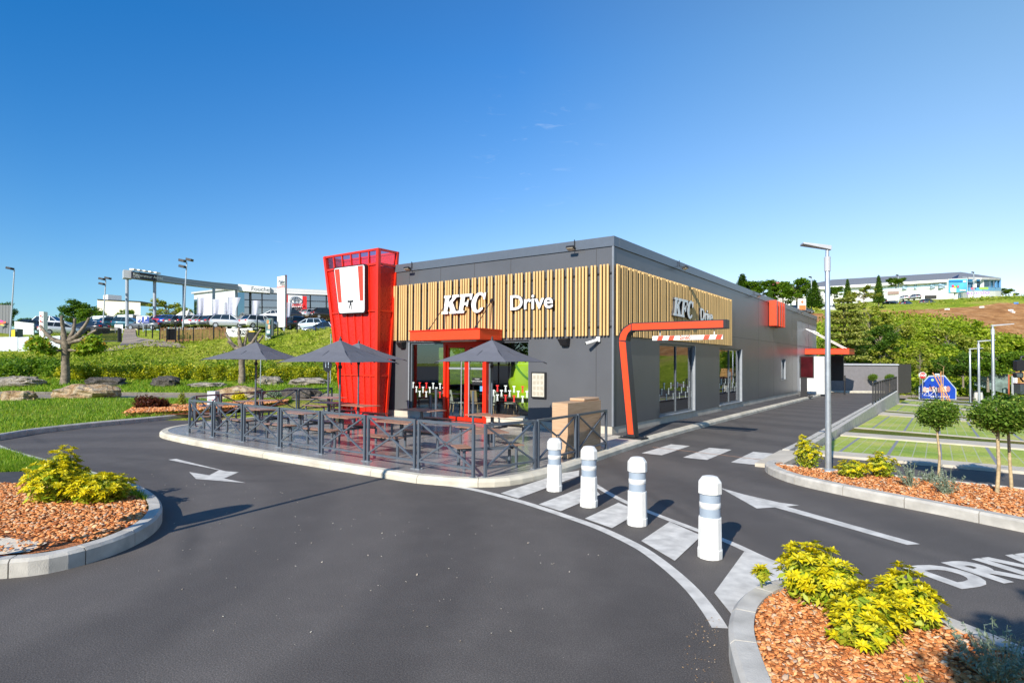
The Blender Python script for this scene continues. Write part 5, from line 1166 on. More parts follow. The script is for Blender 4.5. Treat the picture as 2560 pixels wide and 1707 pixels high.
rock(745, 992, 96, 30, ROCK2, 'dark boulder on the lawn just left of the red tower', base=onlawn(748, 994), seed=10)
rock(2270, 975, 26, 8, ROCK3, 'small pale boulder at the end of the grey enclosure', base=PD(2262, 972, 55), seed=11)
random.seed(99)
# lawn shrubs and bed behind the terrace
b = MB(); b.sheet([(-21.6, 8.3, .19), (-21.9, 9.8, .19), (-22.6, 12.0, .2), (-24.2, 14.4, .2), (-25.6, 14.0, .25), (-24.6, 11.5, .24), (-24.0, 9.0, .24), (-23.0, 7.6, .23)]); 
MB_ = [onlawn(*p)+Vector((0, 0, .05)) for p in ((305, 1037), (340, 1020), (395, 1016), (460, 1014), (560, 1010), (650, 1002), (725, 1000), (718, 1006), (640, 1016), (560, 1024), (480, 1030), (400, 1033))]
b = MB(); b.sheet(MB_); struct(b.build('lawn_mulch_bed', MULCHBED))
chips('mulch', [(p.x, p.y) for p in MB_], 9000, .08, .265, 'orange stone mulch in the bed behind the terrace railing')
def bush(px, py, blobs, m, lab, size, n, nm='low_shrub', z=.22):
    p = onlawn(px, py); t = thing(nm, lab, 'shrub', p); P = blob_points(blobs, n, .4); P = P[P[:, 2] > 0]; leaves('foliage', P, m, size, t, 1.8); b = MB()
    for k in range(7): a = 6.28*k/7; b.tube([(0, 0, 0), (blobs[0][3]*.6*math.cos(a), blobs[0][3]*.6*math.sin(a), blobs[0][2]+.1)], [.01, .004], 4)
    b.build('stems', BARK, t); return t
bush(358, 1023, [(0, 0, .28, .38, .34, .3), (.3, .2, .3, .3, .3, .25)], LEAF_RED, 'burgundy leaved shrub on the lawn mulch, larger left one', .04, 2600)
bush(406, 1022, [(0, 0, .2, .27, .27, .24)], LEAF_RED, 'burgundy leaved shrub on the lawn mulch, smaller right one', .035, 1300)
bush(455, 1016, [(0, 0, .3, .14, .14, .32), (-.3, .1, .15, .2, .2, .15)], LEAF_S, 'cream variegated shrub left of the grey electrical cabinet', .04, 900)
bush(597, 1003, [(0, 0, .18, .34, .3, .22)], LEAF_Y, 'bright yellow low plant in front of the ochre boulder', .05, 1300)
bush(686, 1000, [(0, 0, .22, .36, .34, .26)], LEAF_SILVER, 'rounded silvery shrub behind the terrace railing', .035, 2200)
t = thing('electrical_cabinet', 'light grey electrical cabinet with coloured buttons behind the terrace railing', 'cabinet', onlawn(533, 1020), yaw-.25)
b = MB(); b.box((0, 0, .37), (.36, .24, .74)); b.build('housing', GREYBOX, t, .01)
for k, mt in enumerate((SIGNRED, mat('green_button', (.02, .3, .1), .4), SIGNRED)): b = MB(); b.tube([(-.08+.08*k, -.12, .42), (-.08+.08*k, -.135, .42)], .02, 8); b.build('button', mt, t)
# ------------------------------------------------------------------ pollarded plane trees
def limb(b, p, d, L_, r0_, r1_, n=6, wob=.12):
    pts = [Vector(p)]; dd = Vector(d).normalized()
    for k in range(n): dd = (dd+Vector((random.gauss(0, wob), random.gauss(0, wob), random.gauss(0, wob)+.04))).normalized(); pts.append(pts[-1]+dd*L_/n)
    b.tube(pts, [r0_+(r1_-r0_)*k/n for k in range(n+1)], 8); return pts[-1]
def pollard(px, py, scale, lab, leafy, seed):
    random.seed(seed); p = hit(px, py, 31.2); t = thing('pollarded_tree', lab, 'tree', p, scale=scale, rz=yaw)
    b = MB(); b.tube([(0, 0, -.05), (0, 0, .1), (.03, 0, .6), (-.02, .02, 1.3), (.02, 0, 1.9), (0, 0, 2.25)], [.26, .215, .19, .175, .19, .24], 12); b.build('trunk', BARK_P, t)
    b = MB(); tips = []
    for dx, dy, dz, L_ in ((-1.5, .1, .9, 1.7), (-.35, .1, 1.2, 1.25), (-.1, -.2, 1.5, 1.35), (.25, .2, 1.4, 1.3), (.9, .1, 1.0, 1.7), (1.5, -.2, .7, 1.7), (-1.0, -.3, .5, 1.0), (.6, .5, .6, 1.2)):
        m0 = limb(b, (0, 0, 2.1), (dx, dy, dz*.5), L_*.45, .13, .10, 4, .06); e = limb(b, m0, (dx*.6, dy, dz), L_*.6, .095, .06, 4, .08); tips.append((m0, e))
    lower = [limb(b, (0, 0, 1.75), (dx, dy, -.05), L_, .08, .02, 5, .07) for dx, dy, L_ in ((-1, .1, 1.5), (1, -.1, 1.5), (1, .4, 1.2), (-.9, -.4, 1.1))]
    b.build('limbs', BARK_P, t)
    b = MB()
    for m0, e in tips: b.tube([e, e+Vector((0, 0, .012))], .05, 8)
    if leafy:
        bl = [(e.x, e.y, e.z+.30, .58, .42, .42) for e in lower]+[(e.x*.6, e.y*.6, e.z, .35, .3, .22) for e in lower]
        leaves('crown', blob_points(bl, 3000, .15), m_leaf('plane_leaf', [(0, (.12, .24, .02)), (.6, (.26, .40, .03)), (.85, (.42, .46, .05)), (1, (.40, .18, .04))]), .14, t, 1.3)
    return t
pollard(162, 962, 1.14, 'thick pollarded plane tree with sawn limbs and a few leafy sprouts', True, 5)
t = pollard(604, 960, .95, 'slim pollarded tree with bare lopped limbs behind the leftmost parasol', False, 8)
# ------------------------------------------------------------------ trees
def make_tree(nm, m, h, tr, blobs, n, size, lab, bark=BARK, asp=1.5, shell=.5):
    t = thing(nm, lab, 'tree'); zc = min(b_[2]-b_[5] for b_ in blobs)
    b = MB(); b.tube([(0, 0, -.3), (0, 0, zc*.5), (.05*h*.1, 0, zc+.2*(h-zc)), (0, 0, h*.82)], [tr, tr*.85, tr*.6, tr*.12], 8)
    for q in blobs: b.tube([(0, 0, max(.2, min(q[2]*.75, h*.7))), (q[0]*.6, q[1]*.6, q[2]-.1), (q[0], q[1], q[2]+q[5]*.4)], [tr*.4, tr*.22, tr*.06], 5)
    b.build('trunk', bark, t); leaves('crown', blob_points(blobs, n, shell), m, size, t, asp); return t
def rblobs(n, R_, zc, hz, r, seed):
    random.seed(seed); o = []
    for k in range(n):
        a = random.uniform(0, 6.28); q = R_*math.sqrt(random.random()); z = zc+random.uniform(-1, 1)*hz*math.sqrt(max(0, 1-(q/R_/1.15)**2)); s = r*random.uniform(.6, 1.25); o.append((q*math.cos(a), q*math.sin(a), z, s, s, s*.8))
    return o
HIDE = []
P_round = make_tree('broadleaf_tree', LEAF_G, 6, .16, rblobs(26, 1.8, 3.3, 2.3, .75, 1), 6500, .16, 'x')
P_dark = make_tree('broadleaf_tree', LEAF_D, 6, .16, rblobs(28, 1.8, 3.2, 2.4, .7, 2), 6500, .16, 'x')
P_cone = make_tree('conical_tree', LEAF_D, 7, .12, [(0, 0, 1.2+.42*k, .95*(1-k/15.0)+.12, .95*(1-k/15.0)+.12, .5) for k in range(14)], 6500, .13, 'x')
P_olive = make_tree('broadleaf_tree', LEAF_S, 6, .12, rblobs(30, 2.3, 3.4, 2.2, .55, 3), 4200, .15, 'x', shell=.2)
P_pine = make_tree('pine_tree', LEAF_PINE, 9, .13, [(random.uniform(-1, 1)*(3.0-.30*k), random.uniform(-1, 1)*(3.0-.30*k), .9+.85*k, 1.5-.10*k, 1.5-.10*k, .34) for k in range(9) for _ in range(4)], 9500, .20, 'x', shell=.25)
P_bush = make_tree('hillside_bush', LEAF_L, 3.4, .06, rblobs(20, 1.9, 1.6, 1.2, .7, 4), 4200, .17, 'x', shell=.3)
P_bush2 = make_tree('hillside_bush', LEAF_G, 3.4, .06, rblobs(20, 1.8, 1.7, 1.3, .65, 5), 4200, .17, 'x', shell=.3)
P_thin = make_tree('young_tree', LEAF_S, 6, .06, rblobs(26, 1.6, 3.2, 2.4, .45, 6), 2600, .17, 'x', shell=.2)
protos = {k: v for k, v in (('round', (P_round, 6.2)), ('dark', (P_dark, 6.2)), ('cone', (P_cone, 7.2)), ('olive', (P_olive, 6.2)), ('pine', (P_pine, 8.6)), ('bush', (P_bush, 3.4)), ('bush2', (P_bush2, 3.4)), ('thin', (P_thin, 6.2)))}
used_ = set()
def plant(kind, px, ytop, ybot, d, lab, grp=None, wide=1.0):
    pr, hh = protos[kind]; p = PD(px, ybot, d); z = GR(d, px).z; gy = hor(px)-(z-H)*F/d
    z = min(z, p.z) if ybot > gy else p.z
    s = (ybot-ytop)/F*d/hh; o = pr if kind not in used_ else dup(pr); used_.add(kind)
    o.location = (p.x, p.y, z-.1); o.scale = (s*wide, s*wide, s*((p.z-z)/((ybot-ytop)/F*d)+1)); o.rotation_euler = (0, 0, random.uniform(0, 6.28)); o['label'] = lab
    if grp: o['group'] = grp
    return o
# left background
plant('dark', 205, 740, 832, 105, 'big dark rounded tree, tallest left of the gantry', None, 1.5); plant('round', 232, 760, 832, 92, 'bright green rounded tree in front of the tall dark one', None, 1.4)
plant('round', 312, 762, 830, 88, 'rounded tree between the lamp post and the first gantry post'); plant('olive', 415, 738, 832, 96, 'olive green airy tree between the first gantry posts', None, 1.35); plant('round', 455, 760, 828, 104, 'green tree right behind the second gantry post')
plant('dark', 62, 790, 830, 150, 'flat topped cedar far off left of the white pillar sign', None, 1.9); plant('dark', 128, 795, 830, 140, 'low dark tree just right of the white pillar sign'); plant('dark', 3, 745, 830, 90, 'dark tree edge at the extreme left above the grey shed')
# right hill top
plant('round', 1992, 686, 772, 140, 'rounded tree on the hilltop above the roof end', None, 1.4); plant('cone', 2036, 697, 778, 128, 'dark columnar tree right of the slim lamp on the hilltop', None, 2.1); plant('round', 1958, 700, 775, 150, 'green tree at the hilltop behind the roof, leftmost', None, 1.4)
plant('round', 2085, 710, 750, 140, 'small rounded tree partly behind the big lamp post', None, 1.5); plant('cone', 2119, 695, 752, 130, 'slim green conical tree on the hilltop, left of the taller one', None, 1.4); plant('cone', 2197, 685, 765, 122, 'tallest slim conical tree in front of the white building', None, 1.25)
plant('olive', 2160, 708, 770, 112, 'loose green tree between the two slim conical trees', None, 1.5); plant('round', 2240, 688, 722, 150, 'small leafy tree above the brown banner on the hilltop', None, 1.9); plant('round', 2515, 716, 742, 190, 'distant dark green tree right of the white building', None, 2.0); plant('dark', 2540, 730, 740, 190, 'distant low dark tree beyond the hill at the right', None, 1.9)
plant('cone', 1856, 682, 760, 150, 'broad dark conifer left of the hilltop trees just above the parapet', None, 2.6); plant('round', 1895, 692, 760, 150, 'leafy tree on the hilltop just above the parapet', None, 1.9); plant('cone', 1925, 705, 770, 140, 'narrow conifer above the parapet beside the red box sign')
plant('pine', 2112, 728, 912, 63, 'large pale green pine at the foot of the hill right of the lamp', None, 1.1)
plant('thin', 2175, 740, 880, 70, 'tall airy green tree rising beside the large pine', None, 1.2); plant('olive', 2225, 770, 900, 70, 'airy tree right of the large pine'); plant('dark', 2200, 800, 905, 66, 'dark leafy tree low beside the large pine', None, 1.1)
gg = 'bushes and young trees covering the right hillside'
HL = {'bush': 'leafy green bush on the wooded right hillside', 'bush2': 'leafy green bush on the wooded right hillside', 'thin': 'thin airy young tree on the wooded right hillside', 'olive': 'thin airy young tree on the wooded right hillside'}
random.seed(31)
for i in range(95):
    kind = random.choice(['bush', 'bush2', 'thin', 'bush', 'olive', 'bush2']); px = random.uniform(2070, 2680); d = random.uniform(62, 100); gy = hor(px)-(GR(d, px).z-H)*F/d
    hgt = random.uniform(2.8, 4.6) if kind.startswith('bush') else random.uniform(4.5, 6.5)
    if px < 2250 and d > 85: continue
    if inearth(px, GR(d, px), d, 0) or (gy-hgt/d*F < lerp(px, [2200, 2300, 2420, 2560, 2700], [772, 784, 786, 838, 850])): continue
    plant(kind, px, gy-hgt/d*F, gy, d, HL[kind], gg, random.uniform(.85, 1.2))
plant('dark', 2408, 870, 962, 59, 'spreading tree with pale trunk at the hill foot behind the lamps', None, 1.1); plant('round', 2470, 862, 972, 57, 'spreading tree before the screen fence at the hill foot', None, 1.2); plant('dark', 2350, 880, 955, 60, 'dark bushy tree behind the bike shelter', None, 1.2); plant('round', 2540, 860, 960, 58, 'broad tree at the right edge above the orange bins', None, 1.2); plant('thin', 2300, 850, 960, 58, 'young airy tree left of the bike shelter')
# staked sapling in front of the shelter
p = PD(2358, 1003, 50); t = thing('staked_sapling', 'bare young sapling tied to leaning orange wooden stakes by the bike shelter', 'tree', (p.x, p.y, plane_r(50)))
b = MB(); b.tube([(0, 0, 0), (0, 0, 1.6), (.05, 0, 3.0)], [.04, .03, .012], 6); [b.tube([(0, 0, 2+.25*k), (random.uniform(-.5, .5), 0, 2.3+.25*k)], [.01, .004], 4) for k in range(5)]; b.build('trunk', STAKE, t)
for a, c in (((-.72, 0, 2.45), (.35, 0, 0)), ((-.4, .2, 2.2), (.5, .1, 0)), ((-.15, 0, 2.5), (-.1, 0, 0))): b = MB(); b.tube([a, c], .05, 6); b.build('stake', mat('orange_stake', (.55, .27, .10), .7), t)
# tree behind the camera whose shadow falls over the near bed, and the lamp with its oval banner
t = make_tree('shade_tree', LEAF_G, 5.4, .07, rblobs(20, 1.15, 4.6, .8, .45, 9), 3600, .10, 'tree beyond the right frame edge shading the lane and near bed'); t.location = (1.78, -1.55, 0); t.scale = (.85, .85, .85)

# trees across the site behind and beside the camera, out of view, mirrored in the shop windows
random.seed(77); gm = 'tall trees standing outside the view around the site'
for k in range(13):
    x = -46+6.2*k+random.uniform(-1, 1); o = dup((P_dark, P_round, P_olive)[k % 3], loc=(x, -27+random.uniform(-3, 3), -.2), rz=random.uniform(0, 6), scale=random.uniform(1.6, 2.2)); o['label'] = 'tall leafy tree beyond the forecourt behind the viewer'; o['group'] = gm
for k in range(8):
    o = dup((P_round, P_dark, P_bush2)[k % 3], loc=(24+random.uniform(-2, 3), 8+6.5*k, -1.2), rz=random.uniform(0, 6), scale=random.uniform(1.2, 1.6)); o['label'] = 'tall leafy tree beyond the parking area to the right of the view'; o['group'] = 'tall trees outside the view beyond the parking area'
# ------------------------------------------------------------------ lamps
def street_lamp(loc, h, rz, lab, grp, r=.055, head=.5, base_paint=False, sc=1):
    t = thing('street_lamp', lab, 'street lamp', loc, rz, grp)
    b = MB(); b.tube([(0, 0, 0), (0, 0, h*.5), (0, 0, h*.93), (0, 0, h*.935), (0, 0, h-.02)], [r, r*.86, r*.75, r*.55, r*.55], 14); b.build('pole', GALV, t)
    b = MB(); b.tube([(0, 0, h*.90), (0, 0, h*.965)], r*.95, 14); b.build('collar', mat('lamp_grey', (.45, .47, .5), .4), t)
    b = MB(); b.add([(.06, -.05, h-.02), (.06, .05, h-.02), (-head, .12, h+.09), (-head, -.12, h+.09), (.06, -.05, h+.06), (.06, .05, h+.06), (-head, .11, h+.125), (-head, -.11, h+.125)], [(0, 1, 2, 3), (4, 7, 6, 5), (0, 4, 5, 1), (1, 5, 6, 2), (2, 6, 7, 3), (3, 7, 4, 0)]); b.build('lamp_head', mat('lamp_grey', (.45, .47, .5), .4), t, .008)
    b = MB(); b.lathe([(r*2.2, 0), (r*2.2, .02), (r*1.2, .05)], seg=12); b.build('foot', GALV, t)
    if base_paint: b = MB(); b.tube([(0, 0, .05), (0, 0, .8)], r*1.05, 14); b.build('painted_base', mat('slate_paint', (.05, .09, .14), .5), t)
    return t
street_lamp((-1.60, 11.90, .12), 4.0, R(205)-math.pi, 'tall galvanised lamp post in the right planting bed, nearest and largest', None, .055, .43)
gl2 = 'galvanised lamp posts in the parking area'
for px, yt, yb, d, lab, bp in ((2258, 0, 0, 0, '', 0), (2266, 0, 0, 0, '', 0)): pass
for px, yt, yb, d, lab, bp in ((2484, 815, 1026, 30, 'galvanised parking lamp with painted dark base, rightmost of three', True), (2448, 854, 1021, 37.5, 'galvanised parking lamp in the middle of three', False), (2426, 873, 1004, 47.5, 'galvanised parking lamp farthest of three', False)):
    p = PD(px, yb, d); zb = plane_r(d); hgt = PD(px, yt, d).z-zb; street_lamp((p.x, p.y, zb), hgt, yaw+math.pi-.1, lab, gl2, .085 if d < 35 else .08, .95, bp)
def mast(px, yt, yb, d, lab, heads=3, tw=True, r=.07):
    p = PD(px, yb, d); top = PD(px, yt, d); t = thing('floodlight_mast' if heads > 1 else 'street_lamp', lab, 'street lamp', p, yaw); h = top.z-p.z; b = MB(); b.tube([(0, 0, 0), (.3*h/7 if tw else 0, 0, h)], [r, r*.75], 8); b.build('pole', GALV, t); q = Vector((.3*h/7 if tw else 0, 0, h))
    for k in range(heads):
        b = MB(); ox = ((-.34, .1), (.30, .18), (-.32, -.42))[k]; b.box(q+Vector((ox[0], -.1, ox[1])), (.5, .45, .22), M=Matrix.Rotation(R(12), 3, 'Y')); b.build('lamp_head', DARK, t, .02)
    return t
mast(25, 674, 842, 56, 'slim street lamp at the far left in front of the grey shed', 1, True); mast(257, 700, 820, 62, 'floodlight mast between the rounded trees', 3); mast(457, 655, 824, 52, 'floodlight mast rising before the curved portal beam', 3)
mast(2029, 694, 786, 128, 'slim hilltop lamp left of the columnar tree', 1, False, .16); mast(2246, 689, 758, 150, 'slim hilltop lamp before the white building middle', 1, False, .14); mast(2435, 682, 746, 150, 'slim hilltop lamp before the glazed rotunda', 1, False, .14)
# lamp with oval banner, just outside the left frame edge
lb = street_lamp((-7.1, .35, 0), 4.1, R(100), 'lamp post with an oval banner standing just left of the view', None, .05, .35)
b = MB(); b.tube([(.02, -.32, 2.15), (.0, -.32, 2.15)], .05, 6)
b = MB(); b.lathe([(.01, -.01), (.24, -.01), (.24, .01), (.01, .01)], seg=24); ob = b.build('oval_banner', WHITE, lb)
for v in ob.data.vertices: x, y, z = v.co; v.co = (z*1.0+.0, x*1.0-.33 if False else x+.0, y*1.7)
for v in ob.data.vertices: v.co.y += .33; v.co.z += 2.05
# ------------------------------------------------------------------ portal beam, showroom and its signs
CORR = m_clad('corrugated_metal', (.34, .36, .38)); 
def m_lines(name, a, b_, per, axis=2):
    m, nt, b = newmat(name); co = objco(nt); sep = nt.nodes.new('ShaderNodeSeparateXYZ'); nt.links.new(co, sep.inputs[0])
    w_ = nt.nodes.new('ShaderNodeMath'); w_.operation = 'PINGPONG'; w_.inputs[1].default_value = per; nt.links.new(sep.outputs[axis], w_.inputs[0])
    dv = nt.nodes.new('ShaderNodeMath'); dv.operation = 'DIVIDE'; dv.inputs[1].default_value = per; nt.links.new(w_.outputs[0], dv.inputs[0])
    nt.links.new(ramp(nt, dv.outputs[0], [(0, a), (.35, b_), (1, b_)]), b.inputs['Base Color']); setv(b, 'Roughness', .45); return m
LOUV = m_lines('louvred_metal', (.10, .12, .15), (.33, .36, .40), .16); HORZ = m_lines('ribbed_white_metal', (.42, .43, .45), (.62, .63, .64), .18); VERT = m_lines('ribbed_grey_metal', (.07, .07, .075), (.17, .17, .175), .25, 0)
PB = thing('portal_beam', 'curved grey louvred beam on tall posts leading to the showroom', 'portal')
top = [(316, 676, 64), (400, 685.5, 66), (458, 694, 69), (530, 705, 73), (595, 711.5, 77)]; bot = [(316, 690, 64), (400, 705.5, 66), (458, 712, 69), (530, 720, 73), (595, 726, 77)]
def panel(pts_t, pts_b, th, nm, m, par):
    b = MB()
    for i in range(len(pts_t)-1):
        a, c = PD(*pts_t[i]), PD(*pts_t[i+1]); e, f = PD(*pts_b[i+1]), PD(*pts_b[i]); n = (c-a).cross(f-a).normalized()*th; n = n if n.dot(D2) > 0 else -n; b.prism([a, c, e, f], n)
    return b.build(nm, m, par)
panel([(392, 686, 66), (458, 696.5, 69), (530, 705, 73), (595, 711, 77)], [(392, 703, 66), (458, 711, 69), (530, 720, 73), (595, 725.5, 77)], .8, 'louvred_beam', LOUV, PB)
sgn = panel([(331, 678, 64), (392, 686.5, 66)], [(331, 695, 64), (392, 702.5, 66)], .9, 'sign_panel', mat('navy_panel', (.008, .012, .03), .3), PB)
panel([(309, 674, 63.8), (331, 676, 64.3)], [(309, 694, 63.8), (331, 696, 64.3)], 1.4, 'beam_end', mat('beam_metal', (.45, .47, .5), .4), PB)
A_, C_ = PD(331, 686, 63.9), PD(392, 694.5, 65.9); Rv = (C_-A_).normalized()
fn = -D2*.03
text('sign_lettering', 'Réparateur Agréé', A_.lerp(C_, .66)+fn, Rv, (0, 0, 1), .42, WHITE, sgn, .004, .006); text('sign_lettering', 'LEXUS', A_.lerp(C_, .17)+fn-Vector((0, 0, .25)), Rv, (0, 0, 1), .24, WHITE, sgn, .004)
def ringm(O, Rv, rx, rz, th, m, nm, par, n=28):
    M = frame(O, Rv, (0, 0, 1)); b = MB(); P = [M @ Vector((rx*math.cos(2*math.pi*k/n), rz*math.sin(2*math.pi*k/n), 0)) for k in range(n+1)]; b.tube(P, th, 5); return b.build(nm, m, par), M
rg_, M_ = ringm(A_.lerp(C_, .17)+fn+Vector((0, 0, .12)), Rv, .27, .17, .022, WHITE, 'oval_emblem', sgn)
b = MB(); b.tube([M_ @ Vector(p) for p in ((.04, .12, 0), (-.08, -.06, 0), (.14, -.06, 0))], .018, 5); b.build('emblem_stroke', WHITE, rg_)
for px, yt, yb, d in ((317.5, 676, 829, 64), (386.5, 702, 815, 66), (460, 710, 822, 69), (534.5, 719, 800, 73), (591, 725, 800, 77)):
    a, c = PD(px, yt, d+.4), PD(px, yb, d+.4); c.z = min(c.z, GR(d, px).z); b = MB(); b.tube([c, a], .17, 10); b.build('post', mat('post_grey', (.33, .37, .43), .4), PB)
for k in range(5):
    a = PD(335+14*k, 677+2.0*k, 64+.4*k); b = MB(); b.box(a+Vector((0, 0, .12)), (.5, .8, .15), rz=yaw); b.build('top_bracket', WHITE, PB)
rebase(PB, PD(400, 830, 67))
SR = thing('showroom_building', 'glazed car showroom with white ribbed wall and long fascia', 'building')
panel([(485, 735, 92), (595, 722, 80)], [(485, 840, 92), (595, 840, 80)], .6, 'ribbed_wall', HORZ, SR)
panel([(560, 737, 83.9), (611, 729, 78.3)], [(560, 815, 83.9), (611, 815, 78.3)], .3, 'corner_glazing', GLASS_BLUE, SR)
panel([(485, 749, 91.9), (514, 745, 88.6)], [(485, 815, 91.9), (514, 815, 88.6)], .3, 'wall_glazing', GLASS_BLUE, SR)
panel([(611, 729, 78.3), (880, 742, 83.5)], [(611, 830, 78.3), (880, 830, 83.5)], .3, 'front_glazing', GLASS_BLUE, SR)
panel([(675, 718.5, 79.0), (880, 728, 82.8)], [(675, 733, 79.0), (880, 739.5, 82.8)], 1.2, 'fascia', HORZ, SR)
fs = panel([(595, 710, 77.3), (674.5, 717.5, 78.6)], [(595, 727, 77.3), (674.5, 732.5, 78.6)], 1.6, 'white_fascia', mat('fascia_white', (.70, .71, .72), .5), SR)
A_, C_ = PD(595, 719, 77.3), PD(674.5, 725, 78.6); text('lettering', 'Foucher', A_.lerp(C_, .74)+fn, (C_-A_), (0, 0, 1), .78, mat('letter_slate', (.16, .18, .2), .5), fs, .004)
panel([(600, 740, 95), (880, 742, 97)], [(600, 832, 95), (880, 832, 97)], .3, 'inner_wall', mat('inner_blue', (.16, .25, .28), .8), SR); panel([(587, 770, 84), (606, 758, 84)], [(587, 815, 84), (606, 815, 84)], .3, 'inner_panel', mat('inner_wood', (.5, .38, .2), .7), SR)
b = MB()
for px, d in ((625, 78.5), (655, 79.0), (695, 79.8), (776, 81.3), (816, 82.1)): a, c = PD(px, 732, d-.05), PD(px, 830, d-.05); b.bar(c, a, .12 if px > 625 else .5, .1, (0, 1, 0))
for y in (749, 768, 786): b.bar(PD(611, y, 78.2), PD(880, y+ (2 if y > 749 else 6), 83.4), .08, .08)
b.build('mullions', DARK, SR); b = MB(); a = PD(485, 733, 92.2); c = PD(595, 720, 80.2); b.bar(a, c, .8, .25); c2 = PD(880, 728, 83.5); b.prism([a, c, c2, c2+D2*25, a+D2*25], (0, 0, -.2)); b.build('roof', mat('roof_pale', (.5, .5, .5), .6), SR)
brd = panel([(720, 737.5, 79.4), (756, 739.5, 80.0)], [(720, 768.5, 79.4), (756, 768.5, 80.0)], .3, 'white_sign', WHITE, SR); panel([(716, 737, 79.3), (720, 737.3, 79.4)], [(716, 780, 79.3), (720, 780, 79.4)], .3, 'red_sign', SIGNRED, SR); panel([(756, 740, 80.0), (767, 740.6, 80.2)], [(756, 779, 80.0), (767, 777, 80.2)], .3, 'red_sign', SIGNRED, SR)
TSILV = mat('emblem_silver', (.28, .32, .38), .3, .5); O_ = PD(739, 750.5, 79.6); Rv = PD(756, 750, 80.0)-PD(720, 750, 79.4)
def toy(O, Rv, s, par, rad):
    r1, M = ringm(O, Rv, s, s*.66, rad, TSILV, 'oval_emblem', par); ringm(O, Rv, s*.30, s*.60, rad, TSILV, 'inner_oval', r1); ringm(O+Vector((0, 0, s*.28)), Rv, s*.62, s*.26, rad, TSILV, 'inner_oval', r1)
toy(O_-D2*.05, Rv, .72, brd, .06); text('lettering', 'TOYOTA', PD(739, 763.5, 79.55), Rv, (0, 0, 1), .50, SIGNRED, brd, .01, .015, 1.05)
rebase(SR, PD(700, 830, 84))
tm = thing('totem_sign', 'tall white totem sign with oval emblem before the showroom', 'sign', PD(707, 845, 58), 0)
P4 = [PD(693, 692, 58.2), PD(711.5, 689, 58.0), PD(711.5, 817, 58.0), PD(693, 818, 58.2)]; base = tm.location.copy()
b = MB(); b.prism([p-base for p in P4], D2*.35); fa = b.build('white_face', WHITE, tm); b = MB(); b.prism([PD(711.6, 688, 58.1)-base, PD(715.5, 687, 58.4)-base, PD(715, 818, 58.4)-base, PD(711.6, 818, 58.1)-base], D2*.2); b.build('red_edge', mat('totem_red', (.55, .03, .05), .4), tm)
b = MB(); b.tube([PD(710.5, 845, 58.2)-base, PD(710.5, 818, 58.2)-base], .09, 8); b.build('post', GALV, tm); Rv = (P4[1]-P4[0]); toy(PD(702, 705, 57.9)-base-D2*.04, Rv, .28, fa, .035); text('lettering', 'TOYOTA', PD(702, 717.5, 58.0)-base, Rv, (0, 0, 1), .22, SIGNRED, fa, .01, .004)
def flag(px, yt, yb, d, wpx, lean, lab, seed):
    p = PD(px, yb, d); t = thing('banner_flag', lab, 'flag', p, yaw, 'white banner flags before the showroom'); h = (yb-yt)/F*d; w_ = wpx/F*d; b = MB(); b.tube([(0, 0, -1.5), (0, 0, h)], .045, 6); b.build('pole', GALV, t)
    n, m_ = 8, 12; vs = []
    for j in range(m_+1):
        for i in range(n+1):
            v = j/m_; u = i/n; x = .05+u*w_*(.45+.55*v)+lean*v*h*.1*u; vs.append((x, .10*math.sin(u*7+v*3+seed)*(.4+u), v*h-.12*u*math.sin(v*3)))
    b = MB(); b.add(vs, [(j*(n+1)+i, j*(n+1)+i+1, (j+1)*(n+1)+i+1, (j+1)*(n+1)+i) for j in range(m_) for i in range(n)], True); cl = b.build('cloth', mat('flag_cloth', (.48, .49, .58), .8), t)
    M = frame((.05+w_*.32, -.13, h*.14), (1, 0, 0), (0, 0, 1)); b = MB(); b.tube([M @ Vector((.16*math.cos(a), .2*math.sin(a), 0)) for a in [k*.524 for k in range(13)]], .02, 4); b.tube([M @ Vector(p) for p in ((-.1, .1, 0), (0, -.12, 0), (.12, .1, 0))], .02, 4); b.build('round_emblem', mat('navy_print', (.03, .04, .2), .6), cl)
    return t
flag(493, 744, 795, 66, 19, .3, 'white banner flag, leftmost before the showroom', 0); flag(531, 748, 795, 66, 20, 1.2, 'white banner flag, second from the left before the showroom', 1); flag(562, 756, 795, 69, 8, .2, 'narrow white banner flag half hidden behind its neighbour', 2); flag(570, 743, 796, 65, 22, 1.4, 'white banner flag beside the last portal post', 3); flag(630, 751, 799, 66, 16, .5, 'white banner flag before the showroom glazing left of the totem', 4); flag(718, 756, 802, 63, 9, .2, 'slim white flag against the red and white sign', 5)
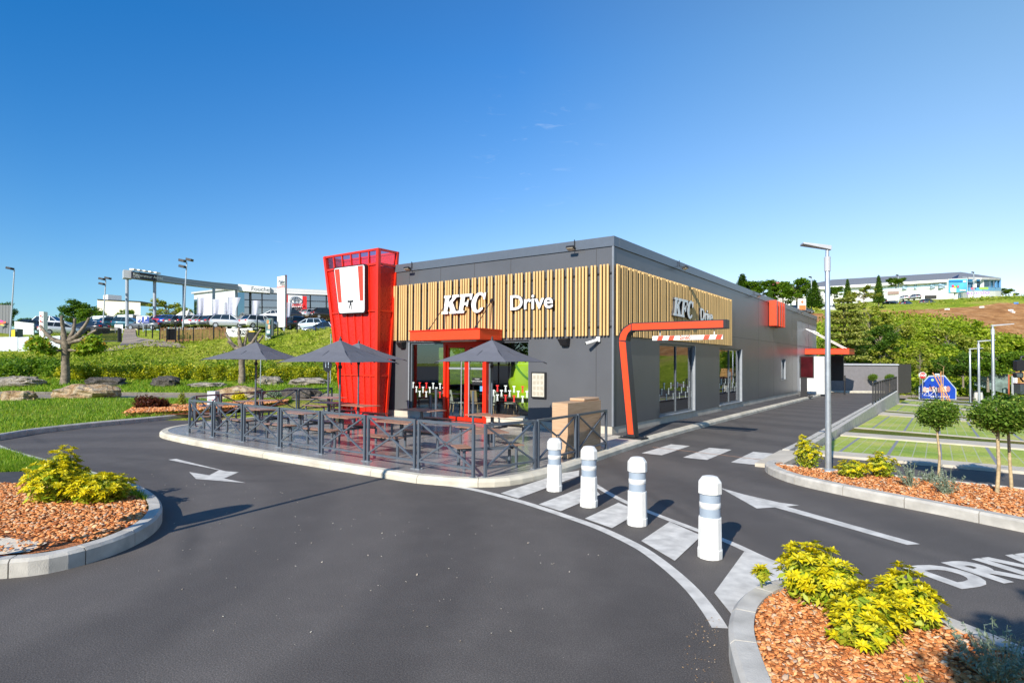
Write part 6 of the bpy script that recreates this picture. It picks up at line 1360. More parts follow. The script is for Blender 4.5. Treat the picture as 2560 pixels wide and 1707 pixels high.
# ------------------------------------------------------------------ cars
def paintm(nm, c): return mat(nm, c, .28, .25, var=.02, coat=.8)
PCOL = {'silver': paintm('silver_paint', (.42, .45, .50)), 'white': paintm('white_car_paint', (.75, .76, .78)), 'red': paintm('red_car_paint', (.55, .015, .02)), 'blue': paintm('blue_car_paint', (.02, .09, .5)), 'navy': paintm('navy_paint', (.02, .045, .10)), 'black': paintm('black_car_paint', (.018, .018, .022)), 'grey': paintm('grey_car_paint', (.12, .13, .145)), 'ice': paintm('ice_blue_paint', (.50, .60, .70)), 'teal': paintm('teal_paint', (.02, .10, .15))}
TAIL = mat('tail_light', (.6, .01, .01), .2, coat=.6); HEADL = mat('head_light', (.7, .72, .75), .1, coat=.8); PLATE = mat('number_plate', (.7, .7, .68), .5)
def car(loc, rz, colr, lab, kind='suv', grp='cars parked at the showroom', s=.87):
    t = thing('parked_car', lab, 'car', loc, rz, grp, s); pm = PCOL[colr]
    # stations along x (rear -, front +): x, z low, z belt, half width
    if kind == 'van': st = [(-2.5, .45, 1.2, .85), (-2.42, .3, 1.25, .95), (-1.4, .22, 1.25, 1.0), (.6, .22, 1.25, 1.0), (1.5, .22, 1.15, .98), (2.2, .25, .95, .93), (2.45, .4, .8, .8)]; gh = [(-2.45, -2.4), (1.75, .75)]; roof = 2.05; tin = .12
    elif kind == 'hatch': st = [(-1.9, .45, .85, .72), (-1.8, .28, .98, .82), (-1.1, .2, .96, .87), (.4, .2, .92, .87), (1.1, .2, .88, .86), (1.7, .24, .76, .8), (1.9, .38, .62, .66)]; gh = [(-1.80, -1.35), (1.0, .2)]; roof = 1.46; tin = .2
    elif kind == 'sedan': st = [(-2.2, .45, .85, .72), (-2.1, .28, .98, .83), (-1.2, .2, .95, .89), (.5, .2, .90, .89), (1.3, .2, .86, .87), (2.0, .24, .74, .8), (2.22, .38, .6, .66)]; gh = [(-1.75, -.95), (1.1, .2)]; roof = 1.42; tin = .24
    else: st = [(-2.1, .5, .95, .76), (-2.0, .32, 1.08, .87), (-1.2, .24, 1.06, .92), (.5, .24, 1.02, .92), (1.2, .24, .99, .9), (1.95, .28, .86, .84), (2.15, .42, .70, .70)]; gh = [(-1.98, -1.5), (1.05, .25)]; roof = 1.63; tin = .2
    vs = []; k = 10
    for x, zl_, zb_, hw in st:
        for y, z in ((-hw*.9, zl_), (-hw, zl_+.12), (-hw, zb_-.25), (-hw*.97, zb_-.06), (-hw*.86, zb_), (hw*.86, zb_), (hw*.97, zb_-.06), (hw, zb_-.25), (hw, zl_+.12), (hw*.9, zl_)): vs.append((x, y, z))
    fs = [(i*k+j, i*k+(j+1) % k, (i+1)*k+(j+1) % k, (i+1)*k+j) for i in range(len(st)-1) for j in range(k)]+[tuple(range(k))[::-1], tuple((len(st)-1)*k+j for j in range(k))]
    b = MB(); b.add(vs, fs, True); body = b.build('body', pm, t)
    zb_ = st[2][2]-.03; hw = st[2][3]*.9; (x0, x0t), (x1, x1t) = gh; hwt = hw-tin
    b = MB(); b.add([(x0, -hw, zb_), (x1, -hw, zb_-.05), (x1, hw, zb_-.05), (x0, hw, zb_), (x0t, -hwt, roof-.05), (x1t, -hwt, roof-.05), (x1t, hwt, roof-.05), (x0t, hwt, roof-.05)], [(0, 1, 5, 4), (1, 2, 6, 5), (2, 3, 7, 6), (3, 0, 4, 7)]); b.build('windows', CARGLASS, t)
    b = MB(); b.add([(x0t-.12, -hwt-.03, roof-.08), (x1t+.06, -hwt-.03, roof-.08), (x1t+.06, hwt+.03, roof-.08), (x0t-.12, hwt+.03, roof-.08), (x0t+.15, -hwt+.1, roof), (x1t-.2, -hwt+.1, roof), (x1t-.2, hwt-.1, roof), (x0t+.15, hwt-.1, roof)], [(0, 1, 5, 4), (1, 2, 6, 5), (2, 3, 7, 6), (3, 0, 4, 7), (4, 5, 6, 7), (0, 3, 2, 1)])
    for sy in (-1, 1):
        for xa, xb_ in (((x0, x0t)), ((x1, x1t)), ((x0*.45, x0t*.48), )[0], ((.15, .1), )[0]): b.bar((xa, sy*(hw+.005), zb_-.02), (xb_, sy*(hwt+.01), roof-.06), .05, .07 if xa in (x0, x1) else .04, (0, 1, 0))
    if kind == 'van': b.box((-.9, 0, 1.62), (2.9, 2*hwt+.14, .75))
    b.build('roof', pm, body); wr = .33 if kind != 'hatch' else .3; wx = (st[0][0]+.75, st[-1][0]-.82)
    for x in wx:
        for sy in (-1, 1):
            b = MB(); y = sy*(st[3][3]-.10); b.tube([(x, y-.11, wr), (x, y+.11, wr)], wr, 18); w_ = b.build('wheel', RUBBER, t); b = MB(); yy = y+sy*.112; b.tube([(x, yy-.01*sy, wr), (x, yy, wr)], wr*.62, 10); b.build('rim', mat('alloy', (.4, .42, .45), .3, .6), w_)
    for sy in (-1, 1):
        b = MB(); b.box((st[0][0]+.05, sy*st[1][3]*.72, st[0][2]-.02), (.14, .34, .16)); b.build('tail_light', TAIL, t, .02); b = MB(); b.box((st[-1][0]-.1, sy*st[-1][3]*.88, st[-1][2]-.02), (.2, .34, .14)); b.build('headlight', HEADL, t, .02)
    b = MB(); b.box((st[0][0]-.0, 0, .72), (.03, .5, .11)); b.build('number_plate', PLATE, t); b = MB(); b.box((st[0][0]+.02, 0, .42), (.2, st[0][3]*1.7, .2)); b.box((st[-1][0]-.02, 0, .38), (.15, st[-1][3]*1.7, .16)); b.build('bumper', BLACK, t, .03); return t
def pcar(px, yb, d, ang, colr, lab, kind='suv', grp='cars parked at the showroom'):
    p = PD(px, yb, d); return car(p, yaw+R(ang), colr, lab, kind, grp)
pcar(576, 821, 60, 8, 'silver', 'silver crossover seen side-on in the middle of the row'); pcar(505, 822, 63, 62, 'white', 'white estate parked at an angle, second car left of the silver crossover'); pcar(522, 820, 62, 55, 'silver', 'silver grey hatchback seen from behind left of the crossover', 'hatch'); pcar(543, 820, 61.5, 60, 'grey', 'dark silver car seen from behind right against the crossover', 'hatch')
pcar(423, 817, 66, 70, 'red', 'bright red car seen from behind in the left row', 'hatch'); pcar(438, 817, 65, 68, 'blue', 'bright blue car seen from behind next to the red one', 'hatch'); pcar(452, 819, 64, 64, 'grey', 'dark grey car behind the floodlight mast', 'hatch'); pcar(475, 819, 64, 60, 'black', 'black car half hidden right of the floodlight mast', 'hatch'); pcar(408, 818, 68, 80, 'white', 'white car nose peeking left of the red car', 'hatch')
pcar(648, 823, 60, 55, 'white', 'white sport utility car seen from behind before the poster pillar'); pcar(690, 824, 62, 50, 'navy', 'dark navy car behind the totem sign'); pcar(735, 826, 61, 130, 'black', 'black car nose seen left of the pale blue hatchback'); pcar(776, 827, 60, 172, 'ice', 'pale blue hatchback parked on the lower row left of the tower', 'hatch'); pcar(722, 820, 66, 20, 'black', 'black car roof beyond the lower row beside the totem', 'hatch')
pcar(685, 799, 78, 170, 'white', 'white car on the upper row left of the totem', 'sedan'); pcar(733, 799, 78, 20, 'black', 'black crossover on the upper row right of the totem'); pcar(765, 797, 80, 62, 'red', 'dark red car on the upper row between black and silver ones', 'hatch'); pcar(782, 797, 79, 58, 'silver', 'silver hatchback on the upper row', 'hatch'); pcar(815, 798, 78, 35, 'black', 'black crossover on the upper row beside the red tower')
pcar(812, 838, 54, 190, 'navy', 'dark blue car nose low on the bank beside the tower', 'sedan')
pcar(130, 822, 66, 5, 'white', 'white crossover parked behind the pollarded tree'); pcar(250, 822, 82, 160, 'white', 'white van left of the thin lamp mast', 'van'); pcar(312, 820, 80, 165, 'white', 'white van behind the first gantry post', 'van'); pcar(285, 822, 76, 60, 'teal', 'dark teal car between the two white vans'); pcar(325, 822, 72, 10, 'teal', 'teal crossover behind the parking sign'); pcar(150, 838, 57, 50, 'white', 'white car tail seen under the pollarded limbs', 'hatch'); pcar(222, 833, 60, 170, 'black', 'long black car roof behind the pollarded tree', 'sedan')
pcar(365, 826, 64, 175, 'grey', 'dark grey car behind the black fence posts', 'sedan'); pcar(88, 829, 64, 40, 'navy', 'dark blue car left of the white pillar sign', 'hatch')
hc = 'cars parked on the hilltop'
pcar(2320, 763, 138, 12, 'grey', 'grey car on the hilltop above the brown earth', 'suv', hc); pcar(2267, 766, 136, 30, 'navy', 'dark blue car on the hilltop left of the grey one', 'sedan', hc); pcar(2225, 762, 140, 20, 'navy', 'dark blue car half behind the hillside trees', 'suv', hc); pcar(2286, 749, 158, 90, 'silver', 'silver car facing out before the white building', 'suv', hc); pcar(2258, 751, 160, 90, 'white', 'white car facing out before the white building', 'hatch', hc)
pcar(1998, 780, 124, 12, 'navy', 'dark blue car on the hilltop behind the white and orange sign', 'suv', hc); pcar(2010, 784, 119, 10, 'grey', 'slate blue car on the hilltop over the roof end', 'sedan', hc); pcar(2052, 776, 130, 70, 'red', 'red car on the hilltop beside the columnar tree', 'hatch', hc); pcar(2072, 780, 128, 5, 'white', 'white van on the hilltop partly behind the lamp post', 'van', hc)
# ------------------------------------------------------------------ left mid-ground street furniture
def slab_obj(nm, lab, cat, pts, th, m, extra=None, base=None, grp=None):
    t = thing(nm, lab, cat, (0, 0, 0), group=grp); P = [PD(*p) for p in pts]; dv = D2
    if th > 5: dv = (P[1]-CAM); dv.z = 0; dv.normalize()
    b = MB(); b.prism(P, dv*th); f = b.build('panel', m, t); 
    if extra: extra(t, f)
    c = sum(P, Vector())/4; rebase(t, (c.x, c.y, min(p.z for p in P))); return t
slab_obj('grey_shed', 'dark ribbed metal shed with coloured brush strokes at the far left', 'building', [(-60, 760, 66), (28, 763, 64), (28, 842, 64), (-60, 842, 66)], 5.1, VERT, lambda t, f: [(lambda b, m, n: b.build(n, m, f))(MB().prism([PD(x, y, 63.95) for x, y in q], -D2*.02), mm, 'brush_stroke') for q, mm in (([(-10, 797), (9, 802), (7, 806), (-10, 801)], mat('pink', (.7, .03, .3), .5)), ([(-10, 810), (14, 803), (15, 807), (-8, 815)], mat('orange', (.8, .14, .06), .5)), ([(-8, 808), (11, 812), (9, 815), (-8, 811)], mat('lime_stroke', (.5, .55, .08), .5)))])
for i, (a, c) in enumerate(((-40, 44), (45, 88), (89, 150))): slab_obj('site_barrier', ('tall white hoarding panel, leftmost at the frame edge', 'tall white hoarding panel, middle of the left run', 'tall white hoarding panel behind the pollarded tree')[i], 'barrier', [(a, 843, 47.5), (c, 842-1.5*i, 47.8), (c, 879-i, 47.8), (a, 879, 47.5)], .08, mat('hoarding_white', (.58, .64, .70), .6), None, None, 'white hoarding panels')
slab_obj('white_fence', 'white ribbed screen fence behind the yellow notice', 'fence', [(36, 803, 60), (84, 808, 58), (84, 842, 58), (36, 842, 60)], .15, HORZ)
def yel(t, f): b = MB(); b.prism([PD(29, 825, 50.1), PD(38, 824, 50.1), PD(38, 843, 50.1), PD(29, 843, 50.1)], -D2*.03); b.build('yellow_notice', YELLOW, f)
slab_obj('utility_box', 'grey utility box with a yellow notice by the left lamp', 'cabinet', [(29, 822, 50.3), (43, 822, 50.3), (43, 845, 50.3), (29, 845, 50.3)], .6, mat('box_green', (.06, .1, .10), .5), yel)
def pil(t, f):
    for y, s in ((788, .8), (801, 1.1), (812, .7), (823, .7)): b = MB(); b.prism([PD(100, y, 53.9), PD(103.5, y, 53.9), PD(103.5, y+4*s, 53.9), PD(100, y+4*s, 53.9)], -D2*.02); b.build('red_letter', SIGNRED, f)
slab_obj('pillar_sign', 'slim white pillar sign with red letters left of the pollarded tree', 'sign', [(98, 779, 54), (108.5, 779, 54), (108.5, 842, 54), (98, 842, 54)], .5, WHITE, pil)
def cb(t, f): b = MB(); b.prism([PD(243, 747.5, 117.8), PD(352, 753, 113.8), PD(352, 755.5, 113.8), PD(243, 750, 117.8)], D2*12); b.build('roof_edge', DARK, t); b = MB(); b.box(PD(281, 747, 122), (2.5, 2.5, 1.4)); b.build('roof_unit', WHITE, t)
slab_obj('cream_building', 'plain cream block with flat roof behind the rounded trees', 'building', [(243, 750, 118), (351, 755, 114), (351, 835, 114), (243, 835, 118)], 11, mat('cream_render', (.66, .60, .48), .8, var=.04), cb)
def ps_(t, f):
    b = MB(); b.prism([PD(355, 791.5, 51.9), PD(372.5, 791.5, 51.9), PD(372.5, 807.5, 51.9), PD(355, 807.5, 51.9)], -D2*.01); bl_ = b.build('blue_panel', BLUE, f)
    text('lettering', 'P', PD(363.5, 797.5, 51.87), U2, (0, 0, 1), .48, WHITE, bl_, .004, .02); text('lettering', 'CLIENTS', PD(364, 804.8, 51.87), U2, (0, 0, 1), .12, WHITE, bl_, .004)
    b = MB(); b.prism([PD(x, y, 51.87) for x, y in [(344, 806), (344, 800), (346, 802), (350, 797.5), (353, 800.5), (348.5, 804), (350.5, 806)]], -D2*.01); b.build('arrow', BLUE, f); b = MB(); b.tube([PD(358.5, 808, 52.1), PD(358.5, 829, 52.1)], .05, 6); b.build('post', GALV, t)
slab_obj('parking_sign', 'blue and white parking sign with a down-left arrow', 'sign', [(341, 790, 52), (373.5, 790, 52), (373.5, 808.5, 52), (341, 808.5, 52)], .04, WHITE, ps_)
def wl(t, f): [(lambda b: b.build('leg', WHITE, t))(MB().bar(PD(x, 833, 51), PD(x, 824, 51), .05, .05)) for x in (288, 306)]
slab_obj('notice_board', 'small white notice board on two legs by the driveway gate', 'sign', [(286.5, 811, 51), (307, 811, 51), (307, 825, 51), (286.5, 825, 51)], .04, WHITE, wl)
bn = slab_obj('banner', 'white banner reading OCCASIONS JAMAIS on the picket fence', 'banner', [(566, 822, 48.6), (631, 820, 48.0), (632, 840, 48.0), (566, 843, 48.6)], .02, WHITE)
O_ = PD(603, 827.5, 48.15)-bn.location; Rv = PD(631, 828, 48)-PD(566, 829, 48.6); text('lettering', 'TRY OCCASIONS', O_-D2*.02, Rv, (0, 0, 1), .30, BLACK, bn.children[0], .002, .004, .92); text('lettering', 'À JAMAIS', PD(606, 835, 48.15)-bn.location-D2*.02, Rv, (0, 0, 1), .30, BLACK, bn.children[0], .002, .004, .95)
def adp(t, f):
    b = MB(); b.prism([PD(665, 798, 46.9), PD(676, 797, 46.9), PD(676, 836, 46.9), PD(665, 837, 46.9)], -D2*.01); po = b.build('poster', mat('poster', (.08, .22, .22), .4, var=.5, scale=2), f)
    for (x, y, w_, h_, mm) in ((667, 800, 5, 9, mat('poster_orange', (.7, .2, .06), .5)), (670, 812, 5, 10, mat('poster_peach', (.75, .4, .25), .5)), (667, 826, 7, 7, WHITE), (672, 803, 3, 6, mat('poster_green', (.2, .4, .35), .5))): b = MB(); b.prism([PD(x, y, 46.87), PD(x+w_, y, 46.87), PD(x+w_, y+h_, 46.87), PD(x, y+h_, 46.87)], -D2*.01); b.build('poster_block', mm, po)
    b = MB(); b.box(PD(671, 846, 47.3), (.4, .25, .65), rz=yaw); b.build('foot', GALV, t)
slab_obj('poster_pillar', 'grey framed advertising pillar with a colourful poster', 'poster pillar', [(663.5, 796, 47), (681, 795, 47), (681, 839, 47), (663.5, 840, 47)], .3, mat('pillar_grey', (.12, .15, .16), .4), adp)
p = PD(631, 855, 44.5); t = thing('wheelie_bin', 'black wheelie bin with yellow lid behind the bare lopped tree', 'bin', p, yaw); b = MB(); b.add([(-.22, -.22, 0), (.22, -.22, 0), (.22, .22, 0), (-.22, .22, 0), (-.27, -.27, .75), (.27, -.27, .75), (.27, .27, .75), (-.27, .27, .75)], [(0, 3, 2, 1), (0, 1, 5, 4), (1, 2, 6, 5), (2, 3, 7, 6), (3, 0, 4, 7)]); b.build('body', BLACK, t); b = MB(); b.box((0, 0, .79), (.6, .6, .08)); b.build('lid', YELLOW, t, .02)
# picket fence of split wood, black fence posts, sliding gate, small tent
pf = thing('picket_fence', 'brown split wood picket fence along the top of the left bank', 'fence')
b = MB(); x = 402.0; random.seed(3)
while x < 566: d = 49.4-.8*(x-402)/164; a = PD(x, 842+random.uniform(-1, 1), d); h_ = random.uniform(.72, .86); b.bar(a-Vector((0, 0, .2)), a+Vector((random.uniform(-.02, .02), 0, h_)), .045, .03, (0, 1, 0)); x += random.uniform(1.7, 2.3)
b.build('pickets', STICK, pf); rebase(pf, PD(480, 845, 49))
for i, (px, yt, yb) in enumerate(((347, 812, 830), (365, 812, 832), (381, 812, 836), (399.5, 812, 841), (417, 820, 846), (439, 812, 853), (447, 820, 854), (457.5, 818, 851), (483, 817, 854), (534, 815, 850), (643, 798, 825), (694.5, 804, 836), (743, 801, 832), (789.5, 800, 832))):
    p = PD(px, yb, 48.2); t = tag(empty('fence_post', p), 'slim black metal fence post on the bank top, number %d counted from the parking sign rightwards' % (i+1), 'post', 'black posts along the bank top')
    t['label'] = ('slim black fence post just left of the parking sign' if i == 0 else 'slim black fence post below the parking sign' if i == 1 else 'slim black fence post right of the parking sign' if i == 2 else 'slim black fence post at the bend of the driveway' if i == 3 else 'black gate post at the left end of the small gate' if i == 4 else 'black gate post in the middle of the small gate' if i == 5 else 'thick black gate post at the right end of the small gate' if i == 6 else 'black post at the foot of the floodlight mast' if i == 7 else 'black post in front of the middle of the picket fence' if i == 8 else 'black post in front of the right part of the picket fence' if i == 9 else 'slim black post left of the poster pillar' if i == 10 else 'slim black post left of the totem' if i == 11 else 'slim black post before the pale blue hatchback, left one' if i == 12 else 'slim black post before the pale blue hatchback, right one')
    h_ = PD(px, yt, 48.2).z-p.z; b = MB(); b.box((0, 0, h_/2-.15), (.07 if i != 6 else .16, .07, h_+.3)); b.build('shaft', BLACK, t)
gt2 = thing('sliding_gate', 'black barred sliding gate closing the driveway at its left', 'gate'); b = MB()
for k in range(30): px = 228+k*2.35; b.bar(PD(px, 853, 49.5), PD(px, 820-.0, 49.5), .035, .035, (0, 1, 0))
b.build('bars', BLACK, gt2)
for y in (820, 853): b = MB(); b.bar(PD(226, y, 49.5), PD(300, y, 49.5), .07, .07); b.build('rail', BLACK, gt2)
b = MB(); b.bar(PD(299, 855, 49.4), PD(299, 821, 49.4), .25, .25, (0, 1, 0)); b.build('post', BLACK, gt2); rebase(gt2, PD(262, 855, 49.5))
gt3 = thing('small_gate', 'small dark barred gate between the black posts beside the driveway', 'gate'); b = MB()
for k in range(13): px = 418+k*1.8; b.bar(PD(px, 850, 48.4), PD(px, 822, 48.4), .04, .04, (0, 1, 0))
b.build('bars', BLACK, gt3); rebase(gt3, PD(428, 850, 48.4))
tn = thing('white_tent', 'small white peaked tent behind the parked cars', 'tent', PD(466, 815, 84)); b = MB(); b.add([(-3.2, -2, 0), (3.2, -2, 0), (3.2, 2, 0), (-3.2, 2, 0), (-.6, 0, 2.2), (.6, 0, 2.2), (-1.6, 0, .9), (1.6, 0, .9)], [(0, 1, 5, 4), (1, 2, 5), (2, 3, 4, 5), (3, 0, 4)]); b.build('canopy', mat('tent_cloth', (.6, .57, .5), .8), tn); b = MB(); b.tube([(-3.4, -2, .1), (-.6, 0, 2.3)], .09, 6); b.tube([(3.4, -2, .1), (.6, 0, 2.3)], .09, 6); b.build('tent_pole', WHITE, tn)
t = thing('thin_post', 'slim light grey pole standing on the verge behind the leftmost parasol', 'post', hit(651, 966, 31.2)); b = MB(); b.tube([(0, 0, 0), (0, 0, 2.4)], .03, 6); b.build('shaft', GALV, t)
t = thing('thin_post', 'slim light grey pole on the verge left of the red tower', 'post', hit(826, 962, 31.2)); b = MB(); b.tube([(0, 0, 0), (0, 0, 3.0)], .03, 6); b.build('shaft', GALV, t)
# ------------------------------------------------------------------ right-hand hilltop
KB = thing('hilltop_building', 'long white two storey building with grey hipped roof on the hill', 'building')
KW = mat('kb_white', (.80, .79, .77), .7, var=.03); KR = mat('kb_roof', (.17, .18, .20), .6)
def PDs(L): return [PD(*p) for p in L]
b = MB(); b.prism(PDs([(1968, 728, 205), (2425, 702, 165), (2425, 755, 165), (1968, 775, 205)]), D2*14); b.build('wall', KW, KB)
b = MB(); b.prism(PDs([(1966, 722, 204), (2428, 695, 163.5), (2428, 701, 163.5), (1966, 728, 204)]), D2*1.5); b.build('eaves', KW, KB)
b = MB(); A1, A2, A3, A4 = PD(1966, 722, 204), PD(2428, 694, 163.5), PD(2402, 680, 172), PD(2080, 699, 203); b.prism([A1, A2, A3, A4], (0, 0, -.3)); 
E1 = PD(2503, 695, 173); b.prism([A2, E1, A3], (0, 0, -.3)); b.build('roof', KR, KB)
for x0, x1, y0, y1, d in ((2258, 2269.5, 713, 724, 179), (2287, 2301, 711.5, 723, 177), (2328, 2343, 710, 721.5, 173.5), (2349, 2363, 709, 720.5, 171.6)):
    b = MB(); b.prism(PDs([(x0, y0, d-2), (x1, y0-.5, d-2.2), (x1, y1-.5, d-2.2), (x0, y1, d-2)]), D2*.5); b.build('window', mat('pale_glass', (.35, .45, .55), .2), KB)
b = MB(); b.prism(PDs([(2314, 738.5, 173), (2343, 738, 171), (2343, 747, 171), (2314, 747, 173)]), D2*.5); b.build('garage_opening', mat('garage_dark', (.03, .03, .03), .8), KB)
b = MB(); b.prism(PDs([(1968, 740, 203.6), (2425, 706, 163.9), (2425, 707, 163.9), (1968, 741, 203.6)]), D2*.2); b.build('blue_stripe', mat('stripe_blue', (.2, .45, .65), .5), KB)
# rotunda: arc of columns and glass
rot = []; cxp, rp = 2455, 48
for k in range(9): a = math.pi*k/8; rot.append((cxp-rp*math.cos(a), 165-10*math.sin(a)+6*(k/8)))
def band(yt, yb, nm, m, dd=0, off=0):
    b = MB()
    for i in range(8):
        (x0, d0), (x1, d1) = rot[i], rot[i+1]; b.prism(PDs([(x0, yt(x0), d0+off), (x1, yt(x1), d1+off), (x1, yb(x1), d1+off), (x0, yb(x0), d0+off)]), D2*.6)
    return b.build(nm, m, KB)
band(lambda x: 727+.002*(x-2400), lambda x: 752, 'rotunda_base', KW); band(lambda x: 719, lambda x: 727, 'coloured_band', mat('light_blue_band', (.12, .38, .65), .4), 0, -.1); band(lambda x: 699, lambda x: 719, 'rotunda_glass', mat('rot_glass', (.10, .22, .34), .12, var=.4, scale=.5), 0, .8); band(lambda x: 692+.03*(x-2400), lambda x: 697+.03*(x-2400), 'rotunda_eaves', mat('eave_grey', (.5, .5, .52), .6), 0, -2.2); band(lambda x: 697+.02*(x-2400), lambda x: 702, 'blue_beam', mat('beam_blue', (.02, .18, .42), .4), 0, -.3)
for i in (1, 3, 4, 6, 7):
    x0, d0 = rot[i]; b = MB(); b.bar(PD(x0, 719, d0-.4), PD(x0, 700, d0-.4), .8 if i in (3, 4) else .4, .4, (0, 1, 0)); b.build('rotunda_column', WHITE if i in (1, 3, 4) else MATS['beam_blue'], KB)
b = MB(); b.prism(PDs([(2448, 718, 154), (2470, 718, 154.3), (2470, 724, 154.3), (2448, 724, 154)]), -D2*.1); b.build('green_sign', mat('bright_green', (.35, .65, .12), .5), KB); b = MB(); b.prism(PDs([(2427, 719, 156), (2436, 719, 155), (2436, 724.5, 155), (2427, 724.5, 156)]), -D2*.1); b.build('pink_sign', mat('bright_pink', (.8, .2, .3), .5), KB)
text('lettering', 'koesio', PD(2445, 731.5, 153.6), (PD(2465, 731, 154)-PD(2425, 732, 155)), (0, 0, 1), 1.5, mat('lilac', (.35, .2, .55), .5), KB, .02, .02, 1.3); rebase(KB, PD(2300, 770, 175))
def bb(t, f):
    b = MB(); b.prism(PDs([(2371.5, 699.5, 139.8), (2417.5, 697, 139.8), (2417.5, 729, 139.8), (2371.5, 732, 139.8)]), -D2*.1); q = b.build('poster', mat('sky_poster', (.10, .45, .70), .4, var=.3, scale=.3), f)
    for x, y, w_, h_, mm in ((2373, 701, 33, 4, mat('poster_blue', (.02, .2, .5), .5)), (2376, 719, 14, 11, WHITE), (2379, 712, 6, 6, mat('ball_red', (.7, .05, .15), .5)), (2384, 715, 6, 6, YELLOW), (2389, 713, 4, 5, mat('ball_green', (.05, .5, .15), .5)), (2393, 714, 4, 5, MATS['ball_red']), (2399, 724, 15, 3, WHITE), (2408, 701, 7, 5, WHITE)):
        b = MB(); b.prism([PD(x+w_/2+w_/2*math.cos(k*.785), y+h_/2+h_/2*math.sin(k*.785), 139.6) for k in range(8)] if w_ == h_ else PDs([(x, y, 139.6), (x+w_, y, 139.6), (x+w_, y+h_, 139.6), (x, y+h_, 139.6)]), -D2*.05); b.build('poster_shape', mm, q)
    b = MB(); b.prism(PDs([(2388, 732, 140.3), (2394.5, 732, 140.3), (2394.5, 756, 140.3), (2388, 756, 140.3)]), D2*.5); b.build('post', WHITE, t); b = MB(); b.prism(PDs([(2382, 694, 140.3), (2398.5, 686, 141.5), (2394, 695, 141), (2382, 696, 140.3)]), D2*.2); b.build('solar_panel', mat('solar', (.01, .02, .08), .2), t)
slab_obj('billboard', 'blue billboard with balls and a solar panel on the hilltop', 'billboard', [(2370, 698, 140), (2419, 695.5, 140), (2419, 730.5, 140), (2370, 733.5, 140)], .4, WHITE, bb)
def bn2(t, f): b = MB(); b.prism(PDs([(2219, 729, 134.8), (2247, 727.5, 134.8), (2247, 735, 134.8), (2219, 736.5, 134.8)]), -D2*.05); b.build('brown_band', mat('band_brown', (.35, .25, .22), .6), f)
slab_obj('site_banner', 'white and brown banner on the hilltop before the white building', 'banner', [(2218, 723, 135), (2248, 722, 135), (2248, 751, 135), (2218, 752, 135)], .1, WHITE, bn2)
def os_(t, f):
    b = MB(); b.prism(PDs([(1998, 763, 114.8), (2014, 763, 114.8), (2014, 774, 114.8), (1998, 774, 114.8)]), -D2*.05); b.build('orange_field', mat('field_orange', (.8, .2, .06), .5), f); b = MB(); b.prism([PD(2005.5+x, 754+y, 114.8) for x, y in ((0, -4), (1.5, -1.5), (4, 0), (1.5, 1.5), (0, 4), (-1.5, 1.5), (-4, 0), (-1.5, -1.5))], -D2*.05); b.build('cross_emblem', MATS['field_orange'], f)
slab_obj('pylon_sign', 'white and orange pylon sign above the far roof end', 'sign', [(1997, 746.5, 115), (2015, 746.5, 115), (2015, 775, 115), (1997, 775, 115)], .5, WHITE, os_)
slab_obj('gable_house', 'pale gabled house with reddish roof above the parapet', 'building', [(1928, 716, 190), (1975, 716, 190), (1975, 775, 190), (1928, 775, 190)], 12, KW, lambda t, f: MB().prism(PDs([(1926, 717, 189), (1977, 717, 189), (1970, 707, 196), (1930, 707, 196)]), (0, 0, .3)).build('roof', mat('tile_red', (.45, .14, .09), .8), t))
# litter on the brown slope
for i, (px, py) in enumerate(((2540, 760), (2527, 778), (2531, 783), (2455, 770), (2368, 775))):
    p = hit(px, py, 80, 160); t = tag(MB().box((0, 0, .15), (.7, .5, .3), rz=i).build('litter', WHITE if i else mat('litter_blue', (.05, .2, .6), .6)), ('blue scrap lying on the bare earth slope', 'white scrap on the bare earth slope below the blue one', 'second white scrap below the blue one on the earth slope', 'white scrap near the middle of the earth slope', 'white scrap at the left of the earth slope')[i], 'litter'); t.location = p
# ------------------------------------------------------------------ right mid-ground
def stopf(t, f):
    O = PD(2306.5, 938.5, 50.9); n = 8
    b = MB(); b.prism([PD(2306.5+8.6*math.cos(R(22.5+45*k)), 938.5+7.6*math.sin(R(22.5+45*k)), 50.94) for k in range(8)], -D2*.02); rr = b.build('red_face', SIGNRED, f); text('lettering', 'STOP', PD(2306.5, 938.5, 50.88), U2, (0, 0, 1), .27, WHITE, rr, .004, .012)
    b = MB(); b.tube([PD(2306.5, 948, 51.1), PD(2306.5, 985, 51.1)], .045, 6); b.build('post', GALV, t)
t = thing('stop_sign', 'red octagonal STOP sign beside the bike shelter', 'sign'); b = MB(); b.prism([PD(2306.5+10.2*math.cos(R(22.5+45*k)), 938.5+9.2*math.sin(R(22.5+45*k)), 51) for k in range(8)], D2*.03); stopf(t, b.build('white_border', WHITE, t)); rebase(t, PD(2306.5, 985, 51.1))
sh = thing('bike_shelter', 'blue octagonal bike shelter end panel with printed picture', 'shelter')
OC = [(2297, 998), (2297, 970), (2320, 942), (2360, 938.5), (2387, 958), (2391, 972), (2391, 998)]; OC = [(2297, 997), (2297, 966), (2321, 939), (2362, 938), (2391, 972), (2391, 999)]
b = MB(); dvs = PD(2345, 970, 52.2)-CAM; dvs.z = 0; b.prism([PD(x, y, 52.2) for x, y in OC], dvs.normalized()*1.6); fr_ = b.build('frame', mat('shelter_grey', (.45, .52, .58), .4), sh)
cxo, cyo = 2345, 972; IN = [(cxo+(x-cxo)*.94, cyo+(y-cyo)*.91) for x, y in OC]; b = MB(); b.prism([PD(x, y, 52.15) for x, y in IN], -D2*.02); bl_ = b.build('blue_panel', mat('panel_blue', (.01, .06, .42), .4), sh)
random.seed(12)
